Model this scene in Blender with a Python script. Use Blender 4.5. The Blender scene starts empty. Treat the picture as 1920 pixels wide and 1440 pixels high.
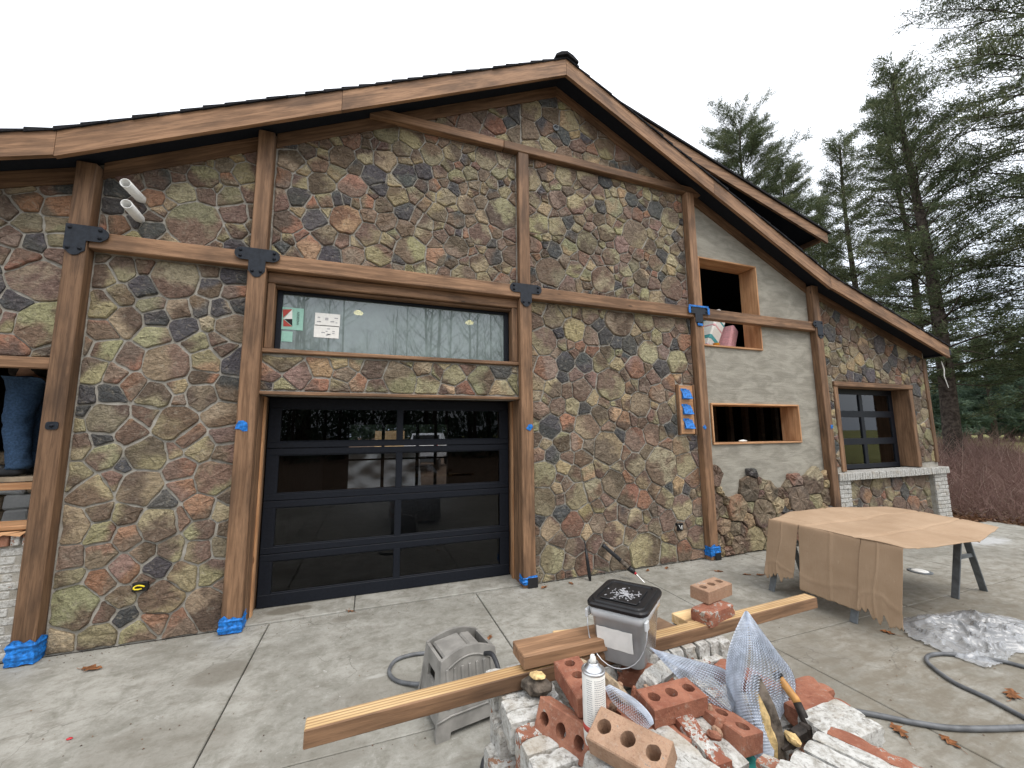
import bpy, math, random
import numpy as np
from mathutils import Vector, Matrix, Euler, noise as mnoise
R = math.radians
PI = math.pi
rnd = random.Random(11)
sc = bpy.context.scene
col = sc.collection

# ------------------------------------------------------------------ camera
CAM = Vector((0, 0, 1.8))
YAW, PITCH, ROLL = R(19.796), R(7.115), R(-0.553)
F = 740.0 / 1920.0                      # focal length in picture widths
_f = Vector((math.sin(YAW) * math.cos(PITCH), math.cos(YAW) * math.cos(PITCH), math.sin(PITCH)))
_r = Vector((math.cos(YAW), -math.sin(YAW), 0))
_u = _r.cross(_f)
_r, _u = _r * math.cos(ROLL) + _u * math.sin(ROLL), _u * math.cos(ROLL) - _r * math.sin(ROLL)
cd = bpy.data.cameras.new('camera')
cd.sensor_width = 36
cd.lens = 36 * F
cd.clip_start = 0.05
cd.clip_end = 2000
co = bpy.data.objects.new('camera', cd)
co.matrix_world = Matrix(((_r.x, _u.x, -_f.x, CAM.x), (_r.y, _u.y, -_f.y, CAM.y), (_r.z, _u.z, -_f.z, CAM.z), (0, 0, 0, 1)))
col.objects.link(co)
sc.camera = co

# ------------------------------------------------------------------ sky, sun, exposure
SUN_EL, SUN_AZ = R(58), R(160)
w = bpy.data.worlds.new('World')
sc.world = w
w.use_nodes = True
nt = w.node_tree
nt.nodes.clear()
out = nt.nodes.new('ShaderNodeOutputWorld')
sky = nt.nodes.new('ShaderNodeTexSky')
sky.sky_type = 'NISHITA'
sky.sun_disc = False
sky.sun_elevation = SUN_EL
sky.sun_rotation = SUN_AZ
sky.dust_density = 4.0
b1 = nt.nodes.new('ShaderNodeBackground')
b1.inputs[1].default_value = 0.05
nt.links.new(sky.outputs[0], b1.inputs[0])
tc = nt.nodes.new('ShaderNodeTexCoord')
sx = nt.nodes.new('ShaderNodeSeparateXYZ')
nt.links.new(tc.outputs['Generated'], sx.inputs[0])
cr = nt.nodes.new('ShaderNodeValToRGB')
cr.color_ramp.elements[0].position = 0.0
cr.color_ramp.elements[0].color = (0.60, 0.68, 0.80, 1)
cr.color_ramp.elements[1].position = 1.0
cr.color_ramp.elements[1].color = (1.45, 1.47, 1.5, 1)
e = cr.color_ramp.elements.new(0.16)
e.color = (0.72, 0.78, 0.87, 1)
e = cr.color_ramp.elements.new(0.42)
e.color = (1.0, 1.02, 1.05, 1)
nt.links.new(sx.outputs[2], cr.inputs[0])
cn = nt.nodes.new('ShaderNodeTexNoise')
cn.inputs['Scale'].default_value = 2.2
cn.inputs['Detail'].default_value = 5
nt.links.new(tc.outputs['Generated'], cn.inputs['Vector'])
mr = nt.nodes.new('ShaderNodeMapRange')
mr.inputs[1].default_value = 0.3
mr.inputs[2].default_value = 0.7
mr.inputs[3].default_value = 0.93
mr.inputs[4].default_value = 1.06
nt.links.new(cn.outputs['Fac'], mr.inputs[0])
b2 = nt.nodes.new('ShaderNodeBackground')
nt.links.new(cr.outputs[0], b2.inputs[0])
nt.links.new(mr.outputs[0], b2.inputs[1])
ad = nt.nodes.new('ShaderNodeAddShader')
nt.links.new(b1.outputs[0], ad.inputs[0])
nt.links.new(b2.outputs[0], ad.inputs[1])
nt.links.new(ad.outputs[0], out.inputs[0])
sl = bpy.data.lights.new('sun', 'SUN')
sl.energy = 0.9
sl.angle = R(30)
sl.color = (1.0, 0.97, 0.93)
so = bpy.data.objects.new('sun', sl)
# direction towards the sun: high, behind the camera and to its right
sdir = Vector((math.sin(SUN_AZ) * math.cos(SUN_EL), math.cos(SUN_AZ) * math.cos(SUN_EL), math.sin(SUN_EL)))
so.rotation_euler = sdir.to_track_quat('Z', 'Y').to_euler()
so.location = (0, -10, 20)
col.objects.link(so)
sc.view_settings.view_transform = 'Standard'
sc.view_settings.look = 'None'
sc.view_settings.exposure = 0.42
sc.view_settings.gamma = 1.0
sc.view_settings.use_curve_mapping = False
sc.cycles.max_bounces = 6
sc.cycles.transparent_max_bounces = 12

# ------------------------------------------------------------------ pixel (1920x1440) to place
def ray(x, y):
    return _r * ((x - 960) / 740) - _u * ((y - 720) / 740) + _f
def G(x, y, z=0.0):
    d = ray(x, y)
    return CAM + d * ((z - CAM.z) / d.z)
def Wl(x, y, Y):
    d = ray(x, y)
    return CAM + d * ((Y - CAM.y) / d.y)
def Dp(x, y, t):
    return CAM + ray(x, y) * t

# ------------------------------------------------------------------ mesh helpers
WM = {}
def put(o, parent=None, mw=None):
    col.objects.link(o)
    mw = mw.copy() if mw is not None else Matrix.Identity(4)
    if parent is not None:
        o.parent = parent
        o.matrix_basis = WM[parent.name].inverted() @ mw
    else:
        o.matrix_basis = mw
    WM[o.name] = mw
    return o
class MB:
    def __init__(s):
        s.v = []; s.f = []
    def add(s, vs, fs, mw=None):
        k = len(s.v)
        if mw is not None:
            vs = [mw @ Vector(p) for p in vs]
        s.v += [tuple(p) for p in vs]
        s.f += [tuple(i + k for i in f) for f in fs]
        return s
    def box(s, lo, hi, mw=None):
        (a, b, c), (d, e, f) = lo, hi
        return s.add([(a, b, c), (d, b, c), (d, e, c), (a, e, c), (a, b, f), (d, b, f), (d, e, f), (a, e, f)],
                     [(0, 3, 2, 1), (4, 5, 6, 7), (0, 1, 5, 4), (1, 2, 6, 5), (2, 3, 7, 6), (3, 0, 4, 7)], mw)
    def cbox(s, lo, hi, b=0.004, mw=None, jit=0.0, rn=rnd):
        # box with chamfered edges
        c = [(lo[i] + hi[i]) / 2 for i in range(3)]
        h = [abs(hi[i] - lo[i]) / 2 for i in range(3)]
        b = min(b, min(h) * 0.6)
        vs = []; idx = {}
        for sxn in (-1, 1):
            for syn in (-1, 1):
                for szn in (-1, 1):
                    j = [rn.uniform(-jit, jit) for _ in range(3)]
                    for ax in range(3):
                        p = []
                        for i, sg in enumerate((sxn, syn, szn)):
                            p.append(c[i] + sg * (h[i] - (0 if i == ax else b)) + j[i])
                        idx[(sxn, syn, szn, ax)] = len(vs)
                        vs.append(tuple(p))
        fs = []
        for ax in range(3):
            o1, o2 = (ax + 1) % 3, (ax + 2) % 3
            for sg in (-1, 1):
                q = []
                for a, bb in ((-1, -1), (1, -1), (1, 1), (-1, 1)):
                    k = [0, 0, 0]; k[ax] = sg; k[o1] = a; k[o2] = bb
                    q.append(idx[(k[0], k[1], k[2], ax)])
                fs.append(tuple(q if sg > 0 else q[::-1]))
        for ax in range(3):            # edges along ax
            o1, o2 = (ax + 1) % 3, (ax + 2) % 3
            for a in (-1, 1):
                for bb in (-1, 1):
                    k0 = [0, 0, 0]; k0[ax] = -1; k0[o1] = a; k0[o2] = bb
                    k1 = list(k0); k1[ax] = 1
                    q = [idx[(*k0, o1)], idx[(*k1, o1)], idx[(*k1, o2)], idx[(*k0, o2)]]
                    fs.append(tuple(q if a * bb < 0 else q[::-1]))
        for sxn in (-1, 1):
            for syn in (-1, 1):
                for szn in (-1, 1):
                    q = [idx[(sxn, syn, szn, i)] for i in range(3)]
                    fs.append(tuple(q if sxn * syn * szn > 0 else q[::-1]))
        return s.add(vs, fs, mw)
    def prism(s, poly, y0, y1):
        # poly: (x, z) points counter-clockwise seen from -Y; extruded from y0 (front) to y1
        n = len(poly)
        vs = [(p[0], y0, p[1]) for p in poly] + [(p[0], y1, p[1]) for p in poly]
        fs = [tuple(range(n)), tuple(range(2 * n - 1, n - 1, -1))]
        fs += [(i + n, (i + 1) % n + n, (i + 1) % n, i) for i in range(n)]
        return s.add(vs, fs)
    def tube(s, pts, r, n=8, cap=True):
        pts = [Vector(p) for p in pts]
        rr = r if hasattr(r, '__len__') else [r] * len(pts)
        k = len(s.v)
        up = None
        for i, p in enumerate(pts):
            t = (pts[min(i + 1, len(pts) - 1)] - pts[max(i - 1, 0)])
            t = t.normalized() if t.length > 1e-9 else Vector((0, 0, 1))
            if up is None:
                a = Vector((0, 0, 1)) if abs(t.z) < 0.9 else Vector((1, 0, 0))
                up = (a - t * a.dot(t)).normalized()
            else:
                up = up - t * up.dot(t)
                up = up.normalized() if up.length > 1e-6 else t.orthogonal().normalized()
            sd = t.cross(up)
            for j in range(n):
                an = 2 * PI * j / n
                s.v.append(tuple(p + (up * math.cos(an) + sd * math.sin(an)) * rr[i]))
        for i in range(len(pts) - 1):
            for j in range(n):
                a = k + i * n + j; b = k + i * n + (j + 1) % n
                s.f.append((a, b, b + n, a + n))
        if cap:
            s.f.append(tuple(k + j for j in range(n))[::-1])
            s.f.append(tuple(k + (len(pts) - 1) * n + j for j in range(n)))
        return s
    def lathe(s, prof, n=20, mw=None):
        vs = []; fs = []
        for (r, z) in prof:
            for j in range(n):
                a = 2 * PI * j / n
                vs.append((r * math.cos(a), r * math.sin(a), z))
        for i in range(len(prof) - 1):
            for j in range(n):
                a = i * n + j; b = i * n + (j + 1) % n
                fs.append((a, b, b + n, a + n))
        fs.append(tuple(range(n))[::-1])
        fs.append(tuple(range((len(prof) - 1) * n, len(prof) * n)))
        return s.add(vs, fs, mw)
    def mesh(s, name, mat, smooth=False):
        me = bpy.data.meshes.new(name)
        me.from_pydata(s.v, [], s.f)
        if mat: me.materials.append(mat)
        if smooth:
            me.polygons.foreach_set('use_smooth', [True] * len(me.polygons))
        me.update()
        return me
    def build(s, name, mat, parent=None, smooth=False, mw=None):
        """one mesh object, vertices given in world space, origin kept at the centre of its base"""
        if mw is None:
            P = np.array(s.v)
            c = Vector(((P[:, 0].min() + P[:, 0].max()) / 2, (P[:, 1].min() + P[:, 1].max()) / 2, P[:, 2].min()))
            s.v = [tuple(Vector(p) - c) for p in s.v]
            mw = Matrix.Translation(c)
        me = s.mesh(name, mat, smooth)
        return put(bpy.data.objects.new(name, me), parent, mw)
def tag(o, label=None, cat=None, group=None, kind=None):
    if label: o['label'] = label
    if cat: o['category'] = cat
    if group: o['group'] = group
    if kind: o['kind'] = kind
    return o
def empty(name, loc, rz=0.0, mw=None):
    o = bpy.data.objects.new(name, None)
    o.empty_display_size = 0.2
    return put(o, None, mw if mw is not None else Matrix.Translation(Vector(loc)) @ Matrix.Rotation(rz, 4, 'Z'))
def inst(me, name, parent, mw):
    return put(bpy.data.objects.new(name, me), parent, mw)
def frame_x(p0, p1, up=Vector((0, 0, 1))):
    """matrix at p0 with local X along p1-p0, local Z close to up"""
    x = (Vector(p1) - Vector(p0)).normalized()
    y = up.cross(x).normalized()
    z = x.cross(y)
    return Matrix(((x.x, y.x, z.x, p0[0]), (x.y, y.y, z.y, p0[1]), (x.z, y.z, z.z, p0[2]), (0, 0, 0, 1)))
def lerp(a, b, t): return a + (b - a) * t

# ------------------------------------------------------------------ materials
class NT:
    def __init__(s, name):
        s.m = bpy.data.materials.new(name); s.m.use_nodes = True
        s.t = s.m.node_tree; s.n = s.t.nodes
        s.b = s.n['Principled BSDF']; s.out = s.n['Material Output']
    def new(s, typ, **kw):
        x = s.n.new(typ)
        for k, v in kw.items(): setattr(x, k, v)
        return x
    def set(s, sock, v):
        if isinstance(v, bpy.types.NodeSocket): s.t.links.new(v, sock)
        elif hasattr(v, '__len__') and len(v) == 3 and sock.type == 'RGBA': sock.default_value = (*v, 1)
        else: sock.default_value = v
    def coord(s, which='Object', scale=(1, 1, 1), off=None):
        if which == 'World':
            o = s.new('ShaderNodeNewGeometry').outputs['Position']
        else:
            o = s.new('ShaderNodeTexCoord').outputs[which]
        mp = s.new('ShaderNodeMapping')
        s.set(mp.inputs['Vector'], o); mp.inputs['Scale'].default_value = scale
        if off is not None: s.set(mp.inputs['Location'], off)
        return mp.outputs[0]
    def noise(s, v, scale, detail=4, rough=0.55, dist=0.0):
        x = s.new('ShaderNodeTexNoise')
        s.set(x.inputs['Vector'], v); x.inputs['Scale'].default_value = scale
        x.inputs['Detail'].default_value = detail; x.inputs['Roughness'].default_value = rough
        x.inputs['Distortion'].default_value = dist
        return x.outputs['Fac']
    def ramp(s, f, a, b, ca=0.0, cb=1.0):
        x = s.new('ShaderNodeMapRange'); x.interpolation_type = 'SMOOTHSTEP'
        s.set(x.inputs[0], f); x.inputs[1].default_value = a; x.inputs[2].default_value = b
        x.inputs[3].default_value = ca; x.inputs[4].default_value = cb
        return x.outputs[0]
    def mix(s, f, a, b, mode='MIX'):
        x = s.new('ShaderNodeMix', data_type='RGBA', blend_type=mode)
        s.set(x.inputs[0], f); s.set(x.inputs[6], a); s.set(x.inputs[7], b)
        return x.outputs[2]
    def math(s, op, a, b=0.0, c=None):
        x = s.new('ShaderNodeMath', operation=op)
        s.set(x.inputs[0], a); s.set(x.inputs[1], b)
        if c is not None: s.set(x.inputs[2], c)
        return x.outputs[0]
    def rand(s): return s.new('ShaderNodeObjectInfo').outputs['Random']
    def attr(s, name, typ='OBJECT', o='Fac'):
        x = s.new('ShaderNodeAttribute', attribute_type=typ, attribute_name=name)
        return x.outputs[o]
    def roff(s):
        c = s.new('ShaderNodeCombineXYZ'); r = s.rand()
        s.set(c.inputs[0], s.math('MULTIPLY', r, 37.0)); s.set(c.inputs[1], s.math('MULTIPLY', r, 91.0)); s.set(c.inputs[2], s.math('MULTIPLY', r, 53.0))
        return c.outputs[0]
    def bump(s, h, strength=0.4, dist=0.01):
        x = s.new('ShaderNodeBump'); s.set(x.inputs['Height'], h)
        x.inputs['Strength'].default_value = strength; x.inputs['Distance'].default_value = dist
        s.t.links.new(x.outputs[0], s.b.inputs['Normal']); return x
    def done(s, color=None, rough=0.7, spec=0.4, metal=0.0, **kw):
        if color is not None: s.set(s.b.inputs['Base Color'], color)
        s.set(s.b.inputs['Roughness'], rough); s.b.inputs['Specular IOR Level'].default_value = spec
        s.b.inputs['Metallic'].default_value = metal
        for k, v in kw.items(): s.set(s.b.inputs[k.replace('_', ' ')], v)
        return s.m
MT = {}
def plain(name, c, rough=0.6, spec=0.4, metal=0.0, var=0.12, scale=30.0, bump=0.1):
    t = NT(name)
    v = t.coord('Object')
    n = t.noise(v, scale, 4)
    cc = t.mix(t.ramp(n, 0.3, 0.7), tuple(x * (1 - var) for x in c), tuple(min(1, x * (1 + var)) for x in c))
    if bump: t.bump(n, bump, 0.004)
    MT[name] = t.done(cc, rough, spec, metal)
    return MT[name]

# natural stone veneer: two colours per stone, stored on the mesh
t = NT('stone')
ca = t.attr('ca', 'GEOMETRY', 'Color'); cb = t.attr('cb', 'GEOMETRY', 'Color'); gr = t.attr('gr', 'GEOMETRY', 'Fac')
v = t.coord('World')
n1 = t.noise(v, 3.4, 2, 0.5)
n2 = t.noise(v, 22, 5, 0.65)
n3 = t.noise(v, 90, 4, 0.7)
f = t.math('ADD', gr, t.math('MULTIPLY', t.math('SUBTRACT', n1, 0.5), 2.6))
f = t.math('ADD', f, t.math('MULTIPLY', t.math('SUBTRACT', n2, 0.5), 0.45))
c = t.mix(t.ramp(f, 0.22, 0.78), ca, cb)
c = t.mix(t.ramp(n2, 0.48, 0.75, 0.0, 0.55), c, (0.055, 0.044, 0.036))
c = t.mix(t.ramp(n2, 0.46, 0.30, 0.0, 0.45), c, (0.33, 0.29, 0.22))
c = t.mix(t.ramp(n3, 0.52, 0.8, 0.0, 0.45), c, (0.34, 0.29, 0.23))
h = t.math('ADD', t.math('MULTIPLY', n2, 0.7), t.math('MULTIPLY', n3, 0.35))
wv = t.noise(t.coord('World', (3, 3, 9)), 5.0, 3, 0.6, 1.2)
h = t.math('ADD', h, t.math('MULTIPLY', t.ramp(wv, 0.45, 0.5), 0.35))
t.bump(h, 1.0, 0.03)
MT['stone'] = t.done(c, t.ramp(n2, 0.3, 0.7, 0.6, 0.85), 0.35)
t = NT('mortar')
v = t.coord('World')
n = t.noise(v, 12, 5, 0.65); n2 = t.noise(v, 140, 3)
c = t.mix(t.ramp(n, 0.3, 0.7), (0.27, 0.25, 0.21), (0.41, 0.385, 0.335))
c = t.mix(t.ramp(n2, 0.45, 0.7, 0, 0.5), c, (0.42, 0.40, 0.36))
t.bump(t.math('ADD', n, t.math('MULTIPLY', n2, 0.5)), 0.7, 0.01)
MT['mortar'] = t.done(c, 0.95, 0.15)
t = NT('stucco')      # grey scratch coat, trowelled in long sweeps
v = t.coord('World')
n = t.noise(t.coord('World', (1.0, 1, 2.6)), 2.6, 5, 0.6, 0.8); n2 = t.noise(v, 60, 4, 0.7); n3 = t.noise(t.coord('World', (1.1, 1, 9)), 2.6, 6, 0.65, 0.6)
c = t.mix(t.ramp(n, 0.32, 0.68), (0.245, 0.23, 0.19), (0.36, 0.34, 0.285))
c = t.mix(t.ramp(n3, 0.52, 0.78, 0, 0.38), c, (0.18, 0.17, 0.145))
c = t.mix(t.ramp(n2, 0.5, 0.75, 0, 0.3), c, (0.40, 0.39, 0.35))
t.bump(t.math('ADD', n3, t.math('MULTIPLY', n2, 0.3)), 0.6, 0.012)
MT['stucco'] = t.done(c, 0.95, 0.15)

def wood(name, ca, cb, dark, rough=0.65, tone=True, gscale=1.0, stripes=False):
    t = NT(name)
    off = t.roff()
    v = t.coord('Object', (0.9 * gscale, 16 * gscale, 16 * gscale), off)
    v2 = t.coord('Object', (1.3, 5, 5), off)
    v3 = t.coord('Object', (4, 60, 60), off)
    n = t.noise(v, 1.6, 5, 0.6, 0.9); n2 = t.noise(v2, 1.3, 4, 0.55); n3 = t.noise(v3, 2.0, 3, 0.6)
    c = t.mix(t.ramp(n, 0.34, 0.66), ca, cb)
    c = t.mix(t.ramp(n2, 0.42, 0.70, 0, 0.62), c, dark)
    c = t.mix(t.ramp(n3, 0.5, 0.75, 0, 0.45), c, dark)
    if stripes:
        sv = t.coord('Object', (1, 1, 1)); ss = t.new('ShaderNodeSeparateXYZ'); t.set(ss.inputs[0], sv)
        wv_ = t.math('SINE', t.math('ADD', t.math('MULTIPLY', ss.outputs[1], 480.0), t.math('MULTIPLY', n2, 5.0)))
        c = t.mix(t.ramp(wv_, 0.1, 0.95, 0, 0.8), c, (0.27, 0.145, 0.065))
    # knots
    kv = t.new('ShaderNodeTexVoronoi'); t.set(kv.inputs['Vector'], t.coord('Object', (1.0, 3.2, 3.2), off)); kv.inputs['Scale'].default_value = 1.7
    c = t.mix(t.ramp(kv.outputs['Distance'], 0.03, 0.085, 0.8, 0.0), c, tuple(x * 0.45 for x in dark))
    if tone:
        tn = t.attr('tone')
        hs = t.new('ShaderNodeHueSaturation'); t.set(hs.inputs['Color'], c)
        t.set(hs.inputs['Value'], t.math('ADD', t.math('ADD', 0.86, tn), t.math('MULTIPLY', t.rand(), 0.28)))
        c = hs.outputs[0]
    t.bump(t.math('ADD', n, t.math('MULTIPLY', n3, 0.7)), 0.35, 0.006)
    MT[name] = t.done(c, rough, 0.3)
wood('stained_timber', (0.155, 0.086, 0.046), (0.295, 0.170, 0.094), (0.050, 0.030, 0.019))
wood('raw_fir', (0.42, 0.215, 0.10), (0.58, 0.34, 0.18), (0.27, 0.13, 0.06))
wood('pine_board', (0.60, 0.40, 0.19), (0.74, 0.54, 0.30), (0.36, 0.21, 0.10))
wood('striped_pine', (0.50, 0.33, 0.15), (0.66, 0.47, 0.25), (0.36, 0.21, 0.10), stripes=True)
wood('dark_lumber', (0.10, 0.06, 0.035), (0.16, 0.10, 0.06), (0.05, 0.03, 0.02))

t = NT('concrete')
v = t.coord('World')
sp = t.new('ShaderNodeSeparateXYZ'); t.set(sp.inputs[0], t.new('ShaderNodeNewGeometry').outputs['Position'])
n1 = t.noise(v, 0.9, 5, 0.6, 0.6); n2 = t.noise(v, 5.5, 6, 0.68, 0.4); n3 = t.noise(v, 55, 4, 0.7); n4 = t.noise(t.coord('World', (0.8, 2.2, 1)), 5.0, 8, 0.75, 0.35)
c = t.mix(t.ramp(n1, 0.32, 0.68), (0.248, 0.240, 0.208), (0.365, 0.355, 0.315))
c = t.mix(t.ramp(n2, 0.42, 0.72, 0, 0.7), c, (0.155, 0.148, 0.118))
c = t.mix(t.ramp(n2, 0.28, 0.45, 0.45, 0), c, (0.45, 0.445, 0.405))
n5 = t.noise(v, 17, 8, 0.8, 0.2)
c = t.mix(t.ramp(n5, 0.50, 0.66, 0, 0.5), c, (0.15, 0.138, 0.108))
c = t.mix(t.ramp(n5, 0.46, 0.34, 0, 0.38), c, (0.47, 0.46, 0.42))
c = t.mix(t.ramp(n3, 0.52, 0.75, 0, 0.4), c, (0.22, 0.205, 0.17))
# browner, streaked towards the right of the pile
brn = t.math('MULTIPLY', t.ramp(sp.outputs[0], 1.6, 3.6), t.ramp(sp.outputs[1], 3.9, 2.2))
brn2 = t.math('MULTIPLY', brn, t.ramp(n4, 0.36, 0.60, 0.30, 1.0))
c = t.mix(t.math('MULTIPLY', brn2, 0.78), c, (0.17, 0.145, 0.105))
c = t.mix(t.math('MULTIPLY', t.ramp(n4, 0.50, 0.66), 0.40), c, (0.16, 0.14, 0.11))
def blob(cx, cy, rx, ry, soft=0.35):
    a = t.math('DIVIDE', t.math('SUBTRACT', sp.outputs[0], cx), rx); b = t.math('DIVIDE', t.math('SUBTRACT', sp.outputs[1], cy), ry)
    d = t.math('SQRT', t.math('ADD', t.math('MULTIPLY', a, a), t.math('MULTIPLY', b, b)))
    d = t.math('ADD', d, t.math('MULTIPLY', t.math('SUBTRACT', n2, 0.5), 1.3))
    return t.ramp(d, 1.0 - soft, 1.0)
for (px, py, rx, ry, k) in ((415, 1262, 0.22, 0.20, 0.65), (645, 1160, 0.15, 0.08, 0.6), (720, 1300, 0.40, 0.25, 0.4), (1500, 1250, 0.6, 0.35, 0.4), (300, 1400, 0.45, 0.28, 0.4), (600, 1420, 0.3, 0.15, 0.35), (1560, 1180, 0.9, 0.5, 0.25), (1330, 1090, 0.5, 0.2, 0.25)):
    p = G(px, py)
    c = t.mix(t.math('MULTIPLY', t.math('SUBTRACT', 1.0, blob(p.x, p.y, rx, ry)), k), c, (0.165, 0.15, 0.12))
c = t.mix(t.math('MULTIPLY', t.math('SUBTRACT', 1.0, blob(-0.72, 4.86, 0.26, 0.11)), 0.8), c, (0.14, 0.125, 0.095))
c = t.mix(t.math('MULTIPLY', t.math('SUBTRACT', 1.0, blob(9.45, 3.66, 0.62, 0.24, 0.6)), 0.5), c, (0.62, 0.64, 0.66))
p = G(705, 1268); c = t.mix(t.math('MULTIPLY', t.math('SUBTRACT', 1.0, blob(p.x, p.y, 0.10, 0.03, 0.6)), 0.2), c, (0.7, 0.7, 0.67))
# mortar splashes and dust
sp_n = t.noise(v, 8.5, 6, 0.75, 0.3)
c = t.mix(t.math('MULTIPLY', t.ramp(sp_n, 0.66, 0.70), 0.65), c, (0.56, 0.55, 0.52))
sp_m = t.noise(v, 23, 4, 0.7, 0.2)
c = t.mix(t.math('MULTIPLY', t.ramp(sp_m, 0.70, 0.76), 0.3), c, (0.10, 0.085, 0.065))
# hairline cracks
vo = t.new('ShaderNodeTexVoronoi', feature='DISTANCE_TO_EDGE'); vo.inputs['Scale'].default_value = 0.62
dv = t.new('ShaderNodeVectorMath', operation='ADD'); nz = t.new('ShaderNodeTexNoise'); nz.inputs['Scale'].default_value = 2.4; nz.inputs['Detail'].default_value = 5
t.set(nz.inputs['Vector'], v); scv = t.new('ShaderNodeVectorMath', operation='SCALE'); t.set(scv.inputs[0], nz.outputs['Color']); scv.inputs['Scale'].default_value = 0.7
t.set(dv.inputs[0], v); t.set(dv.inputs[1], scv.outputs[0]); t.set(vo.inputs['Vector'], dv.outputs[0])
crk = t.math('MULTIPLY', t.ramp(vo.outputs['Distance'], 0.001, 0.0045, 1, 0), t.ramp(n1, 0.46, 0.56))
c = t.mix(t.math('MULTIPLY', crk, 0.45), c, (0.09, 0.08, 0.065))
t.bump(t.math('ADD', t.math('MULTIPLY', n2, 0.7), t.math('MULTIPLY', n3, 0.35)), 0.35, 0.012)
MT['concrete'] = t.done(c, t.ramp(n2, 0.3, 0.7, 0.55, 0.85), 0.35)

# bricks: red body, white paint that has flaked; amounts come from each brick's own properties
t = NT('brick')
off = t.roff(); v = t.coord('Object', (1, 1, 1), off)
paint = t.attr('paint'); tan = t.attr('tan')
n1 = t.noise(v, 14, 5, 0.65, 0.4); n2 = t.noise(v, 60, 4, 0.7); n3 = t.noise(v, 160, 3, 0.7); n4 = t.noise(t.coord('Object', (8, 11, 9), off), 4, 6, 0.75, 0.3)
body = t.mix(t.ramp(n1, 0.3, 0.7), (0.215, 0.080, 0.050), (0.335, 0.145, 0.090))
body = t.mix(tan, body, t.mix(t.ramp(n1, 0.3, 0.7), (0.30, 0.20, 0.13), (0.40, 0.27, 0.18)))
body = t.mix(t.ramp(n3, 0.5, 0.75, 0, 0.5), body, (0.16, 0.07, 0.045))
body = t.mix(t.ramp(n2, 0.52, 0.8, 0, 0.55), body, (0.42, 0.33, 0.26))
wht = t.mix(t.ramp(n4, 0.40, 0.66), (0.53, 0.525, 0.495), (0.30, 0.285, 0.25))
wht = t.mix(t.ramp(n2, 0.50, 0.68, 0, 0.8), wht, (0.17, 0.155, 0.135))
wht = t.mix(t.ramp(t.noise(v, 7, 3), 0.52, 0.72, 0, 0.6), wht, (0.33, 0.28, 0.21))
fl = t.math('ADD', t.math('MULTIPLY', n1, 0.55), t.math('MULTIPLY', n2, 0.45))
fac = t.math('GREATER_THAN', t.math('ADD', fl, t.math('MULTIPLY', t.math('SUBTRACT', paint, 0.5), 0.62)), 0.5)
c = t.mix(fac, body, wht)
t.bump(t.math('ADD', t.math('MULTIPLY', fac, 0.25), t.math('ADD', n2, t.math('MULTIPLY', n3, 0.5))), 0.6, 0.006)
MT['brick'] = t.done(c, 0.9, 0.2)

def glass(name, tint, refl_ior, film=None, rough=0.0):
    t = NT(name); t.n.remove(t.b)
    tr = t.new('ShaderNodeBsdfTransparent'); tr.inputs[0].default_value = (*tint, 1)
    gl = t.new('ShaderNodeBsdfGlossy'); gl.inputs[0].default_value = (1, 1, 1, 1); gl.inputs['Roughness'].default_value = rough
    fr = t.new('ShaderNodeFresnel'); fr.inputs[0].default_value = refl_ior
    mx = t.new('ShaderNodeMixShader'); t.set(mx.inputs[0], fr.outputs[0]); t.set(mx.inputs[1], tr.outputs[0]); t.set(mx.inputs[2], gl.outputs[0])
    o = mx.outputs[0]
    if film:
        df = t.new('ShaderNodeBsdfDiffuse'); df.inputs[0].default_value = (*film[0], 1)
        nn = t.noise(t.coord('Object', (1, 1, 1)), 6, 4)
        m2 = t.new('ShaderNodeMixShader'); t.set(m2.inputs[0], t.ramp(nn, 0.2, 0.8, film[1] * 0.7, film[1] * 1.2)); t.set(m2.inputs[1], o); t.set(m2.inputs[2], df.outputs[0])
        o = m2.outputs[0]
    t.set(t.out.inputs[0], o); MT[name] = t.m
glass('door_glass', (0.46, 0.47, 0.48), 1.36)
glass('transom_glass', (0.34, 0.38, 0.36), 2.2, ((0.36, 0.44, 0.42), 0.48))
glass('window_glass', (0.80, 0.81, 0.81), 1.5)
glass('clear_glass', (0.5, 0.5, 0.5), 1.5)
plain('black_metal', (0.008, 0.010, 0.015), 0.5, 0.22, 0, 0.2, 40, 0.05)
plain('bracket_steel', (0.016, 0.020, 0.027), 0.5, 0.3, 0.1, 0.3, 25, 0.1)
plain('soffit_black', (0.010, 0.012, 0.017), 0.7, 0.2)
plain('shingle', (0.018, 0.018, 0.020), 0.9, 0.15, 0, 0.5, 60, 0.8)
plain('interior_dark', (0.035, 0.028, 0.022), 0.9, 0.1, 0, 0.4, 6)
plain('blue_tape', (0.012, 0.150, 0.48), 0.5, 0.35, 0, 0.5, 34, 1.0)
plain('black_paper', (0.015, 0.015, 0.017), 0.6, 0.3)
plain('pvc', (0.74, 0.74, 0.71), 0.4, 0.5, 0, 0.05)
plain('plastic_grey', (0.235, 0.225, 0.205), 0.55, 0.4, 0, 0.22, 9, 0.2)
plain('black_plastic', (0.009, 0.009, 0.010), 0.42, 0.4, 0, 0.3)
plain('rubber', (0.028, 0.029, 0.032), 0.5, 0.4, 0, 0.3)
plain('hose_grey', (0.115, 0.12, 0.125), 0.5, 0.4, 0, 0.3, 12)
plain('steel', (0.62, 0.63, 0.64), 0.32, 0.5, 0.9, 0.1)
plain('galvanised', (0.66, 0.70, 0.76), 0.40, 0.5, 0.35, 0.12, 40)
plain('steel_grey', (0.15, 0.165, 0.175), 0.5, 0.4, 0.3, 0.25, 12)
plain('iron_dark', (0.045, 0.037, 0.031), 0.6, 0.4, 0.4, 0.6, 30, 0.5)
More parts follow.
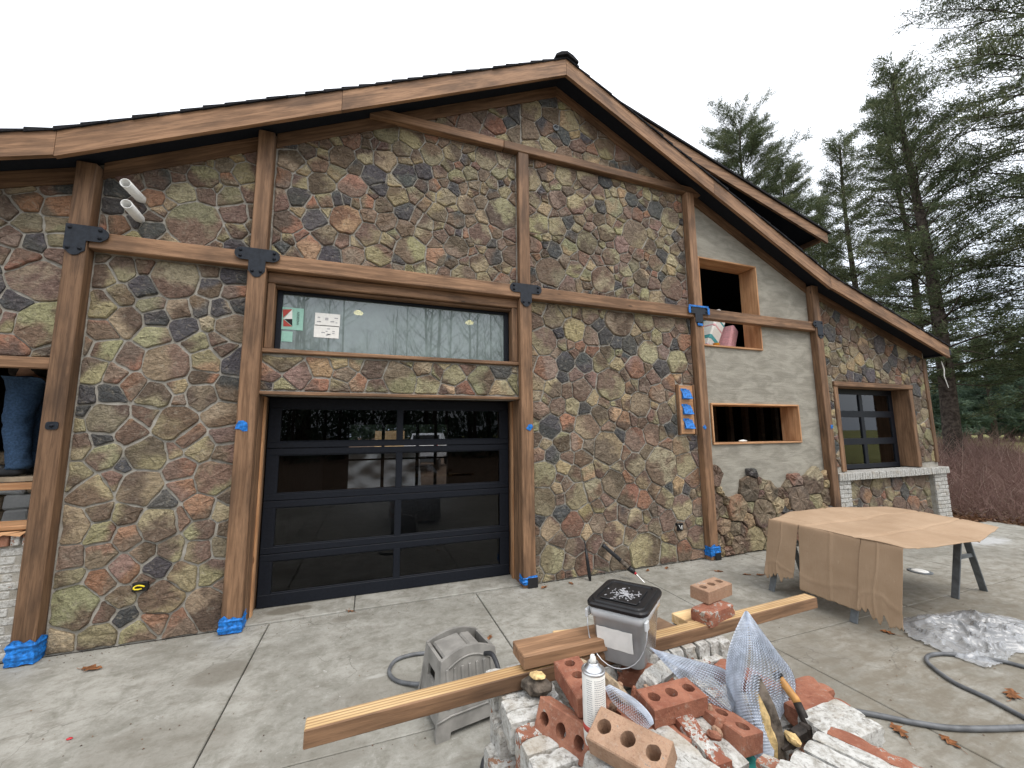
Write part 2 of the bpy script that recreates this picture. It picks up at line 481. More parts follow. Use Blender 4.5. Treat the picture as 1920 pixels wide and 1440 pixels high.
plain('white_paper', (0.78, 0.77, 0.72), 0.7, 0.2, 0, 0.05)
plain('mint_paper', (0.30, 0.52, 0.43), 0.6, 0.2, 0, 0.05)
plain('red_print', (0.40, 0.06, 0.045), 0.6, 0.3)
plain('black_print', (0.02, 0.02, 0.02), 0.6, 0.2)
plain('grey_print', (0.35, 0.35, 0.36), 0.6, 0.2)
plain('teal_print', (0.08, 0.36, 0.38), 0.6, 0.3)
plain('pink_foam', (0.75, 0.40, 0.42), 0.7, 0.2)
plain('yellow_plastic', (0.80, 0.62, 0.03), 0.45, 0.4)
plain('orange_cup', (0.75, 0.36, 0.03), 0.4, 0.4)
plain('handle_wood', (0.50, 0.25, 0.07), 0.5, 0.4, 0, 0.25, 25)
plain('red_plastic', (0.45, 0.02, 0.03), 0.4, 0.4)
plain('denim', (0.040, 0.075, 0.135), 0.9, 0.1, 0, 0.25, 60, 0.5)
plain('dark_cloth', (0.035, 0.030, 0.028), 0.9, 0.1, 0, 0.3)
plain('shoe', (0.03, 0.032, 0.036), 0.7, 0.2, 0, 0.3)
plain('skin', (0.45, 0.27, 0.19), 0.6, 0.3, 0, 0.05)
plain('hair', (0.03, 0.02, 0.015), 0.7, 0.2)
plain('plank', (0.30, 0.24, 0.17), 0.8, 0.2, 0, 0.3, 12)
plain('orange_pole', (0.55, 0.30, 0.06), 0.5, 0.4)
plain('truck_paint', (0.75, 0.76, 0.78), 0.3, 0.5, 0, 0.02)
plain('teal_plastic', (0.02, 0.18, 0.16), 0.4, 0.5)
plain('bark', (0.065, 0.052, 0.042), 0.95, 0.1, 0, 0.5, 9, 1.0)
plain('bare_twig', (0.055, 0.045, 0.038), 0.95, 0.1, 0, 0.4, 3)
plain('chunk_bark', (0.12, 0.10, 0.08), 0.95, 0.1, 0, 0.6, 30, 1.0)
plain('foam_tan', (0.58, 0.42, 0.20), 0.9, 0.1, 0, 0.35, 50, 1.0)
plain('tan_stone', (0.36, 0.28, 0.19), 0.95, 0.1, 0, 0.45, 35, 1.0)
plain('dry_leaf', (0.20, 0.085, 0.035), 0.8, 0.2, 0, 0.5, 25, 0.3)
plain('dirt', (0.07, 0.045, 0.03), 0.95, 0.1, 0, 0.6, 40, 1.0)
def emis(name, c, s):
    t = NT(name); t.done(c, 0.5); t.b.inputs['Emission Color'].default_value = (*c, 1); t.b.inputs['Emission Strength'].default_value = s
    MT[name] = t.m
emis('lamp_glow', (1.0, 0.72, 0.35), 14.0)
# cardboard
t = NT('cardboard')
v = t.coord('Object'); n = t.noise(v, 2.2, 5, 0.6); n2 = t.noise(t.coord('Object', (3, 90, 3)), 3, 2); n3 = t.noise(v, 40, 3)
c = t.mix(t.ramp(n, 0.3, 0.7), (0.345, 0.240, 0.155), (0.425, 0.305, 0.205)); c = t.mix(t.ramp(n2, 0.4, 0.7, 0, 0.25), c, (0.31, 0.19, 0.105))
c = t.mix(t.ramp(n3, 0.6, 0.8, 0, 0.3), c, (0.24, 0.14, 0.08))
n6 = t.noise(t.coord('Object', (2, 5, 2)), 5, 7, 0.8, 0.4); c = t.mix(t.ramp(n6, 0.60, 0.68, 0, 0.45), c, (0.52, 0.40, 0.29)); c = t.mix(t.ramp(n6, 0.38, 0.30, 0, 0.5), c, (0.22, 0.145, 0.09))
t.bump(t.math('ADD', n2, n), 0.15, 0.004); MT['cardboard'] = t.done(c, 0.85, 0.15)
# translucent bucket and plastic film
t = NT('bucket_plastic'); t.n.remove(t.b)
df = t.new('ShaderNodeBsdfDiffuse'); tl = t.new('ShaderNodeBsdfTranslucent'); gl = t.new('ShaderNodeBsdfGlossy'); tr = t.new('ShaderNodeBsdfTransparent')
n = t.noise(t.coord('Object'), 14, 4); cc = t.mix(t.ramp(n, 0.3, 0.7), (0.68, 0.70, 0.70), (0.82, 0.84, 0.84)); t.set(df.inputs[0], cc); tl.inputs[0].default_value = (0.85, 0.87, 0.87, 1)
gl.inputs['Roughness'].default_value = 0.25; tr.inputs[0].default_value = (0.9, 0.92, 0.92, 1)
m1 = t.new('ShaderNodeMixShader'); m1.inputs[0].default_value = 0.18; t.set(m1.inputs[1], df.outputs[0]); t.set(m1.inputs[2], tl.outputs[0])
m2 = t.new('ShaderNodeMixShader'); m2.inputs[0].default_value = 0.10; t.set(m2.inputs[1], m1.outputs[0]); t.set(m2.inputs[2], tr.outputs[0])
m3 = t.new('ShaderNodeMixShader'); fr = t.new('ShaderNodeFresnel'); fr.inputs[0].default_value = 1.4; t.set(m3.inputs[0], fr.outputs[0]); t.set(m3.inputs[1], m2.outputs[0]); t.set(m3.inputs[2], gl.outputs[0])
t.set(t.out.inputs[0], m3.outputs[0]); MT['bucket_plastic'] = t.m
t = NT('film'); t.n.remove(t.b)
df = t.new('ShaderNodeBsdfDiffuse'); df.inputs[0].default_value = (0.88, 0.91, 0.94, 1); gl = t.new('ShaderNodeBsdfGlossy'); gl.inputs['Roughness'].default_value = 0.12; tr = t.new('ShaderNodeBsdfTransparent'); tr.inputs[0].default_value = (0.95, 0.96, 0.97, 1)
m1 = t.new('ShaderNodeMixShader'); m1.inputs[0].default_value = 0.72; t.set(m1.inputs[1], df.outputs[0]); t.set(m1.inputs[2], tr.outputs[0])
m3 = t.new('ShaderNodeMixShader'); fr = t.new('ShaderNodeFresnel'); fr.inputs[0].default_value = 1.6; t.set(m3.inputs[0], fr.outputs[0]); t.set(m3.inputs[1], m1.outputs[0]); t.set(m3.inputs[2], gl.outputs[0])
t.set(t.out.inputs[0], m3.outputs[0]); MT['film'] = t.m
# foliage: colour varies clump by clump through a mesh attribute
def foliage(name, a, b, c3):
    t = NT(name)
    k = t.attr('leafcol', 'GEOMETRY', 'Fac')
    c = t.mix(t.ramp(k, 0.0, 0.6), a, b); c = t.mix(t.ramp(k, 0.6, 1.0), c, c3)
    t.done(c, 0.75, 0.2)
    tl = t.new('ShaderNodeBsdfTranslucent'); t.set(tl.inputs[0], c)
    mx = t.new('ShaderNodeMixShader'); mx.inputs[0].default_value = 0.38; t.set(mx.inputs[1], t.b.outputs[0]); t.set(mx.inputs[2], tl.outputs[0])
    t.set(t.out.inputs[0], mx.outputs[0]); MT[name] = t.m
foliage('pine_needles', (0.055, 0.075, 0.038), (0.115, 0.14, 0.068), (0.19, 0.20, 0.105))
foliage('spruce_needles', (0.045, 0.07, 0.05), (0.07, 0.105, 0.07), (0.10, 0.135, 0.085))
foliage('dead_brush', (0.13, 0.074, 0.060), (0.24, 0.152, 0.128), (0.37, 0.285, 0.225))
foliage('dry_grass', (0.16, 0.17, 0.06), (0.26, 0.25, 0.10), (0.36, 0.32, 0.16))
foliage('leaf_litter', (0.07, 0.035, 0.02), (0.17, 0.085, 0.045), (0.30, 0.19, 0.11))
t = NT('ground')
v = t.coord('World'); sp = t.new('ShaderNodeSeparateXYZ'); t.set(sp.inputs[0], t.new('ShaderNodeNewGeometry').outputs['Position'])
n = t.noise(v, 0.35, 6, 0.65); n2 = t.noise(v, 6, 5, 0.7)
gr_ = t.mix(t.ramp(n, 0.3, 0.7), (0.17, 0.185, 0.06), (0.27, 0.26, 0.105)); dt = t.mix(t.ramp(n2, 0.3, 0.7), (0.075, 0.048, 0.032), (0.16, 0.11, 0.075))
fd = t.math('ADD', sp.outputs[0], t.math('MULTIPLY', t.math('SUBTRACT', n, 0.5), 10.0))
c = t.mix(t.ramp(fd, 17, 22), dt, gr_)
t.bump(n2, 0.5, 0.03); MT['ground'] = t.done(c, 0.95, 0.1)

# ================================================================== GROUND
def numpy_mesh(name, V, Fq, mat, attrs=None):
    """big meshes fast: V (n,3), Fq (m,k) all faces with k corners"""
    me = bpy.data.meshes.new(name)
    V = np.asarray(V, np.float32); Fq = np.asarray(Fq, np.int32)
    m, k = Fq.shape
    me.vertices.add(len(V)); me.vertices.foreach_set('co', V.ravel())
    me.loops.add(m * k); me.loops.foreach_set('vertex_index', Fq.ravel())
    me.polygons.add(m); me.polygons.foreach_set('loop_start', np.arange(0, m * k, k, dtype=np.int32))
    me.polygons.foreach_set('loop_total', np.full(m, k, np.int32))
    if mat: me.materials.append(mat)
    for nm, arr in (attrs or {}).items():
        a = me.attributes.new(nm, 'FLOAT', 'POINT'); a.data.foreach_set('value', np.asarray(arr, np.float32))
    me.update(); me.validate()
    return me
nr = np.random.RandomState(5)

# terrain sheet, dense near and coarse far, gently uneven away from the slab
def ground_h(x, y):
    d = max(0.0, x - 12.0)
    return -0.10 + min(1.0, d / 4) * (0.10 * mnoise.noise(Vector((x * 0.12, y * 0.12, 0)))) + max(0, (d - 6) * 0.006)
xs = sorted(set([-300, -150, -80, -50] + list(range(-40, 11, 5)) + list(range(11, 60, 2)) + [70, 90, 120, 160, 220, 300]))
ys = sorted(set([-300, -150, -80, -50] + list(range(-40, 61, 3)) + [70, 90, 120, 160, 220, 300]))
V = [(x, y, ground_h(x, y)) for y in ys for x in xs]
nx = len(xs)
Fq = [(j * nx + i, j * nx + i + 1, (j + 1) * nx + i + 1, (j + 1) * nx + i) for j in range(len(ys) - 1) for i in range(nx - 1)]
g = put(bpy.data.objects.new('ground', numpy_mesh('ground', V, Fq, MT['ground'])))
tag(g, kind='structure')

pave = tag(empty('pavement', (3, 2, -0.1)), kind='structure')
XJ = [-9.05, -7.0, -4.95, -2.9, -0.85, 1.2, 3.25, 5.27, 7.3, 9.35, 11.5]
YJ = [-3.05, -1.15, 0.77, 2.69, 4.625]
for i in range(len(XJ) - 1):
    for j in range(len(YJ) - 1):
        MB().cbox((XJ[i] + .005, YJ[j] + .005, -0.1), (XJ[i + 1] - .005, YJ[j + 1] - .005, 0.0), 0.005).build('slab', MT['concrete'], pave)
for (x0, x1) in ((-1.10, -0.09), (-0.09, 1.80)):
    MB().cbox((x0 + .004, 4.633, -0.1), (x1 - .003, 5.02, 0.012), 0.005).build('threshold_slab', MT['concrete'], pave)
MB().cbox((10.68, 4.633, -0.1), (11.5, 5.35, 0.0), 0.004).build('slab', MT['concrete'], pave)

# ================================================================== BUILDING
D = 4.63            # front face of the wall
TH = 0.28           # wall thickness
XR = 2.38           # ridge
bld = tag(empty('stone_building', (2.38, 4.63, 0)), 'stone and timber building with black glass garage door and low gable roof', 'building')

def fb(x):          # lower edge of the rake fascia (and of the eaves)
    a = abs(x - XR)
    return 6.69 - 0.487 * a if a < 5.03 else 6.69 - 0.487 * 5.03 - 0.312 * (a - 5.03)
def zs(x): return fb(x) + 0.09      # soffit
EAVE = 8.35

def wall_poly(x0, x1, z0):
    """counter-clockwise outline of the wall between x0 and x1 from z0 up to the soffit"""
    br = [b for b in (XR - 5.03, XR, XR + 5.03) if x0 < b < x1]
    return [(x0, z0), (x1, z0)] + [(b, zs(b)) for b in [x1] + br[::-1] + [x0]]
# ---- wall panels (mortar or stucco), thick
def panel(name, polys, mat):
    m = MB()
    for p in polys: m.prism(p, D, D + TH)
    return m.build(name, mat, bld)
def rect(x0, z0, x1, z1): return [(x0, z0), (x1, z0), (x1, z1), (x0, z1)]
pan = {}
pan['L'] = panel('wall_panel', [wall_poly(-5.9, -2.555, 2.46)], MT['mortar'])
pan['A'] = panel('wall_panel', [wall_poly(-2.555, -1.14, 0)], MT['mortar'])
pan['B'] = panel('wall_panel', [wall_poly(-1.14, 1.83, 3.50)], MT['mortar'])
pan['T'] = panel('wall_panel', [rect(-1.14, 2.225, 1.83, 2.645)], MT['mortar'])
pan['C'] = panel('wall_panel', [wall_poly(1.83, 4.645, 0)], MT['mortar'])
pan['S'] = panel('stucco_panel', [rect(4.645, 0, 7.34, 1.60), rect(4.645, 1.60, 4.86, 2.23), rect(6.77, 1.60, 7.34, 2.23), rect(4.645, 2.23, 7.34, 3.11),
                                  rect(4.645, 3.11, 4.80, 4.56), rect(6.06, 3.11, 7.34, 4.42), [(4.645, 4.56), (6.06, 4.56), (6.06, zs(6.06)), (4.645, zs(4.645))],
                                  [(6.06, 4.42), (7.34, 4.42), (7.34, zs(7.34)), (6.06, zs(6.06))]], MT['stucco'])
pan['E'] = panel('wall_panel', [rect(7.34, 0, 10.6, 1.06), rect(7.34, 1.06, 7.80, 2.62), rect(9.95, 1.06, 10.6, 2.62), wall_poly(7.34, 10.6, 2.62)], MT['mortar'])

# ---- stones
def clip(poly, a, b, c):            # keep a*x + b*z <= c
    o = []
    for i in range(len(poly)):
        p, q = poly[i], poly[(i + 1) % len(poly)]
        dp, dq = a * p[0] + b * p[1] - c, a * q[0] + b * q[1] - c
        if dp <= 0: o.append(p)
        if dp * dq < 0:
            t_ = dp / (dp - dq); o.append((p[0] + (q[0] - p[0]) * t_, p[1] + (q[1] - p[1]) * t_))
    return o
def area(p): return 0.5 * sum(p[i][0] * p[(i + 1) % len(p)][1] - p[(i + 1) % len(p)][0] * p[i][1] for i in range(len(p)))
def inside(p, poly):
    n = len(poly)
    for i in range(n):
        a, b = poly[i], poly[(i + 1) % n]
        if (b[0] - a[0]) * (p[1] - a[1]) - (b[1] - a[1]) * (p[0] - a[0]) < 0: return False
    return True
PAL = {'B': (0.172, 0.118, 0.082), 'O': (0.340, 0.288, 0.172), 'G': (0.086, 0.083, 0.082), 'R': (0.315, 0.170, 0.105), 'T': (0.400, 0.295, 0.170), 'P': (0.255, 0.180, 0.132)}
MIXES = ['BO'] * 9 + ['BP'] * 5 + ['OB'] * 4 + ['GG'] * 3 + ['RP'] * 3 + ['RB'] * 2 + ['TB'] * 3 + ['OT'] * 2 + ['GB'] * 2 + ['PB'] * 3 + ['OO'] * 1
stones = []          # (area, panel key, outline, colours, gap, rise)
def fill(key, poly, rad, seeds=(), gap=0.017, holes=(), rise=0.022, rn=None, bias=None):
    """power diagram of stones of mixed size inside a convex outline"""
    rn = rn or rnd
    S = [(x, z, r, c) for (x, z, r, c) in seeds if inside((x, z), poly)]
    xs_ = [p[0] for p in poly]; zs_ = [p[1] for p in poly]
    def ok(x, z, r, k):
        return all((x - a) ** 2 + (z - b) ** 2 >= (k * (r + q)) ** 2 for a, b, q, _ in S)
    for (r0, tries) in rad:
        for _ in range(tries):
            x, z = rn.uniform(min(xs_), max(xs_)), rn.uniform(min(zs_), max(zs_))
            r = r0 * rn.uniform(0.85, 1.2)
            if not inside((x, z), poly) or any(h[0] < x < h[2] and h[1] < z < h[3] for h in holes): continue
            if ok(x, z, r, 0.94): S.append((x, z, r, rn.choice(MIXES)))
    for i, (x, z, r, c) in enumerate(S):
        P = list(poly)
        for j, (a, b, q, _) in enumerate(S):
            if j == i: continue
            dx, dz = a - x, b - z
            if dx * dx + dz * dz > (3.2 * (r + q)) ** 2: continue
            P = clip(P, 2 * dx, 2 * dz, a * a + b * b - x * x - z * z + r * r - q * q)
            if len(P) < 3: break
        if len(P) < 3: continue
        for (hx0, hz0, hx1, hz1) in holes:
            if max(p[0] for p in P) > hx0 and min(p[0] for p in P) < hx1 and max(p[1] for p in P) > hz0 and min(p[1] for p in P) < hz1:
                dd = [(hx0 - x, (1, 0, hx0)), (x - hx1, (-1, 0, -hx1)), (hz0 - z, (0, 1, hz0)), (z - hz1, (0, -1, -hz1))]
                P = clip(P, *max(dd)[1])
                if len(P) < 3: break
        if len(P) >= 3 and area(P) > 0.0012:
            stones.append((area(P), key, P, c, gap, rise))
def stone_mesh(P, c, gap, rise, rn):
    """vertices relative to the returned centre; outward is -Y"""
    # even joint: move each side in by half the gap
    Q = list(P)
    for i in range(len(P)):
        a, b = P[i], P[(i + 1) % len(P)]
        L = math.hypot(b[0] - a[0], b[1] - a[1])
        if L < 1e-5: continue
        nx_, nz_ = (b[1] - a[1]) / L, -(b[0] - a[0]) / L
        g_ = gap * rn.uniform(0.22, 0.58)
        Q = clip(Q, nx_, nz_, nx_ * a[0] + nz_ * a[1] - g_)
        if len(Q) < 3: return None
    # split long sides, cut corners, wobble
    S = []
    tot = sum(math.hypot(Q[i][0] - Q[(i + 1) % len(Q)][0], Q[i][1] - Q[(i + 1) % len(Q)][1]) for i in range(len(Q)))
    for i in range(len(Q)):
        a, b = Q[i], Q[(i + 1) % len(Q)]
        L = math.hypot(b[0] - a[0], b[1] - a[1])
        if L < tot * 0.03: S.append(((a[0] + b[0]) / 2, (a[1] + b[1]) / 2)); continue
        k = rn.uniform(0.04, 0.12) if L > tot * 0.10 else 0.28
        S.append((lerp(a[0], b[0], k), lerp(a[1], b[1], k)))
        for q_ in ((0.34, 0.67) if L > tot * 0.17 else ((0.5,) if L > tot * 0.10 else ())):
            wv = rn.uniform(-0.045, 0.02) * L; q_ += rn.uniform(-0.08, 0.08)
            S.append((lerp(a[0], b[0], q_) + (b[1] - a[1]) / L * wv, lerp(a[1], b[1], q_) - (b[0] - a[0]) / L * wv))
        S.append((lerp(a[0], b[0], 1 - k), lerp(a[1], b[1], 1 - k)))
    n = len(S)
    cx, cz = sum(p[0] for p in S) / n, sum(p[1] for p in S) / n
    sz = math.sqrt(max(area(S), 1e-5))
    tx, tz = rn.uniform(-0.05, 0.05), rn.uniform(-0.06, 0.04)
    h = rise * rn.uniform(0.6, 1.25)
    vs = []
    edge = min(0.010, sz * 0.07)
    def hgt(x, z): return h + tx * (x - cx) + tz * (z - cz)
    for p in S: vs.append((p[0] - cx, 0.006, p[1] - cz))
    for p in S: vs.append((p[0] - cx, -h * rn.uniform(0.55, 0.8), p[1] - cz))
    for fr, am in ((edge, 0.14), (None, 0.30)):
        for p in S:
            d = math.hypot(p[0] - cx, p[1] - cz)
            k = (1 - fr / max(d, 1e-4)) if fr else rn.uniform(0.45, 0.62)
            x, z = cx + (p[0] - cx) * k, cz + (p[1] - cz) * k
            vs.append((x - cx, -(hgt(x, z) + (0 if fr else 0.015 * sz) + rn.uniform(-am, am) * h), z - cz))
    vs.append((0, -(hgt(cx, cz) + 0.015 * sz + rn.uniform(-0.35, 0.35) * h), 0))
    fs = []
    for r_ in range(3):
        for i in range(n):
            a = r_ * n + i; b = r_ * n + (i + 1) % n
            fs.append((a, b, b + n, a + n))
    for i in range(n): fs.append((3 * n + i, 3 * n + (i + 1) % n, 4 * n))
    return vs, fs, (cx, cz)
ST_ATTR = {}
def jitter(cn_, rn):
    k = rn.uniform(0.72, 1.28); a = PAL[cn_]
    return tuple(x * k * rn.uniform(0.92, 1.08) for x in a) + (1,)

def zpx(lst, sx_, ox, oy):
    o = []
    for (x, y, d_, c) in lst:
        p = Wl(ox + x * sx_, oy + y * sx_, D)
        q = Wl(ox + (x + d_ / 2) * sx_, oy + y * sx_, D)
        v_ = Wl(ox + x * sx_, oy + (y + d_ / 2) * sx_, D)
        o.append((p.x, p.z, math.sqrt((q.x - p.x) * (p.z - v_.z)) * 0.92, c))
    return o
SA = zpx([(390,120,120,'BO'),(490,140,85,'RP'),(555,75,90,'RP'),(705,95,190,'BO'),(870,85,115,'OT'),(985,90,85,'GG'),(735,190,85,'OB'),(855,150,90,'RB'),(565,185,95,'PR'),(465,225,95,'GG'),(360,235,80,'GG'),
 (660,230,140,'BO'),(750,250,60,'PR'),(855,230,125,'BO'),(960,200,95,'GB'),(360,295,65,'GG'),(450,325,165,'BO'),(630,310,105,'OB'),(740,345,175,'BO'),(930,315,125,'OB'),(335,345,50,'OO'),(550,380,115,'RB'),(800,400,125,'RB'),
 (845,445,115,'BO'),(940,390,90,'BP'),(340,440,100,'BO'),(425,418,80,'GG'),(445,485,130,'OB'),(620,480,170,'BO'),(530,525,90,'GG'),(725,460,70,'BO'),(945,470,80,'BB'),(330,570,100,'BO'),(400,630,150,'OB'),(480,590,110,'BO'),
 (590,615,185,'BO'),(760,545,110,'RP'),(770,615,105,'RP'),(905,575,155,'BO'),(690,670,95,'GG'),(310,780,150,'BO'),(420,725,105,'OB'),(535,730,105,'BO'),(670,770,165,'OB'),(845,705,125,'RB'),(925,715,80,'OO'),(770,745,80,'BP'),
 (425,805,115,'BO'),(545,825,115,'RP'),(605,890,95,'BP'),(850,795,115,'BO'),(725,875,105,'BO'),(840,880,115,'BO'),(925,860,80,'OO'),(430,900,115,'RP'),(290,920,110,'BP'),(520,960,130,'RP'),(665,950,95,'GG'),(775,985,115,'BO'),
 (895,970,100,'BO'),(435,1015,125,'RB'),(290,990,85,'BO'),(310,1120,215,'OB'),(505,1080,100,'BO'),(680,1085,170,'BO'),(875,1120,170,'OB'),(440,1140,100,'BB'),(530,1170,100,'GG'),(655,1175,125,'RP'),(760,1190,120,'RP'),(430,1250,140,'OB'),(580,1235,150,'OB')], 0.4444, 0, 640)
SA += zpx([(540,870,105,'OB'),(640,840,135,'BO'),(745,830,80,'BB'),(910,890,235,'OB'),(1095,860,70,'BB'),(1205,880,105,'GG'),(755,940,135,'GG'),(635,985,105,'BO'),(1095,935,105,'GB'),(1210,965,85,'RP'),(535,1035,135,'BO'),
 (785,1030,105,'BO'),(935,1060,110,'BO'),(1040,1045,90,'GB'),(1150,1055,105,'OG'),(1230,1030,60,'GG'),(660,1110,145,'BO'),(810,1100,105,'GG'),(960,1150,130,'GG'),(1085,1130,65,'OO'),(1190,1140,140,'BO'),(525,1170,115,'RB'),(805,1190,130,'BO'),(1025,1225,120,'OB')], 0.3611, 0, 200)
SU = zpx([(605,360,60,'OO'),(820,375,135,'GB'),(930,310,85,'BB'),(1060,370,150,'OB'),(1070,450,90,'BP'),(1165,300,95,'BP'),(1270,350,115,'BO'),(1190,380,70,'RP'),(945,450,140,'OB'),(1195,465,110,'BO'),(1230,560,120,'BP'),
 (1010,610,270,'OB'),(1235,650,100,'OB'),(800,480,100,'RT'),(610,440,105,'GG'),(620,620,110,'RB'),(790,640,110,'GG'),(600,510,95,'GG'),(700,600,60,'GG'),(790,580,60,'BB')], 0.3611, 0, 200)
SL = zpx([(30,530,130,'BB'),(150,490,150,'RB'),(300,525,145,'RB'),(300,610,125,'OO'),(155,605,130,'OB'),(50,680,120,'BP'),(180,710,105,'GG'),(310,700,105,'OO'),(310,770,110,'BB'),(130,800,150,'RB'),(200,900,260,'OB'),(90,1010,125,'GG'),
 (220,1130,250,'OB'),(50,1110,100,'BO'),(30,1250,110,'RB'),(270,415,130,'GB'),(120,420,140,'OB')], 0.3611, 0, 200)
FULL = lambda l: zpx(l, 1.0, 0, 0)
SB = FULL([(648,412,58,'TR'),(940,402,62,'OB'),(900,440,44,'OB'),(770,470,56,'OB'),(868,520,48,'BO'),(700,330,40,'GG'),(760,328,42,'GG'),(600,345,44,'OB'),(545,300,46,'BO'),(640,295,44,'BP'),(720,245,50,'BO'),(810,290,42,'BO'),(540,420,44,'RB'),(580,465,44,'RT'),
 (910,300,40,'BO'),(690,440,46,'BO'),(620,480,40,'GG'),(820,400,36,'OB'),(745,370,34,'BO'),(560,370,38,'GG'),(660,480,40,'RP')])
SC = FULL([(1100,455,42,'OB'),(1190,440,50,'OB'),(1030,510,56,'BO'),(1130,525,50,'BO'),(1260,540,44,'PB'),(1010,420,40,'BO'),(1185,345,36,'OB'),(1080,385,38,'BO'),(1230,395,34,'GG'),(1060,330,40,'BO'),(1150,390,36,'OO'),(1255,410,40,'BO'),(1040,470,30,'GG'),(1100,335,38,'BO'),
 (1145,722,58,'BO'),(1075,620,42,'OB'),(1160,600,60,'BP'),(1020,640,50,'BO'),(1245,600,44,'BO'),(1025,690,46,'PR'),(1240,875,66,'OB'),(1140,840,60,'OB'),(1020,890,50,'OB'),(1150,905,46,'BP'),(1080,930,44,'OB'),(1075,985,44,'RB'),(1210,1035,72,'BO'),(1150,1000,44,'OB'),(1035,1050,52,'OO'),(1285,870,40,'BO'),
 (1030,800,40,'GG'),(1100,800,46,'BO'),(1200,760,44,'BO'),(1090,730,40,'PB'),(1280,950,44,'BO'),(1250,1040,42,'OB'),(1095,1060,40,'RB'),(1180,930,40,'RB'),(1215,660,42,'BO'),(1060,680,36,'GG'),(1270,680,40,'OB'),(1190,690,40,'RP')])
sr = random.Random(3)
M_ = 0.012
fill('L', clip(clip(wall_poly(-5.5, -2.63, 2.50), -0.312, 1, zs(-2.65) - 0.312 * -2.65 - 0.15 + 0.0), 1, 0, -2.63), [(0.13, 160), (0.09, 300), (0.055, 500)], SL, 0.022, rn=sr)
fill('A', rect(-2.475, 0.005, -1.222, 3.515), [(0.12, 200), (0.09, 300), (0.062, 500)], SA, 0.024, rn=sr)
topA = clip(rect(-2.475, 3.685, -1.222, 5.2), -0.487, 1, zs(0) - 0.15)
fill('A', topA, [(0.10, 100), (0.07, 300), (0.045, 500)], SU, 0.022, rn=sr)
fill('B', clip(rect(-1.055, 3.685, 1.745, 5.55), -0.487, 1, zs(0) - 0.15), [(0.13, 30), (0.095, 200), (0.066, 900), (0.044, 1300)], SB, 0.018, rn=sr)
fill('T', rect(-1.07, 2.262, 1.745, 2.635), [(0.13, 30), (0.09, 150), (0.06, 400)], FULL([(750,710,60,'BO'),(635,732,40,'BO'),(560,705,44,'BP'),(700,690,40,'BB'),(602,690,36,'RT'),(670,720,30,'RT'),(800,720,34,'BO'),(850,705,36,'OB')]), 0.018, rn=sr)
fill('C', rect(1.915, 3.685, 4.567, 5.55), [(0.14, 30), (0.10, 200), (0.072, 900), (0.048, 1300)], SC, 0.020, rn=sr)
fill('C', rect(1.915, 0.005, 4.567, 3.515), [(0.155, 30), (0.115, 200), (0.082, 1000), (0.057, 1700)], SC, 0.020, holes=[(4.215, 1.745, 4.567, 2.50)], rn=sr)
gab = clip(clip(rect(-0.3, 5.672, 5.2, 7.0), -0.487, 1, zs(0) - 0.155), 0.487, 1, zs(0) + 0.487 * 2 * XR - 0.155)
fill('B', clip(gab, 1, 0, 1.83), [(0.13, 60), (0.10, 120), (0.07, 400)], (), 0.018, rn=sr)
fill('C', clip(gab, -1, 0, -1.83), [(0.14, 80), (0.10, 160), (0.07, 500)], (), 0.018, rn=sr)
fill('E', clip(rect(7.425, 1.16, 10.50, 4.4), 0.312, 1, zs(XR + 5.03) + 0.312 * (XR + 5.03) - 0.14), [(0.14, 60), (0.11, 260), (0.08, 900), (0.055, 1500)], (), 0.024, holes=[(7.70, 1.0, 10.02, 2.66)], rn=sr)
fill('E', rect(7.78, 0.01, 10.20, 0.945), [(0.15, 40), (0.115, 160), (0.08, 500), (0.055, 700)], (), 0.022, rn=sr)
# dry-laid stones at the foot of the stucco: thicker, no mortar, ragged top
k0 = len(stones)
fill('S', rect(4.725, 0.01, 7.255, 1.62), [(0.125, 60), (0.095, 300), (0.072, 1000), (0.05, 1400)], zpx([(1430,868,54,'OB'),(1455,890,42,'RB'),(1520,900,46,'OB'),(1400,915,42,'BB'),(1375,950,44,'OR'),(1410,1015,48,'OB'),(1365,905,50,'BO'),(1505,870,40,'BO'),(1490,935,44,'BP'),(1425,960,46,'BB')], 1, 0, 0), 0.010, rise=0.06, rn=sr)
def ragged(p):
    x = sum(q[0] for q in p) / len(p); z = max(q[1] for q in p)
    top = 1.22 + 0.20 * math.exp(-((x - 5.85) / 0.28) ** 2) + 0.13 * math.exp(-((x - 6.95) / 0.22) ** 2) + 0.12 * math.exp(-((x - 4.85) / 0.15) ** 2) - 0.22 * math.exp(-((x - 5.25) / 0.2) ** 2)
    return z < top
stones = stones[:k0] + [s for s in stones[k0:] if ragged(s[2])]
order = sorted(range(len(stones)), key=lambda i: -stones[i][0] * (1.0 / (1 + (((sum(p[0] for p in stones[i][2]) / len(stones[i][2])) / 4.63) ** 2)) ** 1.5))
big = set(order[:300])
restv, restf, resta = {}, {}, {}
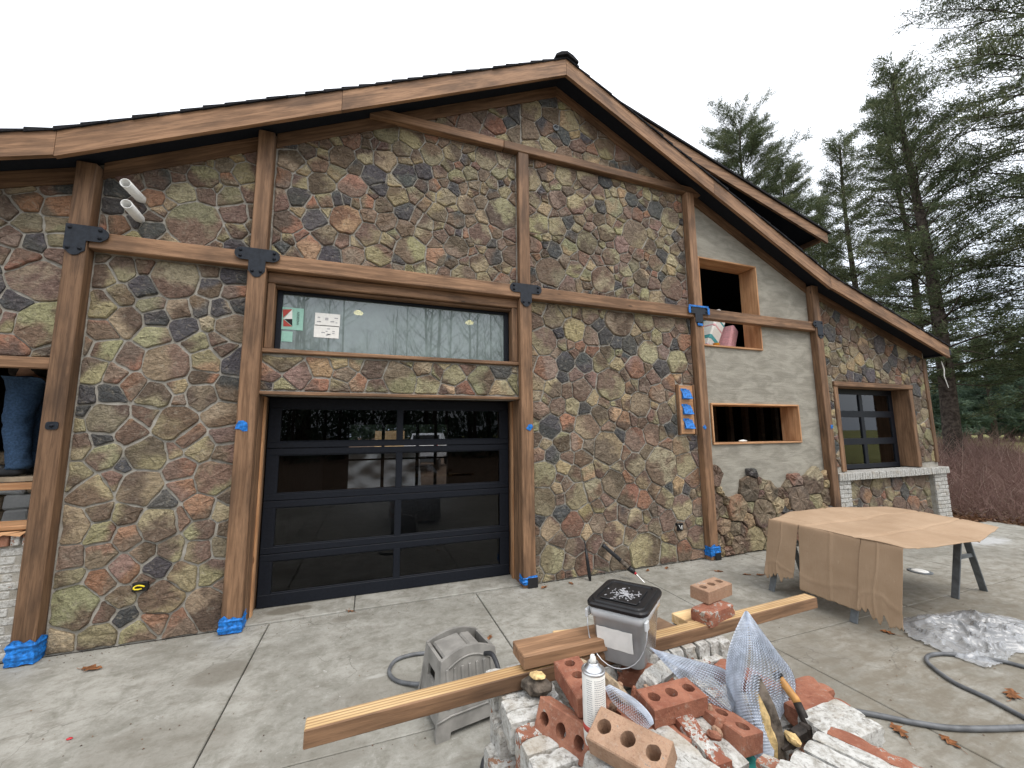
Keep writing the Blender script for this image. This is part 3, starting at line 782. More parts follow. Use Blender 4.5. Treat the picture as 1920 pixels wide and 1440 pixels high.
for i, (ar, key, P, c, gap, rise) in enumerate(stones):
    rr = random.Random(1000 + i)
    sm = stone_mesh(P, c, gap, rise, rr)
    if sm is None: continue
    vs, fs, (cx, cz) = sm
    if key == 'S': vs = [(x, y - 0.012 if y < 0 else y, z) for x, y, z in vs]
    A_, B_ = jitter(c[0], rr), jitter(c[1], rr)
    n = len(vs); szv = max(abs(v_[2]) for v_ in vs) + 1e-4
    ang = rr.uniform(-0.9, 0.9) + (PI / 2 if rr.random() < 0.7 else 0)
    grd = [0.5 - 0.42 * ((v_[0] * math.cos(ang) + v_[2] * math.sin(ang)) / szv) for v_ in vs]
    if i in big:
        me = bpy.data.meshes.new('stone'); me.from_pydata(vs, [], fs); me.materials.append(MT['stone'])
        me.polygons.foreach_set('use_smooth', [False] * len(fs))
        for nm, cc in (('ca', A_), ('cb', B_)):
            a = me.attributes.new(nm, 'FLOAT_COLOR', 'POINT'); a.data.foreach_set('color', cc * n)
        a = me.attributes.new('gr', 'FLOAT', 'POINT'); a.data.foreach_set('value', grd)
        put(bpy.data.objects.new('stone', me), pan[key], Matrix.Translation((cx, D, cz)))
    else:
        V_ = restv.setdefault(key, []); F_ = restf.setdefault(key, []); A2 = resta.setdefault(key, ([], [], []))
        k = len(V_)
        V_ += [(x + cx, y + D, z + cz) for x, y, z in vs]; F_ += [tuple(q + k for q in f_) for f_ in fs]
        A2[0].extend(A_ * n); A2[1].extend(B_ * n); A2[2].extend(grd)
for key in restv:
    me = bpy.data.meshes.new('stone'); me.from_pydata(restv[key], [], restf[key]); me.materials.append(MT['stone'])
    me.polygons.foreach_set('use_smooth', [False] * len(me.polygons))
    for j, nm in enumerate(('ca', 'cb')):
        a = me.attributes.new(nm, 'FLOAT_COLOR', 'POINT'); a.data.foreach_set('color', resta[key][j])
    a = me.attributes.new('gr', 'FLOAT', 'POINT'); a.data.foreach_set('value', resta[key][2])
    tag(put(bpy.data.objects.new('small_stones', me), pan[key]), kind='stuff')
print('stones', len(stones))

# ---- timber frame
def timber(name, p0, p1, wd, dp, mat='stained_timber', tone=0.0, parent=bld, up=Vector((0, 0, 1)), b=0.008, jit=0.0015):
    """beam with its axis p0-p1; wd across (local Z), dp deep (local Y); its own grain runs along local X"""
    p0, p1 = Vector(p0), Vector(p1)
    mw = frame_x(p0, p1, up)
    L = (p1 - p0).length
    m = MB().cbox((0, -dp / 2, -wd / 2), (L, dp / 2, wd / 2), b, jit=jit)
    o = inst(m.mesh(name, MT[mat]), name, parent, mw); o['tone'] = tone
    return o
FY = Vector((1, 0, 0))
def post(x0, x1, z0, z1, proud=0.12, back=0.0, tone=0.0):
    yc = (D - proud + D + back) / 2
    return timber('timber_post', ((x0 + x1) / 2, yc, z0), ((x0 + x1) / 2, yc, z1), x1 - x0, proud + back, tone=tone, up=FY)
post(-2.63, -2.48, 0, zs(-2.56) - 0.03, tone=-0.22)
post(-1.22, -1.06, 0, 3.52, tone=-0.12)
post(-1.215, -1.065, 3.68, zs(-1.14) - 0.02, tone=0.0)
post(1.75, 1.91, 0, 3.52, 0.10, tone=-0.02)
post(1.755, 1.905, 3.68, 5.55, 0.09, tone=-0.05)
post(4.57, 4.72, 0, 3.52, tone=0.05)
post(4.575, 4.715, 3.68, 5.55, tone=0.08)
post(7.26, 7.42, 0, zs(7.34) - 0.02, tone=-0.12)
def hbeam(x0, x1, z0, z1, proud=0.105, name='crossbeam', tone=0.04, back=0.0):
    yc = (D - proud + D + back) / 2
    return timber(name, (x0, yc, (z0 + z1) / 2), (x1, yc, (z0 + z1) / 2), z1 - z0, proud + back, tone=tone)
hbeam(-2.478, 1.83, 3.52, 3.68, tone=0.24); hbeam(1.835, 7.258, 3.52, 3.68, tone=0.16)
hbeam(-0.12, 1.55, 5.55, 5.665, 0.10, tone=-0.05); hbeam(1.553, 4.88, 5.55, 5.665, 0.10, tone=-0.05)
hbeam(-5.5, -2.632, 2.40, 2.50, 0.05, 'window_header', tone=0.25)
# trim boards under the soffit
def rake_board(x0, x1, off, hgt, y0, y1, name, mat='stained_timber', tone=0.0, parent=bld):
    """board following the rake; top edge at fb(x)+off"""
    for a, b in ((x0, min(x1, XR - 5.03)), (max(x0, XR - 5.03), min(x1, XR)), (max(x0, XR), min(x1, XR + 5.03)), (max(x0, XR + 5.03), x1)):
        if b - a < 0.02: continue
        za, zb = fb(a) + off, fb(b) + off
        L = math.hypot(b - a, zb - za); th = math.atan2(zb - za, b - a)
        mw = Matrix.Translation((a, (y0 + y1) / 2, za)) @ Matrix.Rotation(-th, 4, 'Y')
        # plumb-cut ends
        k = hgt / math.cos(th); dx = k * math.sin(th)
        vs = []
        for y in (-(y1 - y0) / 2, (y1 - y0) / 2):
            vs += [(0, y, 0), (L, y, 0), (L - dx, y, -k * math.cos(th)), (-dx, y, -k * math.cos(th))]
        m = MB().add(vs, [(3, 2, 1, 0), (4, 5, 6, 7), (0, 1, 5, 4), (1, 2, 6, 5), (2, 3, 7, 6), (3, 0, 4, 7)])
        o = inst(m.mesh(name, MT[mat]), name, parent, mw); o['tone'] = tone
for a, b in ((-5.9, -2.635), (-2.475, -1.22), (-1.06, 4.7), (4.72, 7.255), (7.425, 10.5)):
    rake_board(a, b, 0.085, 0.145, D - 0.03, D - 0.002, 'rake_trim', tone=-0.22)
timber('corner_board', (10.54, D - 0.012, 1.16), (10.54, D - 0.012, zs(10.54) - 0.14), 0.10, 0.05, tone=-0.1, up=FY)

# ---- roof
roof = empty('roof', (XR, 4.3, 6.9)); roof.parent = bld; roof.matrix_basis = WM[bld.name].inverted() @ WM[roof.name]
YF = D - 0.30
for a, b, tn in ((XR - EAVE, XR - 5.03, 0.34), (XR - 5.03, -0.4, 0.38), (-0.4, XR, 0.34), (XR, 4.9, 0.34), (4.9, XR + 5.03, 0.30), (XR + 5.03, XR + EAVE, 0.28)):
    rake_board(a + 0.002, b - 0.002, 0.215, 0.215, YF - 0.045, YF, 'fascia_board', tone=tn, parent=roof)
YB = 12.8
def slope_sheet(xa, xb, o1, o2, y0, y1, name, mat, parent):
    m = MB()
    vs = [(xa, y0, fb(xa) + o1), (xb, y0, fb(xb) + o1), (xb, y1, fb(xb) + o1), (xa, y1, fb(xa) + o1),
          (xa, y0, fb(xa) + o2), (xb, y0, fb(xb) + o2), (xb, y1, fb(xb) + o2), (xa, y1, fb(xa) + o2)]
    m.add(vs, [(0, 3, 2, 1), (4, 5, 6, 7), (0, 1, 5, 4), (1, 2, 6, 5), (2, 3, 7, 6), (3, 0, 4, 7)])
    return m.build(name, MT[mat], parent)
KN = [XR - EAVE, XR - 5.03, XR, XR + 5.03, XR + EAVE]
for i in range(4):
    slope_sheet(KN[i], KN[i + 1], 0.092, 0.21, YF + 0.002, YB, 'soffit', 'soffit_black', roof)
# shingle courses, each a thin strip tilted so that its butt stands proud
for i in range(4):
    xa, xb = KN[i], KN[i + 1]
    L = math.hypot(xb - xa, fb(xb) - fb(xa)); n = int(L / 0.19)
    for k in range(n):
        x0, x1 = lerp(xa, xb, k / n), lerp(xa, xb, (k + 1) / n)
        lo, hi = (x0, x1) if fb(x0) < fb(x1) else (x1, x0)      # lower and higher end
        ex = (lo - hi) * 0.10
        yj = YF - 0.062 + sr.uniform(-0.008, 0.008)
        zl, zh = fb(lo) + 0.222, fb(hi) + 0.222
        tl_ = 0.030 + sr.uniform(-0.004, 0.007)
        vs = [(lo + ex, yj, zl - 0.02), (hi, yj, zh - 0.004), (hi, YB, zh - 0.004), (lo + ex, YB, zl - 0.02), (lo + ex, yj, zl + tl_ - 0.015), (hi, yj, zh + 0.008), (hi, YB, zh + 0.008), (lo + ex, YB, zl + tl_ - 0.015)]
        fs = [(0, 3, 2, 1), (4, 5, 6, 7), (0, 1, 5, 4), (1, 2, 6, 5), (2, 3, 7, 6), (3, 0, 4, 7)]
        if lo > hi: fs = [f_[::-1] for f_ in fs]
        MB().add(vs, fs).build('shingle_course', MT['shingle'], roof)
for k in range(14):
    y0 = YF - 0.09 + k * 0.6
    m = MB(); zt = fb(XR) + 0.265
    prof = [(-0.17, -0.085), (-0.09, -0.022), (0, 0.012), (0.09, -0.022), (0.17, -0.085), (0.17, -0.115), (0, -0.03), (-0.17, -0.115)]
    m.prism([(XR + p[0], zt + p[1] + (0.02 if k == 0 else 0.0)) for p in prof][::-1], y0, y0 + 0.62 - (0.01 if k % 2 else 0))
    m.build('ridge_cap', MT['shingle'], roof)
# eave edge on the right: dark gutter end
MB().cbox((XR + EAVE, YF - 0.02, fb(XR + EAVE) + 0.05), (XR + EAVE + 0.13, YB, fb(XR + EAVE) + 0.17), 0.01).build('gutter', MT['black_metal'], roof)
st = MB(); st.tube([Vector((10.80, 4.45, 3.16)), Vector((10.83, 4.44, 2.98)), Vector((10.80, 4.44, 2.85)), Vector((10.87, 4.43, 2.62))], [0.006, 0.010, 0.008, 0.005], 6); st.build('loose_strip', MT['white_paper'], roof)

# ---- shed dormer: shallower roof that leaves the main one at the ridge
dor = empty('dormer', (5, 4.9, 6)); dor.parent = bld; dor.matrix_basis = WM[bld.name].inverted() @ WM[dor.name]
def zd(x): return 7.07 - 0.292 * (x - XR)     # top of the dormer fascia
X0, X1 = XR + 0.05, 7.93
for (y0, y1, o0, o1, nm, mt, xe) in ((4.56, 4.60, 0.0, -0.19, 'fascia_board', 'stained_timber', 0), (4.602, YB, -0.005, -0.10, 'soffit', 'soffit_black', 0), (4.53, YB, 0.035, 0.003, 'shingle_course', 'shingle', 0.05)):
    vs = [(X0, y0, zd(X0) + o1), (X1 + xe, y0, zd(X1 + xe) + o1), (X1 + xe, y1, zd(X1 + xe) + o1), (X0, y1, zd(X0) + o1), (X0, y0, zd(X0) + o0), (X1 + xe, y0, zd(X1 + xe) + o0), (X1 + xe, y1, zd(X1 + xe) + o0), (X0, y1, zd(X0) + o0)]
    m = MB().add([(v_[0] - X0, v_[1] - y0, v_[2] - zd(X0)) for v_ in vs], [(0, 3, 2, 1), (4, 5, 6, 7), (0, 1, 5, 4), (1, 2, 6, 5), (2, 3, 7, 6), (3, 0, 4, 7)])
    o = inst(m.mesh(nm, MT[mt]), nm, dor, Matrix.Translation((X0, y0, zd(X0)))); o['tone'] = 0.04
m = MB(); yw = 4.92
m.prism([(XR + 0.3, fb(XR + 0.3) + 0.2), (7.2, fb(7.2) + 0.2), (7.2, zd(7.2) - 0.11), (XR + 0.3, zd(XR + 0.3) - 0.11)], yw, yw + 0.1); m.build('wall', MT['soffit_black'], dor)
m = MB().box((7.1, yw + 0.1, 4.4), (7.2, YB, zd(7.2) - 0.11)); m.build('wall', MT['soffit_black'], dor)
timber('fascia_board', (7.80, 4.62, zd(7.85) - 0.145), (7.80, YB, zd(7.85) - 0.145), 0.09, 0.06, tone=0.1, parent=dor)

# ---- garage door
gd = empty('garage_door', (0.33, 5.0, 0)); gd.parent = bld; gd.matrix_basis = WM[bld.name].inverted() @ WM[gd.name]
DX0, DX1, DZ1, DY = -1.045, 1.735, 2.215, 4.99
rows = [0.015, 0.55, 1.10, 1.66, DZ1]
for r_ in range(4):
    z0, z1 = rows[r_] + 0.003, rows[r_ + 1] - 0.003
    bt, tp_ = (0.125 if r_ == 0 else 0.065), (0.07 if r_ < 3 else 0.11)
    m = MB()
    m.cbox((DX0, DY, z0), (DX1, DY + 0.05, z0 + bt), 0.004); m.cbox((DX0, DY, z1 - tp_), (DX1, DY + 0.05, z1), 0.004)
    for xa, xb in ((DX0, DX0 + 0.12), (0.31, 0.385), (DX1 - 0.12, DX1)):
        m.cbox((xa, DY + 0.002, z0 + bt - 0.001), (xb, DY + 0.048, z1 - tp_ + 0.001), 0.004)
    for xa, xb in ((DX0 + 0.12, 0.31), (0.385, DX1 - 0.12)):       # glazing beads
        m.cbox((xa, DY + 0.012, z0 + bt), (xb, DY + 0.03, z0 + bt + 0.012), 0.003); m.cbox((xa, DY + 0.012, z1 - tp_ - 0.012), (xb, DY + 0.03, z1 - tp_), 0.003)
    m.build('door_section', MT['black_metal'], gd)
    for xa, xb in ((DX0 + 0.12, 0.31), (0.385, DX1 - 0.12)):
        MB().box((xa - 0.005, DY + 0.024, z0 + bt - 0.005), (xb + 0.005, DY + 0.028, z1 - tp_ + 0.005)).build('pane', MT['door_glass'], gd)
# jambs and head of the door opening
timber('door_jamb', (-1.085, (D + 5.06) / 2, 0.012), (-1.085, (D + 5.06) / 2, 2.22), 0.045, 5.06 - D, tone=-0.1, up=FY)
timber('door_jamb', (1.775, (D + 5.06) / 2, 0.012), (1.775, (D + 5.06) / 2, 2.22), 0.045, 5.06 - D, tone=-0.05, up=FY)
timber('door_jamb', (-1.052, D + 0.20, 0.012), (-1.052, D + 0.20, 2.21), 0.018, 0.06, 'raw_fir', up=FY, b=0.002)
timber('door_jamb', (1.742, D + 0.24, 0.012), (1.742, D + 0.24, 2.21), 0.018, 0.06, 'raw_fir', up=FY, b=0.002)
hbeam(-1.115, 1.747, 2.213, 2.25, 0.045, 'door_head_trim', tone=0.08)
m = MB().box((-1.06, D + TH + 0.001, 2.218), (1.75, 5.1, 2.3)); m.build('door_head_trim', MT['interior_dark'], bld)
# ---- transom window
tw = empty('transom_window', (0.33, 4.75, 2.66)); tw.parent = bld; tw.matrix_basis = WM[bld.name].inverted() @ WM[tw.name]
TX0, TX1, TZ0, TZ1, TY = -0.985, 1.665, 2.70, 3.38, 4.735
for nm, a, b, tn in (('sill_board', (-1.075, 2.648), (1.747, 2.692), 0.08), ('head_board', (-1.06, 3.40), (1.75, 3.518), -0.08)):
    yb = 4.80
    y0 = D - 0.05 if nm == 'sill_board' else D - 0.02
    timber(nm, (a[0], (y0 + yb) / 2, (a[1] + b[1]) / 2), (b[0], (y0 + yb) / 2, (a[1] + b[1]) / 2), b[1] - a[1], yb - y0, tone=tn, parent=tw)
timber('head_board', (-1.0, (D + 0.02 + 4.80) / 2, 3.385), (1.68, (D + 0.02 + 4.80) / 2, 3.385), 0.028, 4.80 - D - 0.02, tone=-0.18, parent=tw)
for xa, xb, tn in ((-1.058, -0.99, 0.0), (1.67, 1.748, 0.02)):
    timber('side_casing', ((xa + xb) / 2, (D - 0.015 + 4.80) / 2, 2.694), ((xa + xb) / 2, (D - 0.015 + 4.80) / 2, 3.398), xb - xa, 4.80 - D + 0.015, tone=tn, parent=tw, up=FY)
m = MB()
for a, b in (((TX0, TZ0), (TX0 + 0.05, TZ1)), ((TX1 - 0.06, TZ0), (TX1, TZ1)), ((TX0 + 0.05, TZ0), (TX1 - 0.06, TZ0 + 0.03)), ((TX0 + 0.05, TZ1 - 0.04), (TX1 - 0.06, TZ1))):
    m.cbox((a[0], TY, a[1] - 0.004), (b[0], TY + 0.06, b[1] - 0.008), 0.004)
m.build('window_frame', MT['black_metal'], tw)
MB().box((TX0 + 0.045, TY + 0.028, TZ0 + 0.02), (TX1 - 0.05, TY + 0.032, TZ1 - 0.04)).build('pane', MT['transom_glass'], tw)
SY = TY + 0.0245
def sticker(px0, py0, px1, py1, mat, name='sticker', y=None, parent=bld, th=0.002):
    y = SY if y is None else y
    a, b = Wl(px0, py1, y), Wl(px1, py0, y)
    return MB().box((a.x, y - th, a.z), (b.x, y, b.z)).build(name, MT[mat], parent)
s1 = tag(sticker(525, 579, 570, 617, 'mint_paper'), 'mint green maker sticker with red and black square')
for tri, mt in (([(532, 598), (548, 580), (548, 598)], 'white_paper'), ([(530, 580), (548, 580), (531, 596)], 'red_print'), ([(531, 612), (531, 598), (548, 612)], 'red_print'), ([(533, 598), (548, 598), (548, 611)], 'black_print')):
    pts = [Wl(x, y, SY - 0.0035) for x, y in tri]
    m = MB(); m.add([(p.x, SY - 0.0035, p.z) for p in pts] + [(p.x, SY - 0.0022, p.z) for p in pts], [(0, 1, 2), (2, 1, 0), (5, 4, 3), (0, 3, 4, 1), (1, 4, 5, 2), (2, 5, 3, 0)])
    m.f.pop(1); m.build('logo_mark', MT[mt], s1)
def text(body, size, mat, mw, name, parent, ext=0.0004):
    cu = bpy.data.curves.new(name, 'FONT'); cu.body = body; cu.size = size; cu.extrude = ext; cu.align_x = 'CENTER'; cu.align_y = 'CENTER'
    tmp = bpy.data.objects.new('tmp', cu); col.objects.link(tmp)
    dg = bpy.context.evaluated_depsgraph_get()
    me = bpy.data.meshes.new_from_object(tmp.evaluated_get(dg)); me.name = name
    bpy.data.objects.remove(tmp); me.materials.clear(); me.materials.append(MT[mat])
    return inst(me, name, parent, mw)
FACE = Matrix.Rotation(R(90), 4, 'X')
p = Wl(559, 597, SY - 0.003)
text('ANDERSEN', 0.036, 'black_print', Matrix.Translation(p) @ FACE @ Matrix.Rotation(R(90), 4, 'Z') @ Matrix.Scale(0.82, 4, (1, 0, 0)), 'lettering', s1)
tag(sticker(527, 622, 549, 640, 'mint_paper'), 'small plain mint green sticker')
for (x0, y0, x1, y1) in ((590, 590, 638, 610), (588, 612, 636, 632)):
    s2 = tag(sticker(x0, y0, x1, y1, 'white_paper'), 'white printed specification label')
    m = MB()
    for k in range(9):
        xx = sr.uniform(x0 + 3, x1 - 8); yy = sr.uniform(y0 + 4, y1 - 3)
        a, b = Wl(xx, yy + 1.2, SY - 0.0028), Wl(xx + sr.uniform(3, 7), yy, SY - 0.0028)
        m.box((a.x, SY - 0.0032, a.z), (b.x, SY - 0.0022, b.z))
    m.build('print_lines', MT['grey_print'], s2)
# ---- small garage-style window on the right
rw = empty('right_window', (9.1, 4.9, 1.06)); rw.parent = bld; rw.matrix_basis = WM[bld.name].inverted() @ WM[rw.name]
WX0, WX1, WZ0, WZ1, WY = 7.86, 9.90, 1.085, 2.575, 4.88
m = MB()
zr = [WZ0, 1.585, 2.10, WZ1]
for xa, xb in ((WX0, WX0 + 0.30), (8.86, 8.955), (WX1 - 0.10, WX1)): m.cbox((xa, WY + 0.002, WZ0), (xb, WY + 0.048, WZ1), 0.004)
for z_, h_ in ((WZ0 + 0.04, 0.08), (1.585, 0.12), (2.10, 0.12), (WZ1 - 0.05, 0.10)): m.cbox((WX0 + .002, WY, z_ - h_ / 2), (WX1 - .002, WY + 0.05, z_ + h_ / 2), 0.004)
m.build('window_frame', MT['black_metal'], rw)
for k in range(3):
    for xa, xb in ((WX0 + 0.29, 8.87), (8.945, WX1 - 0.09)):
        MB().box((xa, WY + 0.022, zr[k] + 0.03), (xb, WY + 0.027, zr[k + 1] - 0.03)).build('pane', MT['window_glass'], rw)
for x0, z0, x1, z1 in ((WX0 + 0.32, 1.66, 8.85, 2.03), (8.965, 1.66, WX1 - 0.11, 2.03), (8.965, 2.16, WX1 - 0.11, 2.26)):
    o = MB().box((x0, WY + 0.031, z0), (x1, WY + 0.034, z1)).build('painted_reflection', MT['white_paper'], rw)  # white sheet added behind the pane, painting in a bright reflection
timber('head_board', (7.70, D + 0.10, 2.62), (10.02, D + 0.10, 2.62), 0.085, 0.29, tone=0.12, parent=rw)
timber('jamb_board', (7.76, D + 0.12, 1.085), (7.76, D + 0.12, 2.575), 0.10, 0.30, tone=0.1, parent=rw, up=FY)
timber('jamb_board', (9.965, D + 0.12, 1.085), (9.965, D + 0.12, 2.575), 0.11, 0.30, tone=-0.12, parent=rw, up=FY)
# ---- rough openings in the stucco, lined with fir
for (x0, z0, x1, z1) in ((4.80, 3.11, 6.06, 4.56), (4.86, 1.60, 6.77, 2.23)):
    op = empty('window_opening', ((x0 + x1) / 2, D, z0)); op.parent = bld; op.matrix_basis = WM[bld.name].inverted() @ WM[op.name]
    yc, dp = D + TH / 2 - 0.012, TH + 0.036
    timber('lining_board', (x0 + 0.001, yc, z0 + 0.014), (x1 - 0.001, yc, z0 + 0.014), 0.026, dp, 'raw_fir', 0.0, op, b=0.003)
    timber('lining_board', (x0 + 0.001, yc, z1 - 0.014), (x1 - 0.001, yc, z1 - 0.014), 0.026, dp, 'raw_fir', 0.05, op, b=0.003)
    for xx in (x0 + 0.014, x1 - 0.014):
        timber('lining_board', (xx, yc, z0 + 0.029), (xx, yc, z1 - 0.029), 0.026, dp, 'raw_fir', 0.06, op, up=FY, b=0.003)
# ---- steel brackets
def bolt_mesh():
    m = MB(); m.lathe([(0.017, 0), (0.017, 0.003), (0.011, 0.004), (0.011, 0.009), (0.008, 0.013), (0.003, 0.0145)], 10, Matrix.Rotation(R(90), 4, 'X'))
    return m.mesh('bolt', MT['black_metal'], True)
BOLT = bolt_mesh()
def bracket(poly, y, bolts, label=None):
    m = MB(); m.prism(poly, y - 0.009, y - 0.001)
    o = m.build('steel_bracket', MT['bracket_steel'], bld)
    for bx, bz in bolts: inst(BOLT, 'bolt', o, Matrix.Translation((bx, y - 0.009, bz)))
    return o
def lobe(cx, cz, r, a0, a1, n=7): return [(cx + r * math.cos(R(lerp(a0, a1, i / n))), cz + r * math.sin(R(lerp(a0, a1, i / n)))) for i in range(n + 1)]
def tee(x, zc, wv, hh, leg, lw, y):
    # bar centred at x,zc with rounded ends, leg hanging down
    h2 = hh / 2; o = []
    o += [(x - lw / 2, zc - h2)] + lobe(x - lw / 2 + lw * 0.5, zc - leg + lw * 0.32, lw * 0.36, 200, 340)[:] + [(x + lw / 2, zc - h2)]
    o = [(x - lw / 2, zc - h2), (x - lw / 2, zc - leg + 0.05)] + lobe(x, zc - leg + 0.035, 0.05, 200, 340) + [(x + lw / 2, zc - leg + 0.05), (x + lw / 2, zc - h2)]
    o += [(x + wv / 2 - 0.04, zc - h2)] + lobe(x + wv / 2 - 0.045, zc, 0.062, -65, 65) + [(x + wv / 2 - 0.04, zc + h2), (x - wv / 2 + 0.04, zc + h2)] + lobe(x - wv / 2 + 0.045, zc, 0.062, 115, 245) + [(x - wv / 2 + 0.04, zc - h2)]
    b = [(x + sx_ * (wv / 2 - 0.035), zc + sz_ * h2 * 0.45) for sx_ in (-1, 1) for sz_ in (-1, 1)] + [(x - lw * 0.25, zc - leg + 0.045), (x + lw * 0.25, zc - leg + 0.045)]
    return bracket(o, y, b)
yb = D - 0.12
def ell(x0, z1, wv, hh, arm, leg, y, mir=False):
    # L plate with top-left corner x0,z1; arm to the right, leg down
    o = [(x0, z1), (x0, z1 - leg + 0.03)] + lobe(x0 + arm / 2, z1 - leg + 0.035, arm * 0.36, 205, 335) + [(x0 + arm, z1 - leg + 0.03), (x0 + arm, z1 - hh), (x0 + wv - 0.05, z1 - hh)] + lobe(x0 + wv - 0.05, z1 - hh / 2, hh * 0.40, -60, 60) + [(x0 + wv - 0.05, z1)]
    b = [(x0 + 0.03, z1 - 0.035), (x0 + 0.03, z1 - leg + 0.045), (x0 + arm - 0.035, z1 - leg + 0.045), (x0 + wv - 0.055, z1 - 0.035), (x0 + wv - 0.055, z1 - hh + 0.035)]
    if mir:
        o = [(2 * mir - p[0], p[1]) for p in o][::-1]; b = [(2 * mir - p[0], p[1]) for p in b]
    return bracket(o, y, b)
ell(-2.635, 3.72, 0.30, 0.145, 0.15, 0.27, yb)
tee(-1.14, 3.645, 0.37, 0.13, 0.225, 0.15, yb)
tee(1.83, 3.64, 0.40, 0.12, 0.225, 0.155, D - 0.107)
tee(4.645, 3.63, 0.36, 0.12, 0.24, 0.145, yb)
ell(7.425, 3.70, 0.24, 0.12, 0.14, 0.30, yb, mir=7.425 - 0.0 + 0.0)
c = Wl(98, 798, yb); m = MB(); m.prism([(c.x + 0.042 * math.copysign(abs(math.cos(a)) ** 0.5, math.cos(a)), c.z + 0.034 * math.copysign(abs(math.sin(a)) ** 0.5, math.sin(a))) for a in [2 * PI * i / 20 for i in range(20)]], yb - 0.008, yb - 0.001)
o = m.build('steel_bracket', MT['bracket_steel'], bld); tag(o, 'small rounded black bolt plate on the leftmost post'); inst(BOLT, 'bolt', o, Matrix.Translation((c.x, yb - 0.008, c.z)))
# ---- pipes, boxes, switch panel
for (x0, y0, x1, y1) in ((235, 343, 268, 377), (237, 382, 264, 413)):
    a = Wl(x1, y1, D + 0.02); a = Vector((a.x, D + 0.02, a.z)); b = Wl(x0, y0, D - 0.30)
    dv_ = (b - a)
    b = Vector((a.x + 0.0, D - 0.30, a.z + 0.0)) if abs(dv_.x) > 0.3 else b
    m = MB(); n = 20; r0, r1 = 0.042, 0.036
    mw = frame_x(a, b)
    L = (b - a).length
    vs = []
    for xx, r_ in ((0, r0), (L, r0), (L, r1), (L * 0.25, r1)):
        vs += [(xx, r_ * math.cos(2 * PI * j / n), r_ * math.sin(2 * PI * j / n)) for j in range(n)]
    fs = [(i * n + j, i * n + j + n, i * n + (j + 1) % n + n, i * n + (j + 1) % n)[::-1] for i in range(3) for j in range(n)] + [tuple(3 * n + j for j in range(n))]
    o = inst(m.add(vs, fs).mesh('vent_pipe', MT['pvc'], True), 'vent_pipe', bld, mw)
    o.data.polygons[len(o.data.polygons) - 1].use_smooth = False
for (px, py, ww, hh) in ((263, 1100, 0.11, 0.075), (1275, 988, 0.10, 0.10)):
    c = Wl(px, py, D - 0.035)
    o = MB().cbox((c.x - ww / 2, D - 0.045, c.z - hh / 2), (c.x + ww / 2, D + 0.01, c.z + hh / 2), 0.003).build('junction_box', MT['black_plastic'], bld)
    if px < 500:
        m = MB(); m.tube([(c.x + 0.04 * math.cos(a), D - 0.055 - 0.008 * math.sin(a * 2), c.z + 0.016 * math.sin(a)) for a in [0.2 + i * 0.55 for i in range(10)]], 0.006, 6); m.build('wire', MT['yellow_plastic'], o)
    else:
        m = MB(); m.tube([(c.x - 0.03, D - 0.05, c.z + 0.03), (c.x - 0.01, D - 0.06, c.z - 0.02), (c.x + 0.015, D - 0.06, c.z + 0.025), (c.x + 0.02, D - 0.05, c.z - 0.03)], 0.005, 6); m.build('wire', MT['white_paper'], o)
c = Wl(1042, 240, D - 0.03); m = MB(); m.lathe([(0.045, 0), (0.045, 0.012), (0.035, 0.014), (0.034, 0.004)], 16, Matrix.Translation((c.x, D - 0.03, c.z)) @ Matrix.Rotation(R(90), 4, 'X'))
o = m.build('junction_box', MT['steel_grey'], bld)
m = MB(); m.tube([(c.x - 0.02, D - 0.04, c.z + 0.015), (c.x, D - 0.055, c.z - 0.01), (c.x + 0.02, D - 0.045, c.z + 0.01)], 0.007, 6); m.build('wire', MT['black_plastic'], o)
sw = MB().cbox((4.245, D - 0.045, 1.765), (4.505, D + 0.005, 2.475), 0.006).build('switch_panel', MT['raw_fir'], bld)
timber('panel_edge', (4.232, D - 0.03, 1.75), (4.232, D - 0.03, 2.49), 0.024, 0.065, tone=0.1, parent=sw, up=FY); timber('panel_edge', (4.518, D - 0.03, 1.75), (4.518, D - 0.03, 2.49), 0.024, 0.065, tone=0.1, parent=sw, up=FY)
# ---- brick ledge and piers at the right window, brick wall at the far left
def paint_brick(o, p, tn, tone=0.0): o['paint'] = p; o['tan'] = tn; return o
def brick_courses(x0, x1, y0, y1, z0, z1, name, parent, ch=0.0725, bl=0.205, rn=sr):
    m = MB(); k = 0; z = z0
    while z + ch <= z1 + 0.01:
        x = x0 - (bl / 2 if k % 2 else 0)
        while x < x1 - 0.01:
            a, b = max(x, x0), min(x + bl, x1)
            if b - a > 0.03: m.cbox((a + 0.004, y0 + rn.uniform(-0.004, 0.004), z + 0.005), (b - 0.004, y1, z + ch - 0.005), 0.005, jit=0.002)
            x += bl
        z += ch; k += 1
    o = m.build(name, MT['brick'], parent); o['paint'] = 0.86; o['tan'] = 0.3
    return o
for x0, x1 in ((7.46, 7.76), (10.22, 10.63)):
    pr = MB().box((x0 + 0.012, D - 0.08, 0), (x1 - 0.012, D - 0.001, 0.945)).build('brick_pier', MT['mortar'], bld)
    tag(brick_courses(x0, x1, D - 0.095, D - 0.06, 0.005, 0.945, 'bricks', pr), kind='stuff')
led = MB().box((7.44, D - 0.10, 0.955), (10.63, D + 0.20, 1.055)).build('brick_ledge', MT['mortar'], bld)
m = MB(); x = 7.43
while x < 10.62:
    m.cbox((x + 0.004, D - 0.135 + sr.uniform(-.004, .004), 0.95), (x + 0.061, D + 0.21, 1.07 + sr.uniform(-.003, .003)), 0.006, jit=0.002); x += 0.066
o = m.build('bricks', MT['brick'], led); o['paint'] = 0.84; o['tan'] = 0.3; tag(o, kind='stuff')
lb = MB().box((-5.5, D + 0.014, 0), (-2.60, D + TH, 1.02)).build('brick_wall', MT['mortar'], bld)
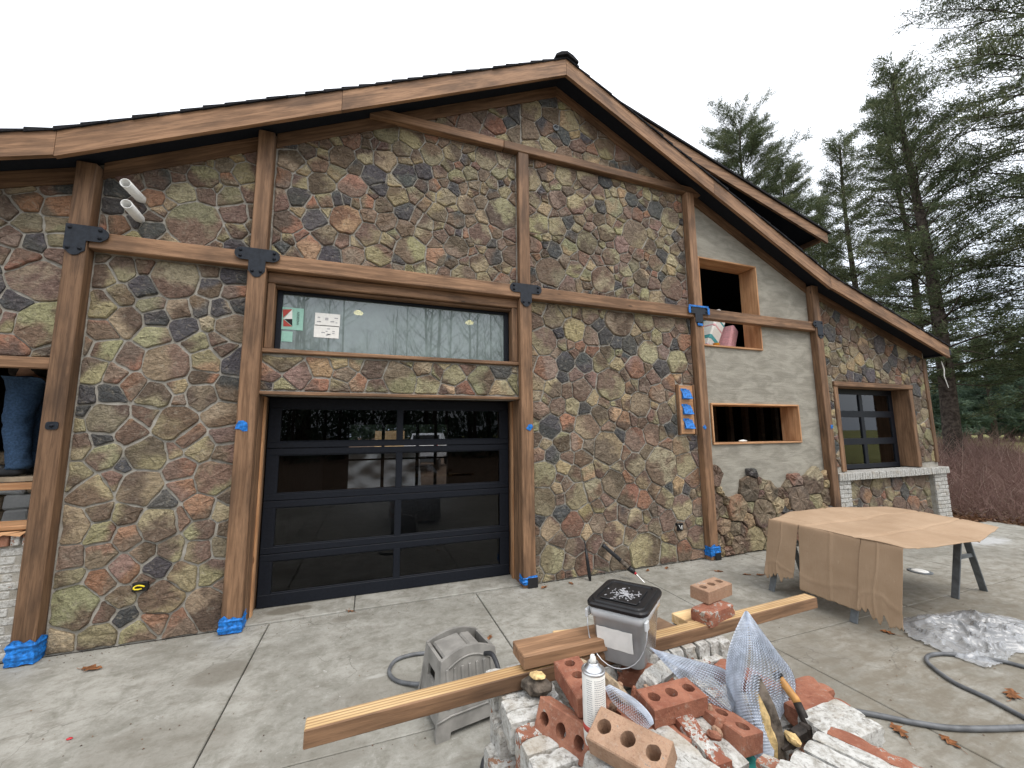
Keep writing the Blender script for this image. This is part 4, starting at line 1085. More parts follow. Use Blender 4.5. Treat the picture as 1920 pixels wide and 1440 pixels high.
BM = [MB().cbox((-0.0985, 0, 0), (0.0985, 0.06, 0.0585), 0.005, jit=0.003, rn=random.Random(i)).mesh('brick', MT['brick']) for i in range(4)]
HM = [MB().cbox((-0.0465, 0, 0), (0.0465, 0.06, 0.0585), 0.005, jit=0.003, rn=random.Random(9 + i)).mesh('brick', MT['brick']) for i in range(2)]
for k in range(13):
    for j in range(4):
        xx = -2.74 - j * 0.208 - (0.104 if k % 2 else 0)
        o = inst(sr.choice(BM), 'brick', lb, Matrix.Translation((xx, D + 0.008 + sr.uniform(-.0015, .0015), 0.008 + k * 0.0685)))
        paint_brick(o, sr.choice((0.95, 0.88, 0.80, 0.92, 0.72)), 0.4)
for j in range(10):
    o = inst(sr.choice(HM), 'brick', lb, Matrix.Translation((-2.67 - j * 0.072, D - 0.02, 0.912)) @ Matrix.Rotation(R(90), 4, 'Y') @ Matrix.Translation((-0.046, 0, -0.029)))
    paint_brick(o, sr.choice((0.5, 0.38, 0.6)), 0.25)
timber('window_sill', (-5.5, D + 0.10, 1.06), (-2.632, D + 0.10, 1.06), 0.04, 0.30, 'plank' if False else 'raw_fir', 0.1)
m = MB()     # splintered end of the sill board
m.prism([(-2.95, 1.03), (-2.64, 1.035), (-2.64, 1.045), (-2.70, 0.99), (-2.80, 1.01), (-2.88, 0.975)][::-1], D - 0.05, D - 0.03); m.f = [f_[::-1] for f_ in m.f]; o = m.build('window_sill', MT['raw_fir'], bld); o['tone'] = 0.2

# ---- inside of the building
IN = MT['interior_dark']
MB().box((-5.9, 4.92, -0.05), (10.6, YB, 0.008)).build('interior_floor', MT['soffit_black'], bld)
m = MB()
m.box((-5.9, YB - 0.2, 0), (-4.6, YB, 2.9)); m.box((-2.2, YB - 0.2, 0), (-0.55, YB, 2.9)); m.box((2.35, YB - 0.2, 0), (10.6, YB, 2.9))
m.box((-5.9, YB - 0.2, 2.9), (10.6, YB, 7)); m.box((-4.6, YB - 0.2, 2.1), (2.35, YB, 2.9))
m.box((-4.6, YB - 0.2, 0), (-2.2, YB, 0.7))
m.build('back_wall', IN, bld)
m = MB(); 
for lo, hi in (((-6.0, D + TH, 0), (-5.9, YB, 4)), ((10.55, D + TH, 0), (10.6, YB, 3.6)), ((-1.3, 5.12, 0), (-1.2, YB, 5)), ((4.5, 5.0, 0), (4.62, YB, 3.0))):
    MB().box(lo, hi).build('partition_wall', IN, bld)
m = MB()
for xx in (0.35, 1.35, 1.9): MB().box((xx, YB - 0.35, 0), (xx + 0.09, YB - 0.26, 2.1)).build('door_post', IN, bld)
m.box((-0.55, YB - 0.3, 1.05), (2.35, YB - 0.26, 1.1)); m.build('door_rail', IN, bld)
for k in range(9): MB().box((5.0 + k * 0.42, 5.9, 0), (5.09 + k * 0.42, 5.99, 3.0)).build('stud', MT['dark_lumber'], bld)
for px, py, yy in ((672, 590, 7.6), (880, 608, 7.6)):
    p = Wl(px, py, yy)
    ob = empty('ceiling_lamp', p); ob.parent = bld; ob.matrix_basis = WM[bld.name].inverted() @ WM[ob.name]
    m = MB(); m.lathe([(0.02, 0.0), (0.075, 0.01), (0.085, 0.04), (0.03, 0.08)], 14, Matrix.Translation(p)); m.build('bulb', MT['lamp_glow'], ob, True)
    m = MB(); m.tube([p + Vector((0, 0, 0.05)), Vector((p.x, p.y, fb(p.x) + 0.09))], 0.012, 6); m.build('cord', MT['black_plastic'], ob)

# ================================================================== BRICK CUBE IN THE FOREGROUND
def holed_brick(seed):
    """0.2 x 0.09 x 0.06 with three round cores through the bed face; origin at the centre"""
    rn = random.Random(seed)
    L, W_, T = 0.198, 0.092, 0.058
    m = MB(); n = 16; seg = L / 3
    b = 0.003
    for k in range(3):
        cx = -L / 2 + seg * (k + 0.5); r = 0.0185 + rn.uniform(-0.0008, 0.0008)
        hx, hy = seg / 2, W_ / 2 - b
        x_lo, x_hi = cx - hx + (b if k == 0 else 0), cx + hx - (b if k == 2 else 0)
        sq, ci = [], []
        for j in range(n):
            a = 2 * PI * j / n
            c_, s_ = math.cos(a), math.sin(a)
            q = 1 / max(abs(c_), abs(s_))
            px_, py_ = cx + c_ * q * hx, s_ * q * hy
            px_ = min(max(px_, x_lo), x_hi)
            sq.append((px_, py_)); rr_ = r * rn.uniform(0.95, 1.06); ci.append((cx + c_ * rr_, s_ * rr_))
        vs = [(x, y, T / 2) for x, y in sq] + [(x, y, T / 2) for x, y in ci] + [(x, y, -T / 2) for x, y in sq] + [(x, y, -T / 2) for x, y in ci]
        fs = []
        for j in range(n):
            i2 = (j + 1) % n
            fs += [(j, i2, i2 + n, j + n), (2 * n + i2, 2 * n + j, 3 * n + j, 3 * n + i2), (n + j, n + i2, 3 * n + i2, 3 * n + j)]
        m.add(vs, fs)
    # sides with a small chamfer to the bed faces
    x, y, z = L / 2, W_ / 2, T / 2
    ring = lambda dx, zz: [(-x + dx, -y + dx, zz), (x - dx, -y + dx, zz), (x - dx, y - dx, zz), (-x + dx, y - dx, zz)]
    vs = ring(b, z) + ring(0, z - b) + ring(0, -z + b) + ring(b, -z)
    fs = [(i + 4 * k, i + 4 * (k + 1), (i + 1) % 4 + 4 * (k + 1), (i + 1) % 4 + 4 * k) for k in range(3) for i in range(4)]
    m.add(vs, fs)
    return m.mesh('brick', MT['brick'])
def chipped_brick(seed):
    rn = random.Random(seed)
    m = MB(); L, W_, T = 0.198, 0.092, 0.058
    # subdivided box with worn edges and corners knocked off
    nx_, ny_, nz_ = 9, 5, 4
    idx = {}
    def vert(i, j, k):
        if (i, j, k) not in idx:
            p = [(-0.5 + i / nx_) * L, (-0.5 + j / ny_) * W_, (-0.5 + k / nz_) * T]
            ext = sum((i in (0, nx_), j in (0, ny_), k in (0, nz_)))
            if ext >= 2:
                w_ = (0.0012 if ext == 2 else 0.003) * (rn.uniform(0.5, 1.6) + (rn.uniform(0, 5.5) if rn.random() < 0.14 else 0))
                if i in (0, nx_): p[0] -= math.copysign(w_, p[0])
                if j in (0, ny_): p[1] -= math.copysign(w_, p[1])
                if k in (0, nz_): p[2] -= math.copysign(w_, p[2])
            else:
                p = [q + rn.uniform(-0.0004, 0.0004) for q in p]
            idx[(i, j, k)] = len(m.v); m.v.append(tuple(p))
        return idx[(i, j, k)]
    for k, s_ in ((0, 0), (nz_, 1)):
        for i in range(nx_):
            for j in range(ny_):
                q = [vert(i, j, k), vert(i + 1, j, k), vert(i + 1, j + 1, k), vert(i, j + 1, k)]; m.f.append(tuple(q if s_ else q[::-1]))
    for j, s_ in ((0, 1), (ny_, 0)):
        for i in range(nx_):
            for k in range(nz_):
                q = [vert(i, j, k), vert(i + 1, j, k), vert(i + 1, j, k + 1), vert(i, j, k + 1)]; m.f.append(tuple(q if s_ else q[::-1]))
    for i, s_ in ((0, 0), (nx_, 1)):
        for j in range(ny_):
            for k in range(nz_):
                q = [vert(i, j, k), vert(i, j + 1, k), vert(i, j + 1, k + 1), vert(i, j, k + 1)]; m.f.append(tuple(q if s_ else q[::-1]))
    return m.mesh('brick', MT['brick'])
HB = [holed_brick(i) for i in range(3)]
CB = [chipped_brick(20 + i) for i in range(5)]
br = random.Random(8)
def brick(mw, paint, tan, label, group=None, holes=False):
    o = inst(br.choice(HB if holes else CB), 'brick', None, mw)
    paint_brick(o, paint, tan)
    return tag(o, label, 'brick', group)
ZX = Matrix.Rotation(R(90), 4, 'X')                  # on edge: bed face turned to the side
def at(x, y, z, rz=0.0, edge=False, tx=0.0, ty=0.0):
    return Matrix.Translation((x, y, z)) @ Matrix.Rotation(R(rz), 4, 'Z') @ Matrix.Rotation(R(ty), 4, 'Y') @ Matrix.Rotation(R(tx), 4, 'X') @ (ZX if edge else Matrix.Identity(4))
def along(pa, pb, za, zb, edge=False, roll=0.0):
    """brick whose top centre line runs between two picture points at heights za, zb"""
    a, b = G(*pa, za), G(*pb, zb)
    c = (a + b) / 2
    mw = frame_x(c, c + (b - a))
    return mw @ Matrix.Rotation(R(roll), 4, 'X') @ Matrix.Translation((0, 0, -0.046 if edge else -0.029)) @ (ZX if edge else Matrix.Identity(4))
LOW = 'bricks stacked in the lower courses of the cube'
# lower courses (edge-laid, 0.095 high), three sides of a hollow cube
XL, XRt, YBk = 0.47, 1.45, 1.57
ZT = 0.905
nlow = 0
for c in range(1, 9):
    zc = ZT - 0.096 * c - 0.047
    for k in range(14):       # left side: stretchers with their cores showing on odd courses, headers on even ones
        y = 1.535 - k * 0.0615
        if c % 2 == 0:
            brick(at(XL + 0.085 + br.uniform(-.008, .008), y, zc, br.uniform(-1, 1), True), br.uniform(0.6, 0.9), 0.4, 'painted header brick in a lower course at the left of the cube', LOW)
    if c % 2 == 1:
        for k in range(4):
            brick(at(XL + 0.03 + br.uniform(-.004, .004), 1.47 - k * 0.207, zc, 90 + br.uniform(-1, 1), True), 0.22, 0.25, 'red cored brick on edge in a lower course at the left', LOW, True)
            brick(at(XL + 0.098, 1.47 - k * 0.207, zc, 90, True), 0.5, 0.3, 'red cored brick on edge in a lower course at the left', LOW)
    if c >= 1:
        for k in range(12):   # back side
            brick(at(XL + 0.24 + k * 0.0640, 1.50, zc, 90 + br.uniform(-1, 1), True), br.uniform(0.55, 0.9), 0.4, 'painted brick in a lower course at the back of the cube', LOW)
        for k in range(10):   # right side
            brick(at(XRt - 0.10, 1.36 - k * 0.0640, zc, br.uniform(-1, 1), True), br.uniform(0.45, 0.9), 0.4, 'painted brick in a lower course at the right of the cube', LOW)
# top course, left side: headers on edge, their tops seen one behind the other
LT = [(0.86, 0.4, 'white'), (0.80, 0.5, 'white'), (0.78, 0.3, 'chalky'), (0.74, 0.3, 'dusty'), (0.80, 0.3, 'clean white'), (0.50, 0.1, 'flaking red'), (0.93, 0.3, 'bright white'), (0.8, 0.7, 'tan and white'), (0.86, 0.5, 'greyish'), (0.7, 0.4, 'patchy white'), (0.8, 0.4, 'scuffed white'), (0.9, 0.4, 'glossy')]
for k, (pt, tn, wd) in enumerate(LT):
    y = 1.545 - k * 0.0625
    brick(at(XL + 0.07 + br.uniform(-.006, .006) + (0.012 if k in (2, 5) else 0), y, ZT - 0.047 + br.uniform(-.003, .003), br.uniform(-2, 2), True), pt, tn,
          wd + ' brick on edge, top left row, ' + ('farthest back' if k == 0 else ('in front of the %s one' % LT[k - 1][2])), 'bricks on edge along the left side')
# stepped bricks sticking out at the left
brick(along((962, 1254 + 6), (996, 1246 + 4), 0.90, 0.90, True), 0.92, 0.4, 'white brick under the long board at the back left corner of the brick cube')
brick(along((955, 1338), (990, 1330), 0.83, 0.83, True), 0.93, 0.3, 'white brick jutting out on the left below the piece with yellow foam')
brick(along((968, 1360), (1000, 1351), 0.825, 0.825, True), 0.72, 0.75, 'tan stained brick jutting out on the left below the top row')
brick(along((948, 1394), (978, 1383), 0.76, 0.76, True), 0.70, 0.7, 'lowest brick jutting out on the left with mustard coloured stain')
brick(along((955, 1420), (990, 1408), 0.755, 0.755, True), 0.6, 0.6, 'stained brick at the lower left corner nearest the black hose', holes=False)
# back row: headers on edge, ends and tops painted white
for k in range(9):
    x = 0.90 + k * 0.066
    brick(at(x, 1.515 + br.uniform(-.006, .006), ZT - 0.045 + br.uniform(-.003, .003), 90 + br.uniform(-2.5, 2.5), True), (0.82, 0.78, 0.74, 0.80, 0.84, 0.76, 0.6, 0.80, 0.84)[k], 0.2,
          ('white painted brick in the back row, %s') % ('behind the bucket', 'under the right side of the bucket', 'at the right foot of the bucket', 'under the dark offcut', 'just right of the dark offcut', 'under the left end of the yellow plank', 'mid plank, red edge', 'under the right end of the yellow plank', 'last on the right behind the mesh')[k], 'white bricks in the back row')
brick(at(1.47, 1.50, ZT - 0.047, 90, True), 0.9, 0.3, 'white brick at the back right corner of the brick cube', 'white bricks in the back row')
# right side: tops of flat bricks, red then white
brick(along((1475, 1296), (1530, 1281), 0.89, 0.89), 0.30, 0.0, 'weathered red brick right of the hammer handle, the farther of two')
brick(along((1500, 1330), (1563, 1308), 0.89, 0.89), 0.22, 0.0, 'weathered red brick right of the hammer handle, the nearer of two')
brick(along((1528, 1352), (1590, 1326), 0.893, 0.893), 0.97, 0.1, 'smooth white brick beside the hammer head')
brick(along((1555, 1375), (1622, 1345), 0.893, 0.893), 0.95, 0.4, 'cream white brick in front of the smooth white one')
# front right: long bricks on edge side by side, running towards the camera
q0, q1 = G(1553, 1363, 0.955), G(1705, 1432, 0.955)
qd = (q1 - q0).normalized(); qn = Vector((0, 0, 1)).cross(qd) * -1
for k, (pt, tn, wd) in enumerate(((0.38, 0.0, 'red brick with streaks of white paint, outermost of the front right row'),
                                  (0.68, 0.9, 'grey tan brick with a white smear in the front right row'),
                                  (0.78, 0.9, 'weathered grey brick in the middle of the front right row'),
                                  (0.88, 0.6, 'cream painted brick in the front right row'),
                                  (0.93, 0.2, 'white brick with a red corner, innermost of the front right row'))):
    c_ = q0 + qd * (0.1 - 0.013 * k + br.uniform(-.006, .006)) + qn * 0.0615 * k
    brick(frame_x(c_, c_ + qd) @ Matrix.Rotation(R(br.uniform(-5, 5)), 4, 'X') @ Matrix.Rotation(R(br.uniform(-1.5, 1.5)), 4, 'Z') @ Matrix.Translation((0, 0, -0.046 + br.uniform(-.006, .004))) @ ZX, pt, tn, wd)
brick(along((1470, 1445), (1540, 1490), 0.93, 0.93, True), 0.45, 0.1, 'red and white brick at the bottom edge beside the teal lid')
# loose cored bricks thrown on top
brick(along((1043, 1318), (1096, 1352), 0.965, 0.965, True, -22), 0.30, 0.1, 'red cored brick standing on edge left of the spray can, holes facing left', holes=True)
brick(along((1070, 1246), (1098, 1286), 1.03, 1.03, False, 4), 0.30, 0.0, 'orange cored brick lying flat behind the spray can', holes=True)
brick(along((1216, 1309), (1300, 1287), 0.985, 0.985, False, 4), 0.27, 0.0, 'orange cored brick in the middle of the rubble', holes=True)
brick(along((1330, 1320), (1378, 1352), 0.935, 0.935, False, -10), 0.32, 0.05, 'rusty red cored brick under the lower end of the mesh', holes=True)
brick(along((1133, 1362), (1225, 1411), 1.03, 1.03, False, 24), 0.26, 0.85, 'tan brick with three dark holes tilted towards the front', holes=True)
brick(along((1222, 1268), (1256, 1244), 0.95, 0.93, True, 25), 0.75, 0.95, 'tan brick leaning on its side right below the bucket')
brick(along((1290, 1352), (1325, 1392), 0.94, 0.93, True), 0.52, 0.0, 'red brick with flaked white paint next to a grey one in the hollow')
brick(along((1318, 1362), (1352, 1395), 0.915, 0.905, True), 0.72, 0.95, 'dirty grey brick standing on edge in the hollow')
brick(along((1238, 1393), (1290, 1438), 0.93, 0.93, True), 0.95, 0.2, 'white brick on edge right of the tan holed brick, the left of two')
brick(along((1262, 1383), (1320, 1432), 0.93, 0.93, True), 0.96, 0.2, 'white brick on edge right of the tan holed brick, the right of two')
brick(along((1180, 1325), (1235, 1370), 0.91, 0.91, False), 0.30, 0.0, 'dusty red brick under the curved strip of mesh')
brick(along((1205, 1345), (1255, 1375), 0.925, 0.925, False), 0.10, 0.0, 'bright orange brick peeping out beside the tan holed brick')
brick(along((1135, 1425), (1200, 1460), 0.945, 0.945, True), 0.8, 0.8, 'grey brick under the tan holed brick')
brick(along((1180, 1246), (1240, 1260), 0.90, 0.90, False), 0.15, 0.1, 'rust red brick in shade under the bucket')
brick(along((1100, 1290), (1150, 1310), 0.905, 0.905, False), 0.2, 0.1, 'rust red brick behind the spray can base')
brick(along((1285, 1240), (1330, 1225), 0.86, 0.86, False), 0.6, 0.1, 'half painted brick lying behind the mesh below the back row', holes=True)
brick(along((1370, 1250), (1420, 1270), 0.86, 0.86, False), 0.25, 0.0, 'red brick hidden behind the tall mesh')
# two bricks stacked on the yellow plank
brick(along((1297, 1152), (1372, 1122), 1.005, 1.005, False), 0.42, 0.0, 'red brick with white spatter under the tan one on the yellow plank')
brick(along((1298, 1108), (1366, 1083), 1.067, 1.067, False, 3), 0.35, 0.8, 'tan cored brick with whitewashed sides on top of the pair on the yellow plank', holes=True)
# rubble, dead leaves and dirt in the hollow
tag(MB().box((XL + 0.15, 0.62, 0.30), (XRt - 0.2, 1.45, 0.52)).build('dirt', MT['dirt'], None), kind='stuff')
V_, F_, K_ = [], [], []
for i in range(900):
    x, y = br.uniform(XL + 0.2, XRt - 0.22), br.uniform(0.65, 1.42)
    z = 0.53 + br.uniform(0, 0.16)
    mw = Matrix.Translation((x, y, z)) @ Euler((br.uniform(-.7, .7), br.uniform(-.7, .7), br.uniform(0, 6.3))).to_matrix().to_4x4()
    s_ = br.uniform(0.012, 0.03); k = len(V_)
    for p in ((-s_, 0, 0), (0, -s_ * .45, .004), (s_, 0, 0), (0, s_ * .45, .004)): V_.append(tuple(mw @ Vector(p)))
    F_.append((k, k + 1, k + 2, k + 3)); K_ += [br.random() * 0.7] * 4
tag(put(bpy.data.objects.new('dead_leaves', numpy_mesh('dead_leaves', V_, F_, MT['leaf_litter'], {'leafcol': K_}))), kind='stuff')
tag(inst(MB().lathe([(0.05, 0), (0.085, 0.012), (0.09, 0.03), (0.06, 0.042), (0.02, 0.045)], 20).mesh('lid', MT['teal_plastic'], True), 'lid', None, Matrix.Translation(G(1378, 1452, 0.80))), 'teal plastic lid peeping over the bottom edge among bricks', 'lid')

# chunks
def chunk(name, mw, size, mat, seed, parent=None, n=10):
    rn = random.Random(seed); m = MB(); rows_ = []
    for i in range(7):
        t_ = i / 6; rad = math.sin(PI * min(max(t_, 0.04), 0.96)) ** 0.45
        rows_.append([((t_ - 0.5) * size[0], math.cos(2 * PI * j / n) * size[1] / 2 * rad * rn.uniform(0.78, 1.12), math.sin(2 * PI * j / n) * size[2] / 2 * rad * rn.uniform(0.72, 1.12)) for j in range(n)])
    for r_ in rows_: m.v += r_
    for i in range(6):
        for j in range(n): a = i * n + j; b_ = i * n + (j + 1) % n; m.f.append((a, a + n, b_ + n, b_))
    m.f.append(tuple(range(n))); m.f.append(tuple(range(6 * n, 7 * n))[::-1])
    return inst(m.mesh(name, MT[mat]), name, parent, mw)
c1 = tag(chunk('stone_chunk', along((990, 1272), (1022, 1276), 0.955, 0.955) @ Matrix.Translation((0, 0, 0.01)), (0.105, 0.075, 0.065), 'chunk_bark', 1), 'mottled chunk with a patch of yellow foam beside the red cored brick', 'stone chunk')
chunk('foam_patch', along((998, 1258), (1018, 1262), 0.985, 0.985) @ Matrix.Translation((0, 0, 0.018)), (0.055, 0.045, 0.02), 'foam_tan', 2, c1)
tag(chunk('stone_chunk', along((1140, 1258), (1180, 1300), 0.985, 0.94), (0.17, 0.04, 0.05), 'tan_stone', 3), 'long tan stone sliver right of the spray can', 'stone chunk')
tag(chunk('stone_chunk', along((1075, 1230), (1100, 1240), 0.99, 0.99), (0.09, 0.07, 0.06), 'tan_stone', 5), 'pitted tan chunk behind the orange brick and the spray can', 'stone chunk')
bk = Dp(1418, 1272, 1.27); bk2 = Dp(1452, 1392, 1.22)
c2 = tag(chunk('bark_slab', frame_x(bk, bk2, Vector((0.5, -0.8, 0.2))) @ Matrix.Translation((0.11, 0, 0)), (0.235, 0.055, 0.07), 'chunk_bark', 7), 'grey brown slab of bark standing in front of the mesh', 'bark slab')
chunk('inner_wood', frame_x(bk, bk2, Vector((0.5, -0.8, 0.2))) @ Matrix.Translation((0.125, -0.022, -0.012)), (0.20, 0.03, 0.055), 'foam_tan', 9, c2)
tag(chunk('stone_chunk', along((1482, 1362), (1502, 1378), 0.90, 0.89), (0.045, 0.035, 0.03), 'foam_tan', 11), 'small crumbly tan lump below the hammer handle', 'stone chunk')

for k in range(12):
    p_ = G(*((1160, 1300), (1190, 1310), (1150, 1330), (1275, 1330), (1300, 1345), (1340, 1395), (1250, 1320), (1330, 1345), (1110, 1345), (1350, 1370), (1215, 1300), (1345, 1380))[k], 0.915)
    o = chunk('brick_crumb', Matrix.Translation(p_ + Vector((0, 0, br.uniform(-0.01, 0.03)))) @ Euler((br.uniform(0, 3), br.uniform(0, 3), br.uniform(0, 3))).to_matrix().to_4x4(), (br.uniform(0.03, 0.06), br.uniform(0.025, 0.04), br.uniform(0.02, 0.03)), 'brick', 60 + k, n=7)
    paint_brick(o, 0.35, br.choice((0.1, 0.8))); tag(o, 'small broken crumb of brick among the rubble', 'brick crumb', 'brick crumbs in the rubble')
# ---- lumber on the pile
def lumber(pa, pb, z, wd, hg, mat, label, tone=0.0, name='board', side=None, L=None, cat='board'):
    """board whose top edge nearest the camera runs pa-pb at height z"""
    a, b = G(*pa, z), G(*pb, z)
    d_ = (b - a).normalized()
    if L: b = a + d_ * L
    nrm = Vector((0, 0, 1)).cross(d_)
    a2, b2 = a + nrm * wd / 2 - Vector((0, 0, hg / 2)), b + nrm * wd / 2 - Vector((0, 0, hg / 2))
    o = timber(name, a2, b2, hg, wd, mat, tone, None, b=0.003, jit=0.001)
    if side:
        o.data.materials.append(MT[side])
        for p_ in o.data.polygons:
            if abs(p_.normal.y) > 0.7: p_.material_index = 1
    return tag(o, label, cat)
lumber((570, 1371), (1503, 1128), 0.957, 0.062, 0.05, 'striped_pine', 'long pale board with striped grain lying across the brick cube', -0.18, side='stained_timber', L=2.32)
lumber((983, 1232), (1100, 1206), 1.012, 0.12, 0.045, 'stained_timber', 'brown stained timber offcut lying on the long board left of the bucket', 0.25, L=0.36)
lumber((1043, 1196), (1100, 1190), 0.985, 0.06, 0.06, 'pine_board', 'pale yellow offcut under the bucket behind the brown one', 0.05, L=0.28)
lumber((1290, 1166), (1400, 1138), 0.955, 0.10, 0.042, 'pine_board', 'short yellow plank on the back row of white bricks', 0.05, L=0.30)
lumber((1240, 1193), (1284, 1178), 0.945, 0.13, 0.04, 'dark_lumber', 'dark offcut with rough sawn end right of the bucket', 0.3, L=0.13)

# ---- bucket
bc = empty('bucket', (0, 0, 0), mw=Matrix.Translation((1.003, 1.448, 0.925)) @ Matrix.Rotation(R(-52.4), 4, 'Z'))
tag(bc, 'square translucent plastic bucket with a black lid on the brick pile', 'bucket')
bw = WM[bc.name] @ Matrix.Diagonal((0.92, 1.13, 1.0, 1.0))
def rrect(hw, r, n=5):
    o = []
    for (cx, cy, a0) in ((hw - r, hw - r, 0), (-hw + r, hw - r, 90), (-hw + r, -hw + r, 180), (hw - r, -hw + r, 270)):
        o += [(cx + r * math.cos(R(a0 + 90 * i / n)), cy + r * math.sin(R(a0 + 90 * i / n))) for i in range(n + 1)]
    return o
def loft(prof, cap0=True, cap1=True):
    m = MB(); n = None
    for hw, r, z in prof:
        q = rrect(hw, r); n = len(q); m.v += [(x, y, z) for x, y in q]
    for i in range(len(prof) - 1):
        for j in range(n): a = i * n + j; b_ = i * n + (j + 1) % n; m.f.append((a, b_, b_ + n, a + n))
    if cap0: m.f.append(tuple(range(n))[::-1])
    if cap1: m.f.append(tuple(range((len(prof) - 1) * n, len(prof) * n)))
    return m
inst(loft([(0.090, 0.028, 0.0), (0.097, 0.030, 0.008), (0.113, 0.032, 0.165), (0.121, 0.034, 0.168), (0.122, 0.034, 0.205), (0.118, 0.034, 0.206), (0.108, 0.030, 0.168), (0.092, 0.028, 0.012)], True, True).mesh('bucket_body', MT['bucket_plastic'], True), 'bucket_body', bc, bw)
lid = inst(loft([(0.118, 0.034, 0.200), (0.128, 0.036, 0.203), (0.129, 0.036, 0.214), (0.125, 0.034, 0.220), (0.112, 0.03, 0.2205), (0.109, 0.028, 0.2255), (0.096, 0.02, 0.2262), (0.094, 0.018, 0.222)], True, True).mesh('lid', MT['black_plastic'], False), 'lid', bc, bw)
inst(MB().cbox((-0.078, -0.085, 0.2222), (0.078, 0.06, 0.2285), 0.003).mesh('hatch', MT['black_plastic']), 'hatch', lid, bw)
# dusty remains of a label on the lid
m = MB(); rn = random.Random(4)
for k in range(150):
    x, y = rn.gauss(0.0, 0.026), rn.gauss(-0.02, 0.024); a_ = rn.uniform(0, 6.3); l_ = rn.uniform(0.0012, 0.006); w2 = rn.uniform(0.0008, 0.003)
    m.box((-l_, -w2, 0), (l_, w2, 0.0004 + 0.000004 * k), Matrix.Translation((x, y, 0.2287)) @ Matrix.Rotation(a_, 4, 'Z'))
tag(inst(m.mesh('label_remains', MT['grey_print']), 'label_remains', lid, bw), kind='stuff')
def bk_pt(x, z, out=0.002): # point on the face towards the camera (local -Y)
    hw = 0.097 + (0.113 - 0.097) * (z - 0.008) / 0.157
    return (x, -hw - out, z)
m = MB(); gx = [(-0.085 + 0.15 * i / 8) for i in range(9)]
for zz in (0.060, 0.085, 0.115, 0.135):
    for x in gx: p = bk_pt(x, zz, 0.003 + 0.003 * math.sin(x * 60 + zz * 90) ** 2); m.v.append(p)
for i in range(3):
    for j in range(8): a = i * 9 + j; m.f.append((a, a + 1, a + 10, a + 9))
inst(m.mesh('label', MT['white_paper'], True), 'label', bc, bw)
m = MB(); pts = []
for i in range(15):
    a = PI * i / 14
    pts.append((-0.126 * math.cos(a), -0.128 - 0.0 * i + 0.02 - 0.035 * math.sin(a), 0.172 - 0.155 * math.sin(a) ** 0.8))
m.tube(pts, 0.0022, 6); inst(m.mesh('handle', MT['steel'], True), 'handle', bc, bw)
for sx_ in (-1, 1): inst(MB().cbox((sx_ * 0.124 - 0.006, -0.125, 0.158), (sx_ * 0.124 + 0.006, -0.095, 0.19), 0.003).mesh('handle_lug', MT['bucket_plastic']), 'handle_lug', bc, bw)

# ---- spray can
cb_ = G(1117, 1400, 0.925)
can = empty('spray_can', cb_); tag(can, 'white spray can with a red band standing among the bricks', 'spray can')
mw = WM[can.name]
inst(MB().lathe([(0.029, 0.0), (0.0325, 0.003), (0.0325, 0.196), (0.0315, 0.199)], 28).mesh('can_body', MT['white_paper'], True), 'can_body', can, mw)
inst(MB().lathe([(0.0327, 0.050), (0.0327, 0.066)], 28).mesh('red_band', MT['red_print'], True), 'red_band', can, mw @ Matrix.Translation((0, 0, 0)))
inst(MB().lathe([(0.0327, 0.006), (0.0327, 0.016)], 28).mesh('red_band', MT['red_print'], True), 'red_band', can, mw)
inst(MB().lathe([(0.0335, 0.197), (0.034, 0.200), (0.033, 0.203), (0.029, 0.203), (0.029, 0.2005), (0.024, 0.208), (0.016, 0.217), (0.0155, 0.221), (0.013, 0.221), (0.012, 0.218)], 28).mesh('can_dome', MT['steel'], True), 'can_dome', can, mw)
noz = inst(MB().lathe([(0.009, 0.218), (0.009, 0.228), (0.0075, 0.236), (0.006, 0.239)], 16).mesh('nozzle', MT['white_paper'], True), 'nozzle', can, mw)
inst(MB().tube([(0.004, -0.004, 0.238), (0.008, -0.007, 0.246)], 0.0018, 6).mesh('nozzle_tip', MT['black_plastic']), 'nozzle_tip', noz, mw)
m = MB(); rn = random.Random(6)
for row in range(22):             # two columns of fine print wrapped on the can
    z = 0.185 - row * 0.0055
    for c0, c1 in ((-2.75, -2.25), (-2.05, -1.0)):
        a = c0
        while a < c1:
            l_ = rn.uniform(0.05, 0.16); e_ = min(a + l_, c1); r_ = 0.0327
            k = len(m.v)
            for aa in (a, (a + e_) / 2, e_): m.v += [(r_ * math.cos(aa), r_ * math.sin(aa), z), (r_ * math.cos(aa), r_ * math.sin(aa), z + 0.002)]
            m.f += [(k, k + 2, k + 3, k + 1), (k + 2, k + 4, k + 5, k + 3)]; a = e_ + rn.uniform(0.02, 0.05)
tag(inst(m.mesh('fine_print', MT['grey_print']), 'fine_print', can, mw), kind='stuff')

